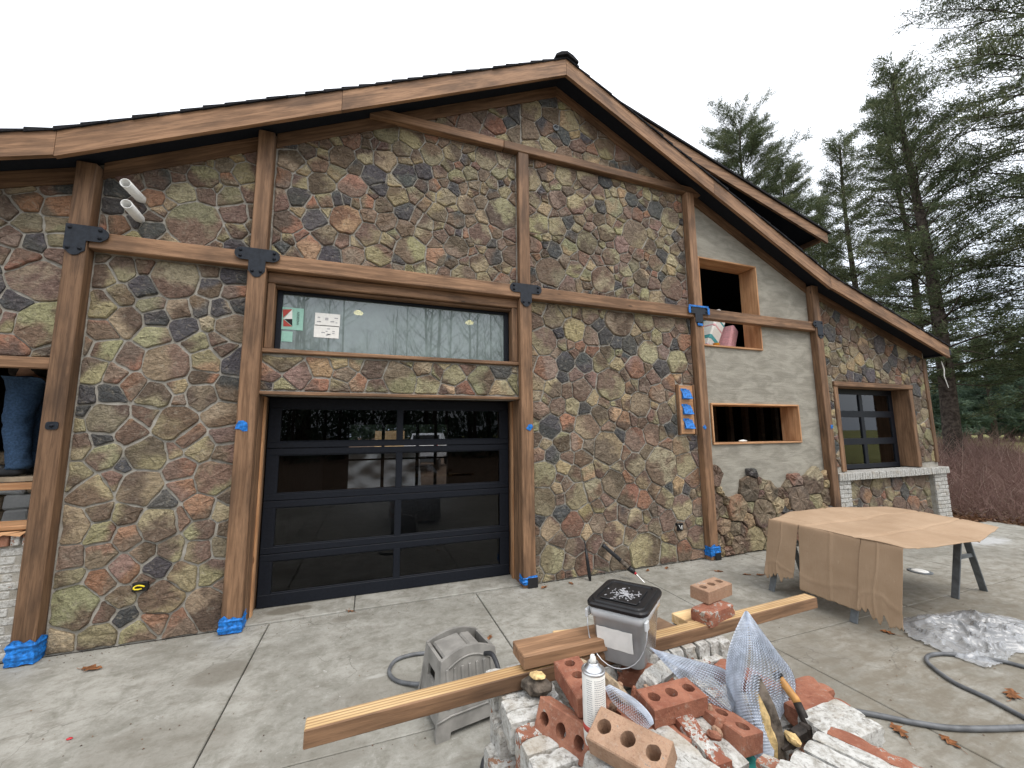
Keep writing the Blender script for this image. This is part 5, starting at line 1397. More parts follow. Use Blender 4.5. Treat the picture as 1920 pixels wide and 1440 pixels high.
# ---- expanded metal lath
def lath(corners, nu, nv, bend, label, wdt=0.0012, keep=None):
    """corners: surface function u,v -> point; zigzag strands joined into diamonds"""
    m = MB(); k0_ = 0
    rn = random.Random(nu * 31 + nv)
    for i in range(nu):
        for j in range(nv):
            # diamond strand: two segments per cell
            for s_ in (-1, 1):
                u0, v0 = (i + 0.5) / nu, j / nv
                u1, v1 = (i + 0.5 + 0.5 * s_) / nu, (j + 0.5) / nv
                u2, v2 = (i + 0.5) / nu, (j + 1) / nv
                if keep and not keep(u1, v1): continue
                P = [corners(u0, v0), corners(u1, v1), corners(u2, v2)]
                e_u = (corners(min(u1 + 0.01, 1.0), v1) - corners(max(u1 - 0.01, 0.0), v1)).normalized()
                e_v = (P[2] - P[0]).normalized()
                nn = e_u.cross(e_v).normalized()
                off_ = (e_u * 0.45 + nn * 0.9 * s_).normalized() * wdt
                k = len(m.v)
                for p in P: m.v += [tuple(p - off_ * 0.5), tuple(p + off_ * 0.5)]
                m.f += [(k, k + 1, k + 3, k + 2), (k + 2, k + 3, k + 5, k + 4)]
    o = m.build('metal_lath', MT['galvanised'], None)
    return tag(o, label, 'wire mesh')
def grid_surf(rows_):
    """smooth surface through rows of 3d points, u across a row, v down the rows"""
    def cat_(p0, p1, p2, p3, t_):
        return 0.5 * ((2 * p1) + (p2 - p0) * t_ + (2 * p0 - 5 * p1 + 4 * p2 - p3) * t_ * t_ + (3 * p1 - p0 - 3 * p2 + p3) * t_ ** 3)
    def line(P, t_):
        n = len(P) - 1; x = min(max(t_, 0), 1) * n; i = min(int(x), n - 1); f_ = x - i
        return cat_(P[max(i - 1, 0)], P[i], P[i + 1], P[min(i + 2, n)], f_)
    return lambda u, v: line([line(r_, u) for r_ in rows_], v)
def grid_lin(rows_):
    def line(P, t_):
        n = len(P) - 1; x = min(max(t_, 0), 1) * n; i = min(int(x), n - 1); return P[i].lerp(P[i + 1], x - i)
    return lambda u, v: line([line(r_, u) for r_ in rows_], v)
# tall sheet: peak at the top, creased down its middle, one tongue hanging to the front
tall = grid_surf([[Dp(1396, 1150, 1.40), Dp(1400, 1146, 1.40), Dp(1408, 1156, 1.40)],
                  [Dp(1378, 1186, 1.38), Dp(1408, 1182, 1.34), Dp(1434, 1192, 1.42)],
                  [Dp(1365, 1225, 1.36), Dp(1412, 1216, 1.29), Dp(1458, 1224, 1.42)],
                  [Dp(1361, 1262, 1.34), Dp(1412, 1250, 1.26), Dp(1486, 1262, 1.41)],
                  [Dp(1364, 1300, 1.31), Dp(1404, 1292, 1.23), Dp(1490, 1300, 1.38)],
                  [Dp(1376, 1338, 1.27), Dp(1412, 1330, 1.21), Dp(1466, 1340, 1.34)],
                  [Dp(1396, 1380, 1.22), Dp(1424, 1376, 1.19), Dp(1452, 1380, 1.24)],
                  [Dp(1416, 1420, 1.17), Dp(1434, 1420, 1.16), Dp(1450, 1416, 1.18)],
                  [Dp(1434, 1446, 1.13), Dp(1440, 1448, 1.13), Dp(1446, 1444, 1.13)]])
lath(tall, 24, 58, None, 'tall creased sheet of galvanised mesh standing at the right of the rubble', 0.0062)
fan = grid_surf([[Dp(1219, 1214, 1.40), Dp(1222, 1216, 1.40), Dp(1228, 1219, 1.40)],
                 [Dp(1252, 1250, 1.36), Dp(1262, 1240, 1.37), Dp(1278, 1232, 1.42)],
                 [Dp(1284, 1284, 1.32), Dp(1300, 1264, 1.33), Dp(1316, 1242, 1.42)],
                 [Dp(1318, 1314, 1.28), Dp(1338, 1286, 1.29), Dp(1352, 1252, 1.40)],
                 [Dp(1350, 1336, 1.25), Dp(1364, 1312, 1.26), Dp(1372, 1268, 1.36)],
                 [Dp(1368, 1342, 1.24), Dp(1376, 1326, 1.24), Dp(1382, 1300, 1.30)]])
lath(fan, 16, 40, None, 'fan shaped piece of galvanised mesh lying between bucket and tall sheet', 0.0046)
strip = grid_surf([[Dp(1134, 1288, 1.22), Dp(1142, 1284, 1.24), Dp(1150, 1288, 1.26)],
                   [Dp(1146, 1314, 1.19), Dp(1166, 1304, 1.20), Dp(1184, 1306, 1.24)],
                   [Dp(1168, 1336, 1.16), Dp(1190, 1324, 1.17), Dp(1208, 1326, 1.20)],
                   [Dp(1192, 1356, 1.14), Dp(1210, 1344, 1.14), Dp(1222, 1344, 1.16)],
                   [Dp(1212, 1370, 1.12), Dp(1220, 1362, 1.12), Dp(1226, 1356, 1.13)]])
lath(strip, 12, 26, None, 'curved strip of wire mesh tucked beside the spray can', 0.0030)

# ---- hammer
h0, h1, h2 = Dp(1452, 1258, 1.36), Dp(1492, 1312, 1.30), Dp(1520, 1372, 1.24)
hm = empty('hammer', h2); tag(hm, 'old hammer with a taped yellow handle lying head down in the pile', 'hammer')
MB().tube([h0, lerp(h0, h1, 0.5), h1, lerp(h1, h2, 0.12)], [0.0105, 0.0125, 0.013, 0.012], 10).build('handle', MT['handle_wood'], hm, True)
MB().tube([lerp(h1, h2, 0.10), lerp(h1, h2, 0.5), h2], [0.0128, 0.0135, 0.013], 10).build('taped_shaft', MT['iron_dark'], hm, True)
MB().tube([lerp(h0, h1, 0.06), lerp(h0, h1, 0.14), lerp(h0, h1, 0.22), lerp(h0, h1, 0.26)], [0.013, 0.0155, 0.0155, 0.013], 12).build('grip_band', MT['black_plastic'], hm, True)
e0, e1 = Dp(1462, 1398, 1.20), Dp(1538, 1352, 1.27)
hd = frame_x(lerp(e0, e1, 0.5), e1); L = (e1 - e0).length
m = MB()
for (xa, xb, ra, rb) in ((0.08 * L, 0.5 * L, 0.017, 0.019), (-0.18 * L, 0.08 * L, 0.016, 0.017)):
    m.cbox((xa, -ra, -ra), (xb, ra, ra), 0.005, hd)
n_ = [(-0.18 * L, 0.015, 0.016), (-0.32 * L, 0.014, 0.010), (-0.5 * L, 0.010, 0.003)]
for q in range(2):
    (xa, ya, za), (xb, yb_, zb) = n_[q], n_[q + 1]
    m.add([(xa, -ya, -za - q * 0.004), (xa, ya, -za - q * 0.004), (xa, ya, za - q * 0.004), (xa, -ya, za - q * 0.004), (xb, -yb_, -zb - 0.008), (xb, yb_, -zb - 0.008), (xb, yb_, zb - 0.008), (xb, -yb_, zb - 0.008)], [(0, 3, 2, 1), (4, 5, 6, 7), (0, 1, 5, 4), (1, 2, 6, 5), (2, 3, 7, 6), (3, 0, 4, 7)], hd)
m.build('head', MT['iron_dark'], hm)

# ================================================================== ON THE SLAB
# ---- sawhorses
def sawhorse(cx, y0, y1, top, label):
    o = empty('sawhorse', (cx, (y0 + y1) / 2, 0)); tag(o, label, 'sawhorse', 'grey sawhorses under the cardboard')
    MB().cbox((cx - 0.035, y0 - 0.02, top - 0.085), (cx + 0.035, y1 + 0.02, top), 0.005).build('top_beam', MT['steel_grey'], o)
    for y in (y0, y1):
        for s_ in (-1, 1):
            a, b_ = Vector((cx + s_ * 0.03, y, top - 0.05)), Vector((cx + s_ * 0.285, y, 0.0))
            mw_ = frame_x(b_, a, Vector((0, 1, 0)))
            inst(MB().cbox((0, -0.009, -0.032), ((a - b_).length, 0.009, 0.032), 0.003).mesh('leg', MT['steel_grey']), 'leg', o, mw_)
        MB().cbox((cx - 0.155, y - 0.012, 0.38), (cx + 0.155, y + 0.012, 0.42), 0.003).build('cross_brace', MT['steel_grey'], o)
    return o
sawhorse(4.63, 2.65, 3.46, 0.775, 'grey sawhorse under the folded left side of the cardboard')
sawhorse(6.25, 2.62, 3.42, 0.775, 'grey sawhorse with its open legs showing under the right side of the cardboard')
# ---- cardboard sheet: flat top and a folded flap hanging on the left, in three panels
cbd = empty('cardboard', (4.4, 2.9, 0.2)); tag(cbd, 'large flattened cardboard box draped over two sawhorses', 'cardboard')
def sheet(rows_, name, nu, nv, th=0.005, wav=0.004, seed=0, parent=cbd, mat='cardboard', ragged_=None, linear=False):
    f_ = grid_lin(rows_) if linear else grid_surf(rows_); m = MB(); P = []
    for j in range(nv + 1):
        for i in range(nu + 1):
            u, v = i / nu, j / nv
            p = f_(u, v)
            p = p + Vector((mnoise.noise(p * 4 + Vector((seed, 0, 0))), mnoise.noise(p * 4 + Vector((0, seed, 5))), mnoise.noise(p * 3.2 + Vector((9, 0, seed))))) * wav
            if ragged_: p = ragged_(u, v, p)
            P.append(p)
    W1 = nu + 1
    nrm = []
    for j in range(nv + 1):
        for i in range(nu + 1):
            a = P[j * W1 + min(i + 1, nu)] - P[j * W1 + max(i - 1, 0)]; b_ = P[min(j + 1, nv) * W1 + i] - P[max(j - 1, 0) * W1 + i]
            nrm.append(a.cross(b_).normalized())
    n = len(P)
    m.v = [tuple(p) for p in P] + [tuple(p + q * th) for p, q in zip(P, nrm)]
    for j in range(nv):
        for i in range(nu):
            a = j * W1 + i; m.f += [(a, a + W1, a + W1 + 1, a + 1), (n + a, n + a + 1, n + a + W1 + 1, n + a + W1)]
    bd = [i for i in range(W1)] + [j * W1 + nu for j in range(1, nv + 1)] + [nv * W1 + i for i in range(nu - 1, -1, -1)] + [j * W1 for j in range(nv - 1, 0, -1)]
    for k in range(len(bd)): a, b_ = bd[k], bd[(k + 1) % len(bd)]; m.f.append((a, b_, n + b_, n + a))
    return m.build(name, MT[mat], parent, True)
V3 = lambda *a: Vector(a)
zt = 0.785
def crease(u, v, p):
    d_ = 0.0
    for u0, k_ in ((0.31, 0.012), (0.70, 0.010)): d_ -= k_ * math.exp(-((u - u0 - 0.02 * math.sin(v * 7)) / 0.012) ** 2)
    for v0, k_ in ((0.10, 0.008), (0.52, 0.014)): d_ -= k_ * math.exp(-((v - v0 - 0.015 * math.sin(u * 9)) / 0.010) ** 2)
    return p + Vector((0, 0, d_))
sheet([[V3(4.43, 3.46, zt - .01), V3(4.40, 3.05, zt), V3(4.40, 2.62, zt), V3(4.40, 2.22, zt - .01)],
       [V3(4.85, 3.52, zt + .035), V3(4.80, 3.05, zt + .005), V3(4.80, 2.62, zt), V3(4.78, 2.18, zt - .03)],
       [V3(5.45, 3.56, zt + .03), V3(5.45, 3.05, zt - .02), V3(5.45, 2.62, zt - .012), V3(5.42, 2.16, zt - .035)],
       [V3(6.00, 3.48, zt + .01), V3(5.98, 3.05, zt), V3(5.95, 2.62, zt), V3(5.85, 2.24, zt - .03)],
       [V3(6.50, 3.40, zt + .0), V3(6.43, 3.05, zt + .005), V3(6.36, 2.70, zt), V3(6.27, 2.33, zt - .02)]], 'top_panel', 72, 90, wav=0.016, seed=2, linear=True, ragged_=crease)
def tear(amp, seed):
    def f_(u, v, p):
        p = p + Vector((-0.006 * math.exp(-((v - 0.80 - 0.04 * math.sin(u * 5 + seed)) / 0.012) ** 2) - 0.006 * math.exp(-((u - 0.5 + 0.2 * math.sin(seed)) / 0.02) ** 2), 0, 0))
        if v > 0.72: p = p + Vector((0, 0, (v - 0.72) / 0.28 * amp * (mnoise.noise(Vector((u * 9, seed, 0))) + 0.25 * mnoise.noise(Vector((u * 31, seed, 3))))))
        return p
    return f_
def flap(ya, yb_, yc, yd, zb0, zb1, seed, nm='flap', xo=0.0, amp=0.09, nu=48, nv=48):
    sheet([[V3(4.43, ya, zt - .002), V3(4.425, (ya + yb_) / 2, zt + .002), V3(4.43, yb_, zt - .002)],
           [V3(4.392, ya, zt - .02), V3(4.388, (ya + yb_) / 2, zt - .018), V3(4.392, yb_, zt - .02)],
           [V3(4.365 + xo, ya + (yc - ya) * .3, zt - .20), V3(4.35, (ya + yb_) / 2, zt - .20), V3(4.37, yb_ + (yd - yb_) * .3, zt - .20)],
           [V3(4.33 + xo, ya + (yc - ya) * .7, zt - .45), V3(4.325, (yc + yd) / 2, zt - .43), V3(4.34, yb_ + (yd - yb_) * .7, zt - .45)],
           [V3(4.30 + xo, yc, zb0), V3(4.31, (yc + yd) / 2, (zb0 + zb1) / 2), V3(4.33, yd, zb1)]], nm, nu, nv, wav=0.005, seed=seed, ragged_=tear(amp, seed))
flap(3.46, 3.125, 3.50, 3.19, 0.17, 0.22, 3, amp=0.10)
flap(3.12, 2.545, 3.10, 2.58, 0.15, 0.13, 6, amp=0.008)
flap(2.54, 2.225, 2.575, 2.26, 0.17, 0.09, 9, amp=0.12, xo=-0.012)

# ---- plastic step stool: two arched side panels joined by a lower saddle
stl = empty('step_stool', (0.62, 2.80, 0), R(10)); tag(stl, 'grey plastic step stool with a cracked saddle standing on the slab', 'step stool')
sm_ = WM[stl.name]
def side_panel(y0, y1, lean):
    m = MB(); prof = []
    n = 12
    top_ = [(-0.185 + 0.37 * i / n, 0.375 + 0.075 * math.sin(PI * (0.12 + 0.76 * i / n))) for i in range(n + 1)]
    poly = [(-0.235, 0.045), (-0.235, 0.0), (-0.15, 0.0), (-0.14, 0.035), (0.14, 0.035), (0.15, 0.0), (0.235, 0.0), (0.235, 0.045)] + [(0.215, 0.12)] + top_[::-1] + [(-0.215, 0.12)]
    k = len(poly)
    def yy(z, y): return y + lean * (0.43 - z)
    vs = [(x, yy(z, y0), z) for x, z in poly] + [(x, yy(z, y1), z) for x, z in poly]
    fs = [tuple(range(k)), tuple(range(2 * k - 1, k - 1, -1))] + [(i + k, (i + 1) % k + k, (i + 1) % k, i) for i in range(k)]
    return m.add(vs, fs)
pf = inst(side_panel(-0.145, -0.12, -0.16).mesh('side_panel', MT['plastic_grey']), 'side_panel', stl, sm_)
pb_ = inst(side_panel(0.12, 0.145, 0.16).mesh('side_panel', MT['plastic_grey']), 'side_panel', stl, sm_)
m = MB()      # ribs moulded on the front panel, an arched rim
for k in range(7):
    x = -0.15 + k * 0.05; m.cbox((x - 0.010, -0.012, 0.15), (x + 0.010, 0.0, 0.36), 0.004, Matrix.Translation((0, -0.2105, 0)) @ Matrix.Rotation(R(-9.1), 4, 'X'))
inst(m.mesh('rib', MT['plastic_grey']), 'ribs', pf, sm_)
m = MB(); n = 12
arch = [(-0.15 + 0.30 * i / n, -0.150, 0.33 + 0.07 * math.sin(PI * (0.1 + 0.8 * i / n))) for i in range(n + 1)]
m.tube([(x, -0.147 - 0.16 * (0.43 - z), z) for x, y, z in arch], 0.006, 6); inst(m.mesh('rim_bead', MT['plastic_grey'], True), 'rim_bead', pf, sm_)
m = MB(); m.tube([(x, -0.150 - 0.16 * (0.43 - z), z) for x, z in ((-0.225, 0.10), (-0.14, 0.115), (0.14, 0.115), (0.225, 0.10))], 0.006, 6); inst(m.mesh('rim_bead', MT['plastic_grey'], True), 'rim_bead', pf, sm_)
for xa, xb, tl2 in ((-0.150, 0.030, -7), (0.036, 0.115, 6)):
    inst(MB().cbox((xa, -0.124, 0.375), (xb, 0.124, 0.413), 0.012, Matrix.Translation(((xa + xb) / 2, 0, 0.394)) @ Matrix.Rotation(R(tl2), 4, 'Y') @ Matrix.Translation((-(xa + xb) / 2, 0, -0.394))).mesh('saddle', MT['plastic_grey']), 'saddle', stl, sm_)
inst(MB().cbox((-0.19, -0.122, 0.30), (0.19, 0.122, 0.31), 0.004).mesh('tray', MT['plastic_grey']), 'tray', stl, sm_)
for xx, sgn in ((-0.205, -1), (0.205, 1)):
    vs = [(xx - 0.012, -0.19, 0.05), (xx + 0.012, -0.19, 0.05), (xx + 0.012, 0.19, 0.05), (xx - 0.012, 0.19, 0.05), (xx * 0.88 - 0.012, -0.13, 0.37), (xx * 0.88 + 0.012, -0.13, 0.37), (xx * 0.88 + 0.012, 0.13, 0.37), (xx * 0.88 - 0.012, 0.13, 0.37)]
    # end walls with a hand hole: four bars round an opening
    zc = [0.05, 0.24, 0.31, 0.365]
    def row(z): q = (z - 0.05) / 0.32; return xx * lerp(1, 0.88, q), lerp(0.185, 0.128, q)
    m = MB()
    for (z0, z1, f0, f1) in ((0.05, 0.24, -1, 1), (0.24, 0.31, -1, -0.45), (0.24, 0.31, 0.45, 1), (0.31, 0.40, -1, 1)):
        (xa, ha), (xb, hb_) = row(z0), row(z1)
        vs = [(xa - 0.01, ha * f0, z0), (xa + 0.01, ha * f0, z0), (xa + 0.01, ha * f1, z0), (xa - 0.01, ha * f1, z0), (xb - 0.01, hb_ * f0, z1), (xb + 0.01, hb_ * f0, z1), (xb + 0.01, hb_ * f1, z1), (xb - 0.01, hb_ * f1, z1)]
        m.add(vs, [(0, 3, 2, 1), (4, 5, 6, 7), (0, 1, 5, 4), (1, 2, 6, 5), (2, 3, 7, 6), (3, 0, 4, 7)])
    inst(m.mesh('end_wall', MT['plastic_grey']), 'end_wall', stl, sm_)
# ---- hoses
def hose(pts, r, mat, label, n=60):
    P = [Vector(p) for p in pts]
    f_ = grid_surf([P])
    return tag(MB().tube([f_(i / n, 0) for i in range(n + 1)], r, 10).build('hose', MT[mat], None, True), label, 'hose')
def gp(x, y, z=0.016): return G(x, y, z)
hose([gp(1530, 1318), gp(1575, 1328), gp(1650, 1342), gp(1720, 1356), gp(1800, 1366), gp(1920, 1364), gp(2010, 1354)], 0.016, 'hose_grey', 'grey hose running from the brick pile to the right edge')
hose([gp(2040, 1398), gp(1980, 1376), gp(1920, 1345), gp(1850, 1308), gp(1790, 1280), gp(1750, 1252), gp(1737, 1237), gp(1745, 1228), gp(1775, 1226), gp(1830, 1232), gp(1885, 1241), gp(1920, 1250), gp(2000, 1268)], 0.014, 'hose_grey', 'grey hose looping under the crumpled plastic sheet', 90)
sh = [Vector((0.50, 3.00, 0.10)), Vector((0.40, 3.10, 0.035)), gp(752, 1279), gp(735, 1270), gp(730, 1256), gp(742, 1238), gp(770, 1228), gp(800, 1224)]
hose(sh, 0.014, 'hose_grey', 'grey hose curling out behind the step stool')
hose([Vector((0.745, 2.63, 0.40)), Vector((0.775, 2.55, 0.42)), Vector((0.79, 2.46, 0.34)), Vector((0.775, 2.40, 0.18)), Vector((0.72, 2.36, 0.05)), gp(908, 1425), gp(905, 1460), gp(915, 1520)], 0.014, 'rubber', 'black hose hanging over the front of the step stool')
# ---- crumpled plastic film
fo = [G(*p) for p in ((1680, 1165), (1735, 1155), (1815, 1147), (1920, 1165), (2000, 1190), (1990, 1228), (1905, 1226), (1885, 1243), (1852, 1256), (1770, 1226), (1705, 1196))]
cx_, cy_ = sum(p.x for p in fo) / len(fo), sum(p.y for p in fo) / len(fo)
NA, NR = 200, 60
V_, F_ = [], []
for i in range(NR + 1):
    for j in range(NA):
        t_ = j / NA * len(fo); a, b_ = fo[int(t_) % len(fo)], fo[(int(t_) + 1) % len(fo)]
        e_ = a.lerp(b_, t_ % 1); q = i / NR
        x, y = cx_ + (e_.x - cx_) * q, cy_ + (e_.y - cy_) * q
        n1_ = abs(mnoise.noise(Vector((x * 2.2, y * 2.2, 1)))); n2_ = abs(mnoise.noise(Vector((x * 6 + 0.8 * mnoise.noise(Vector((x * 3, y * 3, 9))), y * 6, 4)))); n3_ = abs(mnoise.noise(Vector((x * 15, y * 15, 7))))
        z = 0.006 + (0.012 + 0.16 * max(0, 0.30 - n1_) * (1 - q ** 6) + 0.05 * (max(0, 0.16 - n2_) / 0.16) ** 1.3 * (1 - 0.4 * q) + 0.011 * (max(0, 0.14 - n3_) / 0.14)) * (0.35 + 0.65 * min(1, (1 - q) * 3))
        wob = 1 + 0.06 * mnoise.noise(Vector((j * 0.6, 0, 2))) * q
        V_.append((cx_ + (x - cx_) * wob, cy_ + (y - cy_) * wob, z))
for i in range(NR):
    for j in range(NA):
        a = i * NA + j; b_ = i * NA + (j + 1) % NA; F_.append((a, b_, b_ + NA, a + NA))
me = numpy_mesh('plastic_sheet', V_, F_, MT['film']); me.polygons.foreach_set('use_smooth', [True] * len(me.polygons))
tag(put(bpy.data.objects.new('plastic_sheet', me)), 'crumpled clear plastic sheet lying on the slab at right', 'plastic sheet')
# ---- flush floor light
lc = G(1725, 1072); fl_ = empty('floor_light', lc); tag(fl_, 'small round white light set flush in the slab beyond the cardboard', 'floor light')
inst(MB().lathe([(0.12, 0.002), (0.12, 0.008), (0.10, 0.010)], 24).mesh('rim', MT['steel_grey'], True), 'rim', fl_, Matrix.Translation(lc)); inst(MB().lathe([(0.085, 0.0101), (0.08, 0.016), (0.03, 0.019)], 24).mesh('lens', MT['pvc'], True), 'lens', fl_, Matrix.Translation(lc))
# ---- tape
def tape_wrap(x0, x1, proud, z0, z1, label, seed):
    rn = random.Random(seed); m = MB(); n = 20; rows_ = 11
    xa, xb, ya, yb_ = x0 - 0.008, x1 + 0.008, D - proud - 0.008, D - 0.002
    per = [(xa, yb_), (xa, (ya + yb_) / 2), (xa, ya)] + [(lerp(xa, xb, i / 5), ya) for i in range(1, 5)] + [(xb, ya), (xb, (ya + yb_) / 2), (xb, yb_)]
    k = len(per)
    for r_ in range(rows_):
        for i, (x, y) in enumerate(per):
            z = lerp(z0, z1, r_ / (rows_ - 1)); 
            if r_ == rows_ - 1: z += rn.uniform(-0.025, 0.02)
            if r_ == 0: z = max(0.003, z + rn.uniform(-0.002, 0.02))
            bl_ = rn.uniform(0.0, 0.005) + (0.006 if r_ in (3, 4, 8) else 0)
            dx = (-bl_ if i < 3 else (bl_ if i > k - 4 else 0)); dy = -bl_ if 2 <= i <= k - 3 else 0
            m.v.append((x + dx, y + dy, z))
    for r_ in range(rows_ - 1):
        for i in range(k - 1): a = r_ * k + i; m.f.append((a, a + 1, a + k + 1, a + k))
    o = m.build('blue_tape', MT['blue_tape'], None); tag(o, label, 'tape')
    sm2 = o.modifiers.new('thickness', 'SOLIDIFY'); sm2.thickness = 0.002
    return o
tape_wrap(-2.63, -2.48, 0.12, 0.0, 0.19, 'blue tape wrapped round the foot of the leftmost post', 1)
tape_wrap(-1.22, -1.06, 0.12, 0.0, 0.15, 'blue tape wrapped round the foot of the post left of the garage door', 2)
tp = tape_wrap(1.75, 1.91, 0.10, 0.04, 0.13, 'torn blue tape over black paper, post right of the garage door', 3)
MB().cbox((1.80, D - 0.122, 0.002), (1.925, D - 0.112, 0.115), 0.002).build('black_paper', MT['black_paper'], tp)
tp = tape_wrap(4.57, 4.72, 0.12, 0.05, 0.20, 'shaggy blue tape round the foot of the post beside the stucco', 4)
MB().cbox((4.63, D - 0.142, 0.004), (4.73, D - 0.132, 0.10), 0.002).build('black_paper', MT['black_paper'], tp)
m = MB(); m.v = []
def scrap(c, w2, h2, seed, label, y):
    rn = random.Random(seed); m = MB()
    P = []
    for i in range(9):
        a = 2 * PI * i / 9; k = rn.uniform(0.5, 1.25); P.append((c.x + math.cos(a) * w2 * k, c.z + math.sin(a) * h2 * k))
    n = len(P); vs = [(x, y - rn.uniform(0.001, 0.010), z) for x, z in P] + [(c.x, y - 0.007, c.z)] + [(x, y - 0.001, z) for x, z in P]
    fs = [(i, (i + 1) % n, n) for i in range(n)] + [(n + 1 + i, n + 1 + (i + 1) % n, (i + 1) % n, i) for i in range(n)]
    m.add(vs, fs); return tag(m.build('blue_tape', MT['blue_tape'], None), label, 'tape')
scrap(Wl(454, 800, D - 0.12), 0.05, 0.055, 5, 'scrap of blue tape on the post left of the garage door', D - 0.122)
scrap(Wl(992, 801, D - 0.10), 0.045, 0.045, 6, 'scrap of blue tape on the post right of the garage door', D - 0.102)
scrap(Wl(1321, 801, D - 0.12), 0.04, 0.042, 7, 'scrap of blue tape on the post beside the switch panel', D - 0.122)
scrap(Wl(1559, 800, D - 0.12), 0.042, 0.042, 8, 'scrap of blue tape on the post left of the right window', D - 0.122)
yb2 = D - 0.132
bt = tag(MB().cbox((4.645 - 0.19, yb2 - 0.004, 3.672), (4.645 + 0.19, yb2, 3.70), 0.001).build('blue_tape', MT['blue_tape'], None), 'blue tape stuck round the edges of a black bracket', 'tape')
for x0, z0, x1, z1 in ((4.445, 3.57, 4.485, 3.671), (4.81, 3.57, 4.85, 3.671), (4.60, 3.385, 4.70, 3.42)):
    MB().cbox((x0, yb2 - 0.006, z0), (x1, yb2, z1), 0.001).build('tape_strip', MT['blue_tape'], bt)
for k, (px, py) in enumerate(((1286, 740), (1288, 769), (1291, 796))):
    c = Wl(px, py, D - 0.05); m = MB()
    vs = [(c.x - 0.075, D - 0.047, c.z + 0.075), (c.x + 0.075, D - 0.047, c.z + 0.075), (c.x + 0.085, D - 0.10, c.z - 0.06), (c.x - 0.08, D - 0.095, c.z - 0.055), (c.x - 0.07, D - 0.046, c.z - 0.065), (c.x + 0.07, D - 0.046, c.z - 0.07)]
    m.add(vs, [(3, 2, 1, 0), (3, 4, 5, 2), (0, 4, 3), (1, 2, 5), (0, 1, 5, 4)])
    m.cbox((c.x - 0.09, D - 0.052, c.z + 0.055), (c.x + 0.02, D - 0.0465, c.z + 0.09), 0.001)
    tag(m.build('blue_tape', MT['blue_tape'], None), 'blue tape flap over the %s switch box of the wooden panel' % ('top', 'middle', 'bottom')[k], 'tape')
# ---- caulking gun against the wall, and a black rod next to it
a, b_ = Vector((2.86, D - 0.055, 0.37)), Vector((3.13, 4.27, 0.075))
cg = empty('caulking_gun', b_); tag(cg, 'black caulking gun with a red tip leaning on the stone wall behind the bucket', 'caulking gun')
MB().tube([a, lerp(a, b_, 0.06), lerp(a, b_, 0.07), lerp(a, b_, 0.55)], [0.026, 0.03, 0.024, 0.026], 12).build('barrel', MT['rubber'], cg, True)
MB().tube([lerp(a, b_, 0.55), lerp(a, b_, 0.62), lerp(a, b_, 0.70), lerp(a, b_, 0.78)], [0.029, 0.026, 0.029, 0.027], 12).build('taped_sleeve', MT['chunk_bark'], cg, True)
MB().tube([lerp(a, b_, 0.78), lerp(a, b_, 0.86), lerp(a, b_, 0.92), lerp(a, b_, 0.95)], [0.031, 0.033, 0.028, 0.02], 12).build('collar', MT['black_plastic'], cg, True)
MB().tube([lerp(a, b_, 0.95), b_], [0.019, 0.012], 10).build('tip', MT['red_plastic'], cg, True)
MB().tube([b_, b_ + Vector((0.045, -0.09, -0.072))], 0.003, 6).build('needle', MT['steel'], cg)
pa, pb2 = Vector((2.595, D - 0.06, 0.46)), Vector((2.60, D - 0.16, 0.0))
rd = empty('black_rod', pb2); tag(rd, 'short black umbrella like rod leaning on the stone wall', 'rod')
MB().tube([pb2, lerp(pb2, pa, 0.12), lerp(pb2, pa, 0.5), lerp(pb2, pa, 0.78)], [0.013, 0.022, 0.020, 0.015], 10).build('folded_cover', MT['black_plastic'], rd, True)
MB().tube([lerp(pb2, pa, 0.78), pa], [0.008, 0.007], 8).build('shaft', MT['rubber'], rd)
# ---- things in the wall openings
def roll(p0, p1, r, mat, label, bands):
    o = empty('insulation_pack', p0); tag(o, label, 'insulation')
    mw_ = frame_x(p0, p1); L = (Vector(p1) - Vector(p0)).length
    m = MB(); m.cbox((0, -r, -r * 0.8), (L, r, r * 0.8), 0.03); inst(m.mesh('wrapper', MT[mat]), 'wrapper', o, mw_)
    for (xa, xb, mt) in bands:
        inst(MB().cbox((xa * L, -r - 0.003, -r * 0.8 - 0.003), (xb * L, r + 0.003, r * 0.8 + 0.003), 0.025).mesh('printed_band', MT[mt]), 'printed_band', o, mw_)
    return o
roll((5.15, 5.06, 2.98), (5.72, 5.20, 3.85), 0.17, 'white_paper', 'white and teal pack of insulation leaning inside the upper opening', ((0.14, 0.24, 'pink_foam'), (0.32, 0.44, 'teal_print'), (0.60, 0.66, 'pink_foam'), (0.74, 0.82, 'teal_print')))
roll((5.66, 5.08, 2.95), (6.02, 5.2, 3.62), 0.14, 'pink_foam', 'pink pack of insulation leaning inside the upper opening', ())
roll((4.84, 5.24, 2.98), (5.34, 5.40, 3.80), 0.15, 'teal_print', 'teal wrapped pack of insulation behind the white one', ())
m = MB().box((4.63, 4.915, 2.84), (7.2, 6.2, 2.90)); m.build('loft_floor', MT['dark_lumber'], bld)
p = Wl(1345, 648, D + 0.08)
tag(inst(MB().lathe([(0.045, 0), (0.05, 0.06), (0.052, 0.062), (0.04, 0.058)], 16).mesh('cup', MT['orange_cup'], True), 'cup', None, Matrix.Translation((p.x, D + 0.10, 3.137))), 'small orange yellow cup on the sill of the upper opening', 'cup')
tag(chunk('paper_scrap', Matrix.Translation((5.55, D + 0.06, 1.645)), (0.16, 0.06, 0.04), 'white_paper', 14), 'white crumpled scrap on the sill of the lower opening', 'paper')
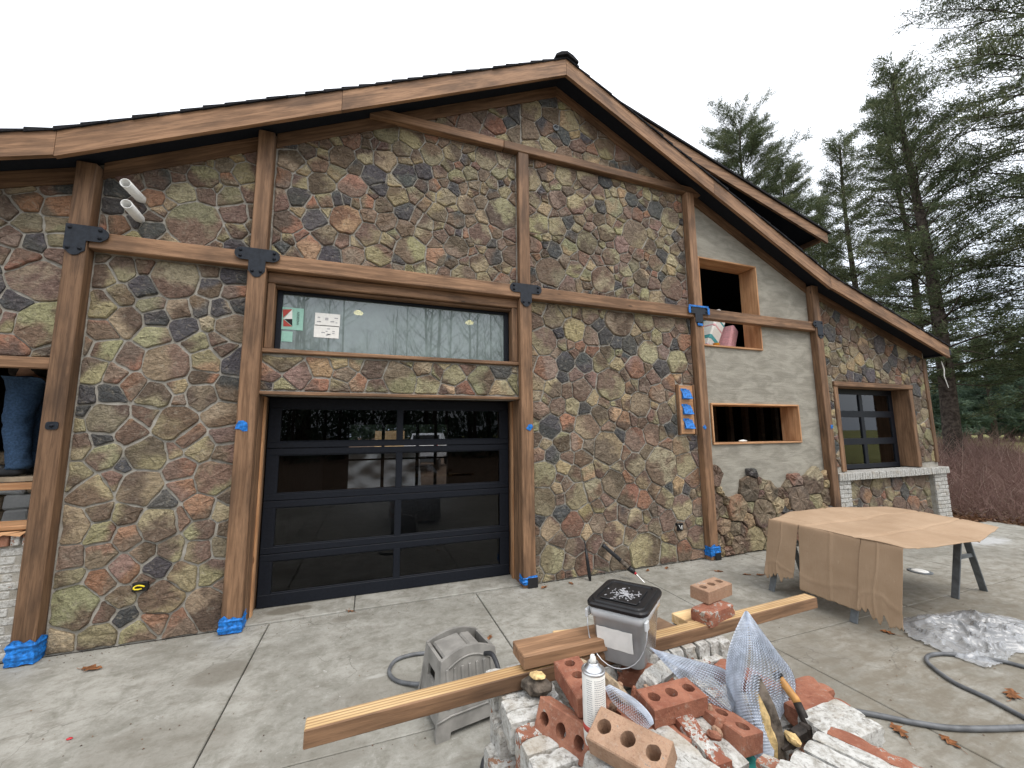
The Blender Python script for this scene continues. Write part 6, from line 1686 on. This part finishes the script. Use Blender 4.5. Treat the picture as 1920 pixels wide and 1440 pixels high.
# ---- leaves and grit on the slab
def leaf_tris0(C, rs):
    n = len(C); a = rs.uniform(0, 6.3, n); L = rs.uniform(0.002, 0.008, (n, 1))
    d = np.stack([np.cos(a), np.sin(a), np.zeros(n)], 1) * L; e_ = np.stack([-np.sin(a), np.cos(a), np.zeros(n)], 1) * L * 0.6; u = np.zeros((n, 3)); u[:, 2] = L[:, 0] * 0.5
    return np.stack([C - d, C - e_ + u, C + d, C + e_ + u], 1).reshape(-1, 3), np.arange(n * 4).reshape(-1, 4)
def leaf_mesh(seed):
    rn = random.Random(seed); m = MB(); n = 7
    ctr, lft, rgt = [], [], []
    for i in range(n + 1):
        t_ = i / n; x = (t_ - 0.5) * 0.12
        wd_ = 0.030 * math.sin(PI * min(max(t_ * 0.95 + 0.03, 0), 1)) * (1.25 if i % 2 else 0.45) + 0.001
        ctr.append((x, 0, 0.006 + 0.006 * math.sin(3 * t_ + seed)))
        lft.append((x - 0.008 * (i % 2), wd_, 0.004 + 0.016 * rn.random())); rgt.append((x - 0.008 * (i % 2), -wd_ * rn.uniform(0.7, 1.1), 0.003 + 0.016 * rn.random()))
    m.v = ctr + lft + rgt; k = n + 1
    for i in range(n): m.f += [(i, i + 1, k + i + 1, k + i), (i + 1, i, 2 * k + i, 2 * k + i + 1)]
    m.tube([(-0.06, 0, 0.006), (-0.085, 0.004, 0.004), (-0.105, 0.012, 0.006)], 0.0012, 4)
    return m.mesh('oak_leaf', MT['dry_leaf'])
LM = [leaf_mesh(i) for i in range(4)]
for px, py, sz_, lb_ in ((173, 1256, 1.3, 'dry oak leaf on the slab in front of the leftmost stone panel'), (918, 1197, 0.7, 'small dry leaf between step stool and garage door'), (1020, 1102, 0.9, 'dry leaf beside the taped post right of the garage door'),
                         (1070, 1094, 0.8, 'dry leaf at the foot of the stone wall left of the black rod'), (1400, 1078, 0.8, 'dry leaf between the taped post and the cardboard, the left one'), (1425, 1079, 0.9, 'dry leaf close to the left leg under the cardboard'),
                         (1348, 1072, 0.9, 'dark curled leaf near the foot of the taped post beside the stucco'), (1900, 1305, 1.3, 'large dry oak leaf inside the hose loop at the right edge'), (1685, 1372, 1.1, 'dry leaf just below the grey hose right of the bricks'),
                         (1780, 1392, 0.9, 'thin dry leaf at the lower right below the hose'), (1250, 1066, 0.8, 'dry leaf at the foot of the stone wall right of the caulking gun'), (1215, 1070, 0.7, 'small leaf against the wall beside the caulking gun'), (655, 1146, 0.9, 'crumpled leaf on the threshold of the garage door'), (1665, 1187, 0.9, 'curled dry leaf under the corner of the cardboard')):
    p = G(px, py)
    tag(inst(LM[br.randrange(4)], 'oak_leaf', None, Matrix.Translation((p.x, p.y, 0.012 if 4.65 < p.y < 5.0 else 0.001)) @ Matrix.Rotation(br.uniform(0, 6.3), 4, 'Z') @ Matrix.Scale(sz_, 4)), lb_, 'leaf')
rs = np.random.RandomState(9); n = 1500
gx_, gy_ = rs.uniform(-4, 9, n), rs.uniform(1.0, 4.6, n); gx_[:500] = rs.uniform(-2.4, 7, 500); gy_[:500] = 4.6 - np.abs(rs.normal(0, 0.09, 500))
V, Fq = leaf_tris0(np.stack([gx_, gy_, np.full(n, 0.003)], 1), rs)
me = numpy_mesh('grit', V, Fq, MT['leaf_litter'], {'leafcol': rs.uniform(0, 1, n).repeat(4)}); tag(put(bpy.data.objects.new('grit', me)), kind='stuff')
p = G(130, 1387); tag(chunk('plastic_scrap', Matrix.Translation(p + Vector((0, 0, 0.006))), (0.03, 0.02, 0.012), 'red_plastic', 21), 'tiny red plastic scrap on the slab at lower left', 'scrap')

# ================================================================== LEFT OPENING: SCAFFOLD AND WORKER
pl_ = tag(empty('scaffold', (-3.9, 5.2, 0)), 'scaffold of planks on poles inside the left opening', 'scaffold')
MB().cbox((-5.3, 4.98, 1.405), (-2.75, 5.22, 1.445), 0.003, jit=0.002).build('plank', MT['plank'], pl_)
MB().cbox((-5.3, 5.235, 1.405), (-2.72, 5.48, 1.445), 0.003, jit=0.002).build('plank', MT['plank'], pl_)
MB().cbox((-5.2, 4.99, 1.33), (-2.78, 5.03, 1.40), 0.003).build('ledger', MT['raw_fir'], pl_)
MB().tube([(-4.6, 5.30, 0.25), (-2.45, 5.30, 1.28)], 0.022, 8).build('brace', MT['steel_grey'], pl_, True)
MB().tube([(-4.4, 5.12, 0.35), (-2.5, 5.12, 1.20)], 0.020, 8).build('brace', MT['orange_pole'], pl_, True)
for xx in (-5.2, -2.72):
    MB().tube([(xx, 5.40, 0.0), (xx, 5.40, 2.3)], 0.024, 8).build('pole', MT['steel_grey'], pl_, True)
def skin_body(name, verts, edges, rad, mat, parent, sub=2, root=0, folds=0):
    me = bpy.data.meshes.new(name); me.from_pydata([tuple(v_) for v_ in verts], edges, [])
    me.materials.append(MT[mat])
    o = bpy.data.objects.new(name, me); put(o, parent)
    o.modifiers.new('skin', 'SKIN').use_smooth_shade = True
    for i, r_ in enumerate(rad):
        rr_ = r_ if hasattr(r_, '__len__') else (r_, r_)
        me.skin_vertices[0].data[i].radius = rr_
        me.skin_vertices[0].data[i].use_root = (i == root)
    sb = o.modifiers.new('smooth', 'SUBSURF'); sb.levels = sb.render_levels = sub
    if folds:
        sb.levels = sb.render_levels = sub + 1
        tx = bpy.data.textures.new('folds', 'CLOUDS'); tx.noise_scale = 0.09; tx.noise_depth = 2
        dm = o.modifiers.new('folds', 'DISPLACE'); dm.texture = tx; dm.strength = folds; dm.mid_level = 0.5; dm.texture_coords = 'GLOBAL'
    return o
PX, PY, PZ = -3.13, 5.20, 1.447
def P_(x, y, z): return Vector((PX + x, PY + y, PZ + z))
# standing side-on, facing left (-X), weight on both legs, head above the opening
bv = [P_(0.02, 0, 0.95), P_(0.02, -0.09, 0.90), P_(0.0, -0.10, 0.50), P_(0.05, -0.10, 0.09), P_(0.02, 0.09, 0.90), P_(-0.03, 0.10, 0.50), P_(0.02, 0.11, 0.09),
      P_(0.0, 0, 1.12), P_(-0.02, 0, 1.30), P_(-0.02, 0, 1.44), P_(-0.03, 0, 1.53), P_(-0.05, 0, 1.62), P_(-0.06, 0, 1.72),
      P_(-0.02, -0.19, 1.40), P_(-0.06, -0.24, 1.12), P_(-0.27, -0.18, 1.03), P_(-0.02, 0.19, 1.40), P_(-0.08, 0.24, 1.12), P_(-0.28, 0.16, 1.08)]
be = [(0, 1), (1, 2), (2, 3), (0, 4), (4, 5), (5, 6), (0, 7), (7, 8), (8, 9), (9, 10), (10, 11), (11, 12), (9, 13), (13, 14), (14, 15), (9, 16), (16, 17), (17, 18)]
brd = [(0.13, 0.11), 0.085, 0.058, 0.042, 0.085, 0.058, 0.042, (0.13, 0.10), (0.15, 0.11), (0.12, 0.09), 0.055, 0.09, 0.075, 0.055, 0.042, 0.032, 0.055, 0.042, 0.032]
person = skin_body('person', bv, be, brd, 'skin', None)
tag(person, 'worker in blue jeans and dark shoes standing on planks in the left opening', 'person')
skin_body('jeans', [P_(0.02, 0, 1.0), P_(0.03, -0.085, 0.88), P_(0.01, -0.10, 0.68), P_(0.0, -0.10, 0.50), P_(0.025, -0.10, 0.30), P_(0.05, -0.10, 0.12), P_(0.055, -0.10, 0.055), P_(0.03, 0.085, 0.88), P_(-0.02, 0.10, 0.68), P_(-0.03, 0.10, 0.50), P_(0.0, 0.11, 0.30), P_(0.02, 0.11, 0.12), P_(0.025, 0.11, 0.055)],
          [(0, 1), (1, 2), (2, 3), (3, 4), (4, 5), (5, 6), (0, 7), (7, 8), (8, 9), (9, 10), (10, 11), (11, 12)], [(0.165, 0.14), (0.135, 0.125), 0.118, 0.098, 0.092, 0.086, 0.092, (0.135, 0.125), 0.118, 0.098, 0.092, 0.086, 0.092], 'denim', person, folds=0.035)
skin_body('jacket', [P_(0.0, 0, 0.93), P_(0.0, 0, 1.15), P_(-0.02, 0, 1.32), P_(-0.02, 0, 1.45), P_(-0.02, -0.20, 1.40), P_(-0.06, -0.25, 1.12), P_(-0.24, -0.19, 1.05), P_(-0.02, 0.20, 1.40), P_(-0.08, 0.25, 1.12), P_(-0.24, 0.17, 1.09)],
          [(0, 1), (1, 2), (2, 3), (3, 4), (4, 5), (5, 6), (3, 7), (7, 8), (8, 9)], [(0.185, 0.16), (0.17, 0.14), (0.17, 0.13), (0.10, 0.09), 0.075, 0.06, 0.05, 0.075, 0.06, 0.05], 'dark_cloth', person, root=1)
for s_, ox in ((-0.10, 0.05), (0.11, 0.02)):
    skin_body('shoe', [P_(ox + 0.055, s_, 0.05), P_(ox - 0.04, s_, 0.05), P_(ox - 0.14, s_, 0.038), P_(ox - 0.205, s_, 0.03)], [(0, 1), (1, 2), (2, 3)], [(0.05, 0.05), (0.055, 0.052), (0.05, 0.038), (0.038, 0.026)], 'shoe', person)
hv = MB(); hv.lathe([(0.02, 0.10), (0.075, 0.075), (0.10, 0.02), (0.102, -0.03), (0.085, -0.05)], 16, Matrix.Translation(P_(-0.04, 0, 1.72))); hv.build('hair', MT['hair'], person, True)
# pale split stone stacked inside, behind the worker
sp_ = tag(empty('stone_pallet', (-4.2, 6.6, 0)), 'pallet of pale split stone inside the left opening', 'stone pallet')
rn = random.Random(77)
for r_ in range(8):
    x = -5.3 + rn.uniform(0, 0.1)
    while x < -2.9:
        L = rn.uniform(0.22, 0.4); MB().cbox((x, 6.4, 0.30 + r_ * 0.17), (x + L - 0.015, 6.8 + rn.uniform(-.03, .03), 0.30 + r_ * 0.17 + 0.155), 0.02, jit=0.01, rn=rn).build('split_stone', MT['tan_stone' if rn.random() < 0.4 else 'pvc'], sp_); x += L
MB().cbox((-5.4, 6.35, 0.0), (-2.8, 6.85, 0.29), 0.01).build('pallet_base', MT['plank'], sp_)

# ================================================================== BEHIND THE BUILDING (seen through the door glass)
tk = tag(empty('pickup_truck', (3.0, 24.0, 0)), 'white pickup truck parked behind the building, seen through the garage door glass', 'pickup truck')
tm = Matrix.Translation((3.15, 23.0, -0.05)) @ Matrix.Rotation(R(72), 4, 'Z')
def tb(name, mat, lo, hi, b=0.05, parent=tk): return inst(MB().cbox(lo, hi, b).mesh(name, MT[mat]), name, parent, tm)
body = tb('body', 'truck_paint', (-2.7, -0.98, 0.55), (2.7, 0.98, 1.12), 0.08)
tb('bed_side', 'truck_paint', (-2.7, -0.98, 1.12), (-0.6, -0.88, 1.42)); tb('bed_side', 'truck_paint', (-2.7, 0.88, 1.12), (-0.6, 0.98, 1.42)); tb('tailgate', 'truck_paint', (-2.74, -0.86, 0.75), (-2.66, 0.86, 1.40), 0.02)
m = MB(); m.add([(-0.6, -0.95, 1.12), (1.3, -0.95, 1.12), (1.3, 0.95, 1.12), (-0.6, 0.95, 1.12), (-0.45, -0.78, 1.90), (0.65, -0.78, 1.90), (0.65, 0.78, 1.90), (-0.45, 0.78, 1.90)], [(0, 3, 2, 1), (4, 5, 6, 7), (0, 1, 5, 4), (1, 2, 6, 5), (2, 3, 7, 6), (3, 0, 4, 7)])
inst(m.mesh('cab', MT['truck_paint']), 'cab', tk, tm); tb('window', 'black_plastic', (-0.58, -0.72, 1.30), (-0.50, 0.72, 1.80), 0.02)
tb('hood', 'truck_paint', (1.25, -0.95, 1.10), (2.68, 0.95, 1.28), 0.06); tb('bumper', 'steel_grey', (-2.92, -0.95, 0.45), (-2.76, 0.95, 0.68), 0.03)
for y in (-0.93, 0.93): tb('tail_light', 'red_plastic', (-2.75, y - 0.06, 0.95), (-2.69, y + 0.06, 1.35), 0.01)
for x in (-1.75, 1.75):
    for y in (-0.95, 0.75): inst(MB().lathe([(0.36, 0), (0.40, 0.03), (0.40, 0.19), (0.36, 0.22)], 20, Matrix.Translation((x, y, 0.40)) @ Matrix.Rotation(R(-90), 4, 'X')).mesh('wheel', MT['rubber'], True), 'wheel', tk, tm)
pw = Matrix.Translation((0.15, 17.0, 0.0)) @ Matrix.Rotation(R(-6), 4, 'Z') @ Matrix.Rotation(R(-22), 4, 'X')
tag(inst(MB().cbox((0, -0.01, 0), (1.2, 0.01, 2.1), 0.004).mesh('plywood_sheet', MT['pine_board']), 'plywood_sheet', None, pw), 'yellow plywood sheet leaning behind the building, seen through the door', 'plywood sheet')
V_, F_ = [], []
for j in range(21):
    for i in range(41):
        u, v = i / 40, j / 20; x = -0.7 + 2.5 * u; y = 15.2 + 0.25 * mnoise.noise(Vector((u * 5, v * 3, 3))) - 0.5 * (1 - v) ** 2
        V_.append((x, y, 1.45 * v * (0.85 + 0.2 * mnoise.noise(Vector((u * 4, 0, 8))))))
for j in range(20):
    for i in range(40): a = j * 41 + i; F_.append((a, a + 1, a + 42, a + 41))
me = numpy_mesh('tarp', V_, F_, MT['pvc']); tag(put(bpy.data.objects.new('tarp', me)), 'draped clear plastic over a pile behind the building', 'plastic sheet')
tag(chunk('tarp_pile', Matrix.Translation((0.6, 15.9, 0.6)), (2.3, 1.0, 1.1), 'tan_stone', 31), 'pile of material under clear plastic behind the building', 'pile')

# ================================================================== TREES
def leaf_tris(centers, dirs, length, width, n_per, spread, rs, droop=0.25):
    """arrays of thin needle-spray triangles scattered round each centre, roughly along its direction"""
    C = np.repeat(np.asarray(centers), n_per, 0); Dd = np.repeat(np.asarray(dirs), n_per, 0)
    n = len(C)
    C = C + rs.normal(0, spread, (n, 3)) * np.array([1, 1, 0.55])
    d = Dd + rs.normal(0, 0.55, (n, 3)); d[:, 2] -= droop; d /= np.linalg.norm(d, axis=1, keepdims=True) + 1e-9
    s_ = np.cross(d, rs.normal(0, 1, (n, 3))); s_ /= np.linalg.norm(s_, axis=1, keepdims=True) + 1e-9
    L = length * rs.uniform(0.6, 1.4, (n, 1)); Wd = width * rs.uniform(0.6, 1.4, (n, 1))
    V = np.stack([C - d * L * 0.5, C + s_ * Wd * 0.5, C + d * L * 0.5, C - s_ * Wd * 0.5], 1).reshape(-1, 3)
    Fq = np.arange(n * 4).reshape(-1, 4)
    return V, Fq
def conifer(name, base, H, rad, seed, label, crown0=0.22, n_br=90, n_per=9, trunk_r=0.24, lean=(0, 0), cat='tree', group=None, mat='pine_needles', leafL=0.13, leafW=0.025, up=0.25, dense=1.0, taper=1.0, forks=0, gapp=0.12):
    rs = np.random.RandomState(seed); rn = random.Random(seed)
    o = tag(empty(name, base), label, cat, group)
    bx_, by_, bz_ = base
    def trunk_at(h): return Vector((bx_ + lean[0] * h + 0.15 * math.sin(h * 0.35 + seed), by_ + lean[1] * h + 0.12 * math.sin(h * 0.27 + 2 * seed), bz_ + h))
    m = MB(); n = 16
    m.tube([trunk_at(H * i / n) for i in range(n + 1)], [trunk_r * (1.12 - i / n) ** 0.85 + 0.012 for i in range(n + 1)], 9)
    cen, dr, kc = [], [], []
    for k in range(n_br):
        q = crown0 + (1 - crown0) * ((k + rn.random()) / n_br) ** 0.9
        h = H * min(q, 0.985)
        # crown outline: widest a third of the way up, narrowing to the top
        prof = min(1.0, ((q - crown0) / (0.16)) ** 0.6 + 0.25) * max(0.05, (1 - q) / (1 - crown0)) ** (0.72 * taper)
        L = rad * prof * rn.uniform(0.45, 1.12)
        if rn.random() < 0.08: L *= 1.2
        a = k * 2.39996 + rn.uniform(-0.6, 0.6)
        rise = up * (0.2 + 1.5 * (q - crown0)) + rn.uniform(-0.12, 0.12)
        p0 = trunk_at(h); pts = []
        sw = rn.uniform(-0.35, 0.35)
        for i in range(7):
            t_ = i / 6; aa = a + sw * t_
            pts.append(p0 + Vector((math.cos(aa) * L * t_, math.sin(aa) * L * t_, L * (rise * t_ - 0.20 * t_ * t_ + 0.05 * math.sin(5 * t_ + k)))))
        br_ = trunk_r * 0.15 * (L / rad) ** 0.7 * (1.1 - 0.5 * q) + 0.006
        m.tube(pts, [br_ * (1 - 0.85 * i / 6) for i in range(7)], 5, cap=False)
        if rn.random() < gapp: continue
        nb = max(3, int(L * 5.5 * dense))
        clump = rn.uniform(0.0, 1.0)
        for b_ in range(nb):
            t_ = 0.22 + 0.78 * ((b_ + rn.random()) / nb)
            i = min(int(t_ * 6), 5); p = pts[i].lerp(pts[i + 1], t_ * 6 - i)
            d = (pts[i + 1] - pts[i]).normalized()
            sd = Vector((-d.y, d.x, 0)) * rn.choice((-1, 1)) * rn.uniform(0.3, 1.0)
            dd = (d * 0.7 + sd + Vector((0, 0, rn.uniform(-0.05, 0.75)))).normalized()
            tl_ = L * rn.uniform(0.12, 0.36) * (1.15 - 0.6 * t_) + 0.15
            for z_ in (0.25, 0.5, 0.75, 1.0):
                cen.append(tuple(p + dd * tl_ * z_)); dr.append(tuple(dd)); kc.append(0.5 * clump + 0.5 * rn.random())
            if rn.random() < 0.5: m.tube([p, p + dd * tl_], [br_ * 0.25 + 0.003, 0.003], 3, cap=False)
    m.build('trunk', MT['bark'], o, True)
    V, Fq = leaf_tris(cen, dr, leafL, leafW, n_per, 0.075 + leafL * 0.25, rs)
    kk = np.clip(np.repeat(np.repeat(np.asarray(kc), n_per) + rs.normal(0, 0.18, len(kc) * n_per), 4), 0, 1)
    c0 = np.array(base); me = numpy_mesh('crown', V - c0, Fq, MT[mat], {'leafcol': kk})
    tag(put(bpy.data.objects.new('crown', me), o, Matrix.Translation(base)), kind='stuff')
    return o
def on_ray(px, depth):
    d = ray(px, 800); t_ = depth
    return (CAM.x + d.x * t_, CAM.y + d.y * t_)
def tree_at(px, depth): x, y = on_ray(px, depth); return (x, y, ground_h(x, y) - 0.05)
GR = 'tall conifers beside the building'
conifer('conifer_tree', tree_at(1778, 13.5), 15.6, 2.8, 5, 'tall airy conifer with a bare dark trunk just right of the building corner', 0.20, 170, 13, 0.22, (0.006, 0.0), group=GR, gapp=0.14, up=0.85, taper=0.62, dense=1.1)
conifer('conifer_tree', tree_at(2120, 12.0), 24.0, 5.2, 8, 'largest conifer filling the right edge of the view', 0.10, 260, 13, 0.30, (0.0, 0.0), group=GR, up=0.40, gapp=0.06, taper=0.6, dense=1.15)
conifer('conifer_tree', tree_at(1640, 19.5), 17.2, 2.3, 12, 'slender conifer left of the tall airy one above the lower roof', 0.2, 170, 14, 0.18, (0.0, 0.0), group=GR, up=0.9, taper=0.55, dense=1.2)
conifer('conifer_tree', tree_at(1440, 24.0), 22.0, 3.7, 17, 'olive green conifer rising above the roof, leftmost of the group', 0.35, 190, 17, 0.2, (0.0, 0), group=GR, up=1.0, taper=0.36, dense=1.4, gapp=0.03)
conifer('conifer_tree', tree_at(1512, 26.0), 20.0, 2.8, 21, 'low bushy conifer between the leftmost and the slender one', 0.35, 170, 17, 0.18, group=GR, up=0.9, taper=0.4, dense=1.4, gapp=0.03)
conifer('conifer_tree', tree_at(1745, 20.0), 20.5, 2.7, 23, 'conifer behind the tall airy one with a paler crown', 0.2, 190, 13, 0.18, (0.0, 0.0), group=GR, up=0.85, taper=0.55, dense=1.2)
conifer('conifer_tree', tree_at(1582, 27.0), 19.0, 2.4, 27, 'short conifer peeping between the bushy and slender ones', 0.3, 150, 15, 0.18, group=GR, up=0.9, taper=0.45, dense=1.3)
GD = 'spruces at the far edge of the field'
SPL = ('half hidden dark spruce just right of the bare trunk at the field edge', 'pointed dark spruce right of the half hidden one', 'short broad spruce in the middle of the field edge', 'nearer tall spruce beyond the mauve brush', 'dark spruce behind the nearer tall one, to its right', 'tallest spruce of the field edge near the right border', 'spruce cut off by the right border', 'spruce outside the right border', 'spruce hidden behind the building corner', 'far spruce hidden by the building')
for k, (px, dp, H, rd_) in enumerate(((1775, 40, 7.5, 3.0), (1805, 46, 10.5, 3.2), (1838, 50, 8.5, 3.0), (1862, 42, 11.5, 3.4), (1895, 48, 10.0, 3.2), (1925, 44, 12.5, 3.5), (1960, 50, 11, 3.4), (2000, 46, 12, 3.4), (1720, 55, 10, 3.2), (1680, 60, 11, 3.2))):
    conifer('spruce_tree', tree_at(px, dp), H, rd_, 40 + k, SPL[k], 0.14, 60, 6, 0.22, group=GD, mat='spruce_needles', leafL=0.45, leafW=0.12, up=0.0, dense=0.55, gapp=0.02)
# far wood beyond the field, one mass
rs = np.random.RandomState(3); cen, dr = [], []
for k in range(5200):
    a = R(rs.uniform(-8, 100)); rr_ = rs.uniform(75, 105)
    x, y = rr_ * math.sin(a), rr_ * math.cos(a)
    hh = 8.5 + 4.0 * mnoise.noise(Vector((a * 9, 0, 1))) + 2.0 * mnoise.noise(Vector((a * 31, 0, 4)))
    cen.append((x, y, hh * rs.uniform(0.06, 1.0) ** 0.8)); dr.append((0.3 * rs.normal(), 0.3 * rs.normal(), 0.5))
V, Fq = leaf_tris(cen, dr, 1.3, 0.5, 9, 0.55, rs)
me = numpy_mesh('far_wood', V, Fq, MT['spruce_needles'], {'leafcol': np.clip(rs.uniform(0, 1, len(V) // 4).repeat(4), 0, 1)})
tag(put(bpy.data.objects.new('far_wood', me)), kind='stuff')
# ---- dead brush beyond the slab: reddish twigs
rs = np.random.RandomState(14)
n = 90000
V, K = [], []
bx = rs.uniform(11.7, 27, n); by = rs.uniform(-1.0, 22, n)
keep = (by < 4.2 + (bx - 11.5) * 1.9) & (by > -2 + (bx - 11) * 0.10)
keep &= (bx < 14.2) | (by > 4.2 + (bx - 14.2) * 0.41)
bx, by = bx[keep], by[keep]; n = len(bx)
hh = 0.35 + np.clip((bx - 11.6) * 0.18, 0, 0.85) + rs.uniform(-0.15, 0.4, n)
gz = np.array([ground_h(x, y) for x, y in zip(bx, by)])
lx, ly = rs.normal(0, 0.42, n), rs.normal(0, 0.42, n)
z0 = gz + hh * rs.uniform(0, 0.55, n)
w_ = rs.uniform(0.003, 0.008, n); an = rs.uniform(0, 6.3, n)
P0 = np.stack([bx, by, z0], 1); P2 = np.stack([bx + lx * hh, by + ly * hh, z0 + hh * rs.uniform(0.3, 0.8, n)], 1)
P1 = (P0 + P2) / 2 + rs.normal(0, 0.06, (n, 3)); sd = np.stack([np.cos(an) * w_, np.sin(an) * w_, w_ * 0.4], 1)
V = np.stack([P0 - sd, P0 + sd, P1 + sd * .7, P1 - sd * .7, P1 - sd * .7, P1 + sd * .7, P2 + sd * .3, P2 - sd * .3], 1).reshape(-1, 3)
me = numpy_mesh('dead_brush', V, np.arange(n * 8).reshape(-1, 4), MT['dead_brush'], {'leafcol': np.clip(rs.beta(2, 2.4, n), 0, 1).repeat(8)})
tag(put(bpy.data.objects.new('dead_brush', me)), kind='stuff')
# low leaves and withered foliage in the brush
n = 15000; cx2 = rs.uniform(11.6, 24, n); cy2 = rs.uniform(-1, 20, n); kp = (cy2 < 4.4 + (cx2 - 11.5) * 1.9) & ((cx2 < 14.2) | (cy2 > 4.2 + (cx2 - 14.2) * 0.41)); cx2, cy2 = cx2[kp], cy2[kp]
cz2 = np.array([ground_h(x, y) for x, y in zip(cx2, cy2)]) + rs.uniform(0, 1, len(cx2)) ** 1.6 * (0.3 + np.clip((cx2 - 11.6) * 0.14, 0, 0.8))
V, Fq = leaf_tris(np.stack([cx2, cy2, cz2], 1), rs.normal(0, 1, (len(cx2), 3)), 0.075, 0.035, 2, 0.05, rs)
me = numpy_mesh('withered_leaves', V, Fq, MT['dead_brush'], {'leafcol': np.clip(rs.uniform(0, 1, len(V) // 4), 0, 1).repeat(4)})
tag(put(bpy.data.objects.new('withered_leaves', me)), kind='stuff')
# leaf litter along the edge of the slab
n = 5200; cx2 = 11.45 + np.abs(rs.normal(0, 0.7, n)); cy2 = rs.uniform(-2, 9, n); cx2[:700] = rs.uniform(10.75, 11.5, 700); cy2[:700] = rs.uniform(4.4, 5.35, 700) if True else 0
cz2 = np.where(cx2 < 11.5, 0.008, -0.085) + rs.uniform(0, 0.03, n)
V, Fq = leaf_tris(np.stack([cx2, cy2, cz2], 1), np.concatenate([rs.normal(0, 1, (n, 2)), np.full((n, 1), 0.25)], 1), 0.10, 0.05, 1, 0.01, rs, 0.25)
V[:, 2] = np.maximum(V[:, 2], np.where(V[:, 0] < 11.5, 0.003, -0.097))
me = numpy_mesh('leaf_litter', V, Fq, MT['leaf_litter'], {'leafcol': np.clip(rs.uniform(0, 1, n), 0, 1).repeat(4)})
tag(put(bpy.data.objects.new('leaf_litter', me)), kind='stuff')
# field grass
n = 42000; r_ = rs.uniform(17, 62, n); a_ = np.radians(rs.uniform(20, 100, n)); gx_, gy_ = r_ * np.sin(a_), r_ * np.cos(a_)
gz_ = np.array([ground_h(x, y) for x, y in zip(gx_, gy_)]); hh = rs.uniform(0.06, 0.22, n); w_ = rs.uniform(0.01, 0.03, n); an = rs.uniform(0, 6.3, n)
b0 = np.stack([gx_, gy_, gz_], 1); sd = np.stack([np.cos(an) * w_, np.sin(an) * w_, np.zeros(n)], 1); tp = b0 + np.stack([rs.normal(0, .05, n), rs.normal(0, .05, n), hh], 1)
V = np.stack([b0 - sd, b0 + sd, tp], 1).reshape(-1, 3)
me = numpy_mesh('field_grass', V, np.arange(n * 3).reshape(-1, 3), MT['dry_grass'], {'leafcol': rs.uniform(0, 1, n).repeat(3)})
tag(put(bpy.data.objects.new('field_grass', me)), kind='stuff')
# ---- bare woods on the camera's side, seen only as a reflection in the glass
m = MB(); rn = random.Random(50)
for k in range(95):
    x = rn.uniform(-34, 30); y = -rn.uniform(16, 44); H = rn.uniform(10, 18); rad_ = rn.uniform(0.09, 0.24)
    tx_, ty_ = rn.uniform(-.04, .04), rn.uniform(-.03, .03)
    T = lambda h: Vector((x + tx_ * h, y + ty_ * h, -0.15 + h))
    m.tube([T(H * i / 6) for i in range(7)], [rad_ * (1.05 - i / 6) + 0.01 for i in range(7)], 6, cap=False)
    for b_ in range(26):
        h = H * rn.uniform(0.22, 0.95); p = T(h); a = rn.uniform(0, 6.3); L = (H - h) * 0.33 + rn.uniform(0.5, 1.6)
        e_ = p + Vector((math.cos(a) * L * .7, math.sin(a) * L * .7, L * rn.uniform(0.5, 0.9))); mid = p.lerp(e_, 0.5) + Vector((0, 0, -0.08 * L))
        m.tube([p, mid, e_], [rad_ * 0.28, rad_ * 0.16, 0.008], 3, cap=False)
        for c_ in range(3):
            q = mid.lerp(e_, rn.random()); f_ = q + Vector((rn.gauss(0, .35), rn.gauss(0, .35), rn.uniform(.2, .7))) * L * 0.5
            m.tube([q, f_], [rad_ * 0.09, 0.006], 3, cap=False)
tag(m.build('bare_woods', MT['bare_twig'], None), kind='stuff')
cen = [(rs.uniform(-45, 40), -rs.uniform(20, 46), rs.uniform(0, 1) ** 1.5 * 4.5) for k in range(5200)]
V, Fq = leaf_tris(cen, rs.normal(0, 1, (len(cen), 3)), 0.7, 0.22, 5, 0.4, rs)
me = numpy_mesh('undergrowth', V, Fq, MT['spruce_needles'], {'leafcol': rs.uniform(0, .6, len(V) // 4).repeat(4)}); tag(put(bpy.data.objects.new('undergrowth', me)), kind='stuff')
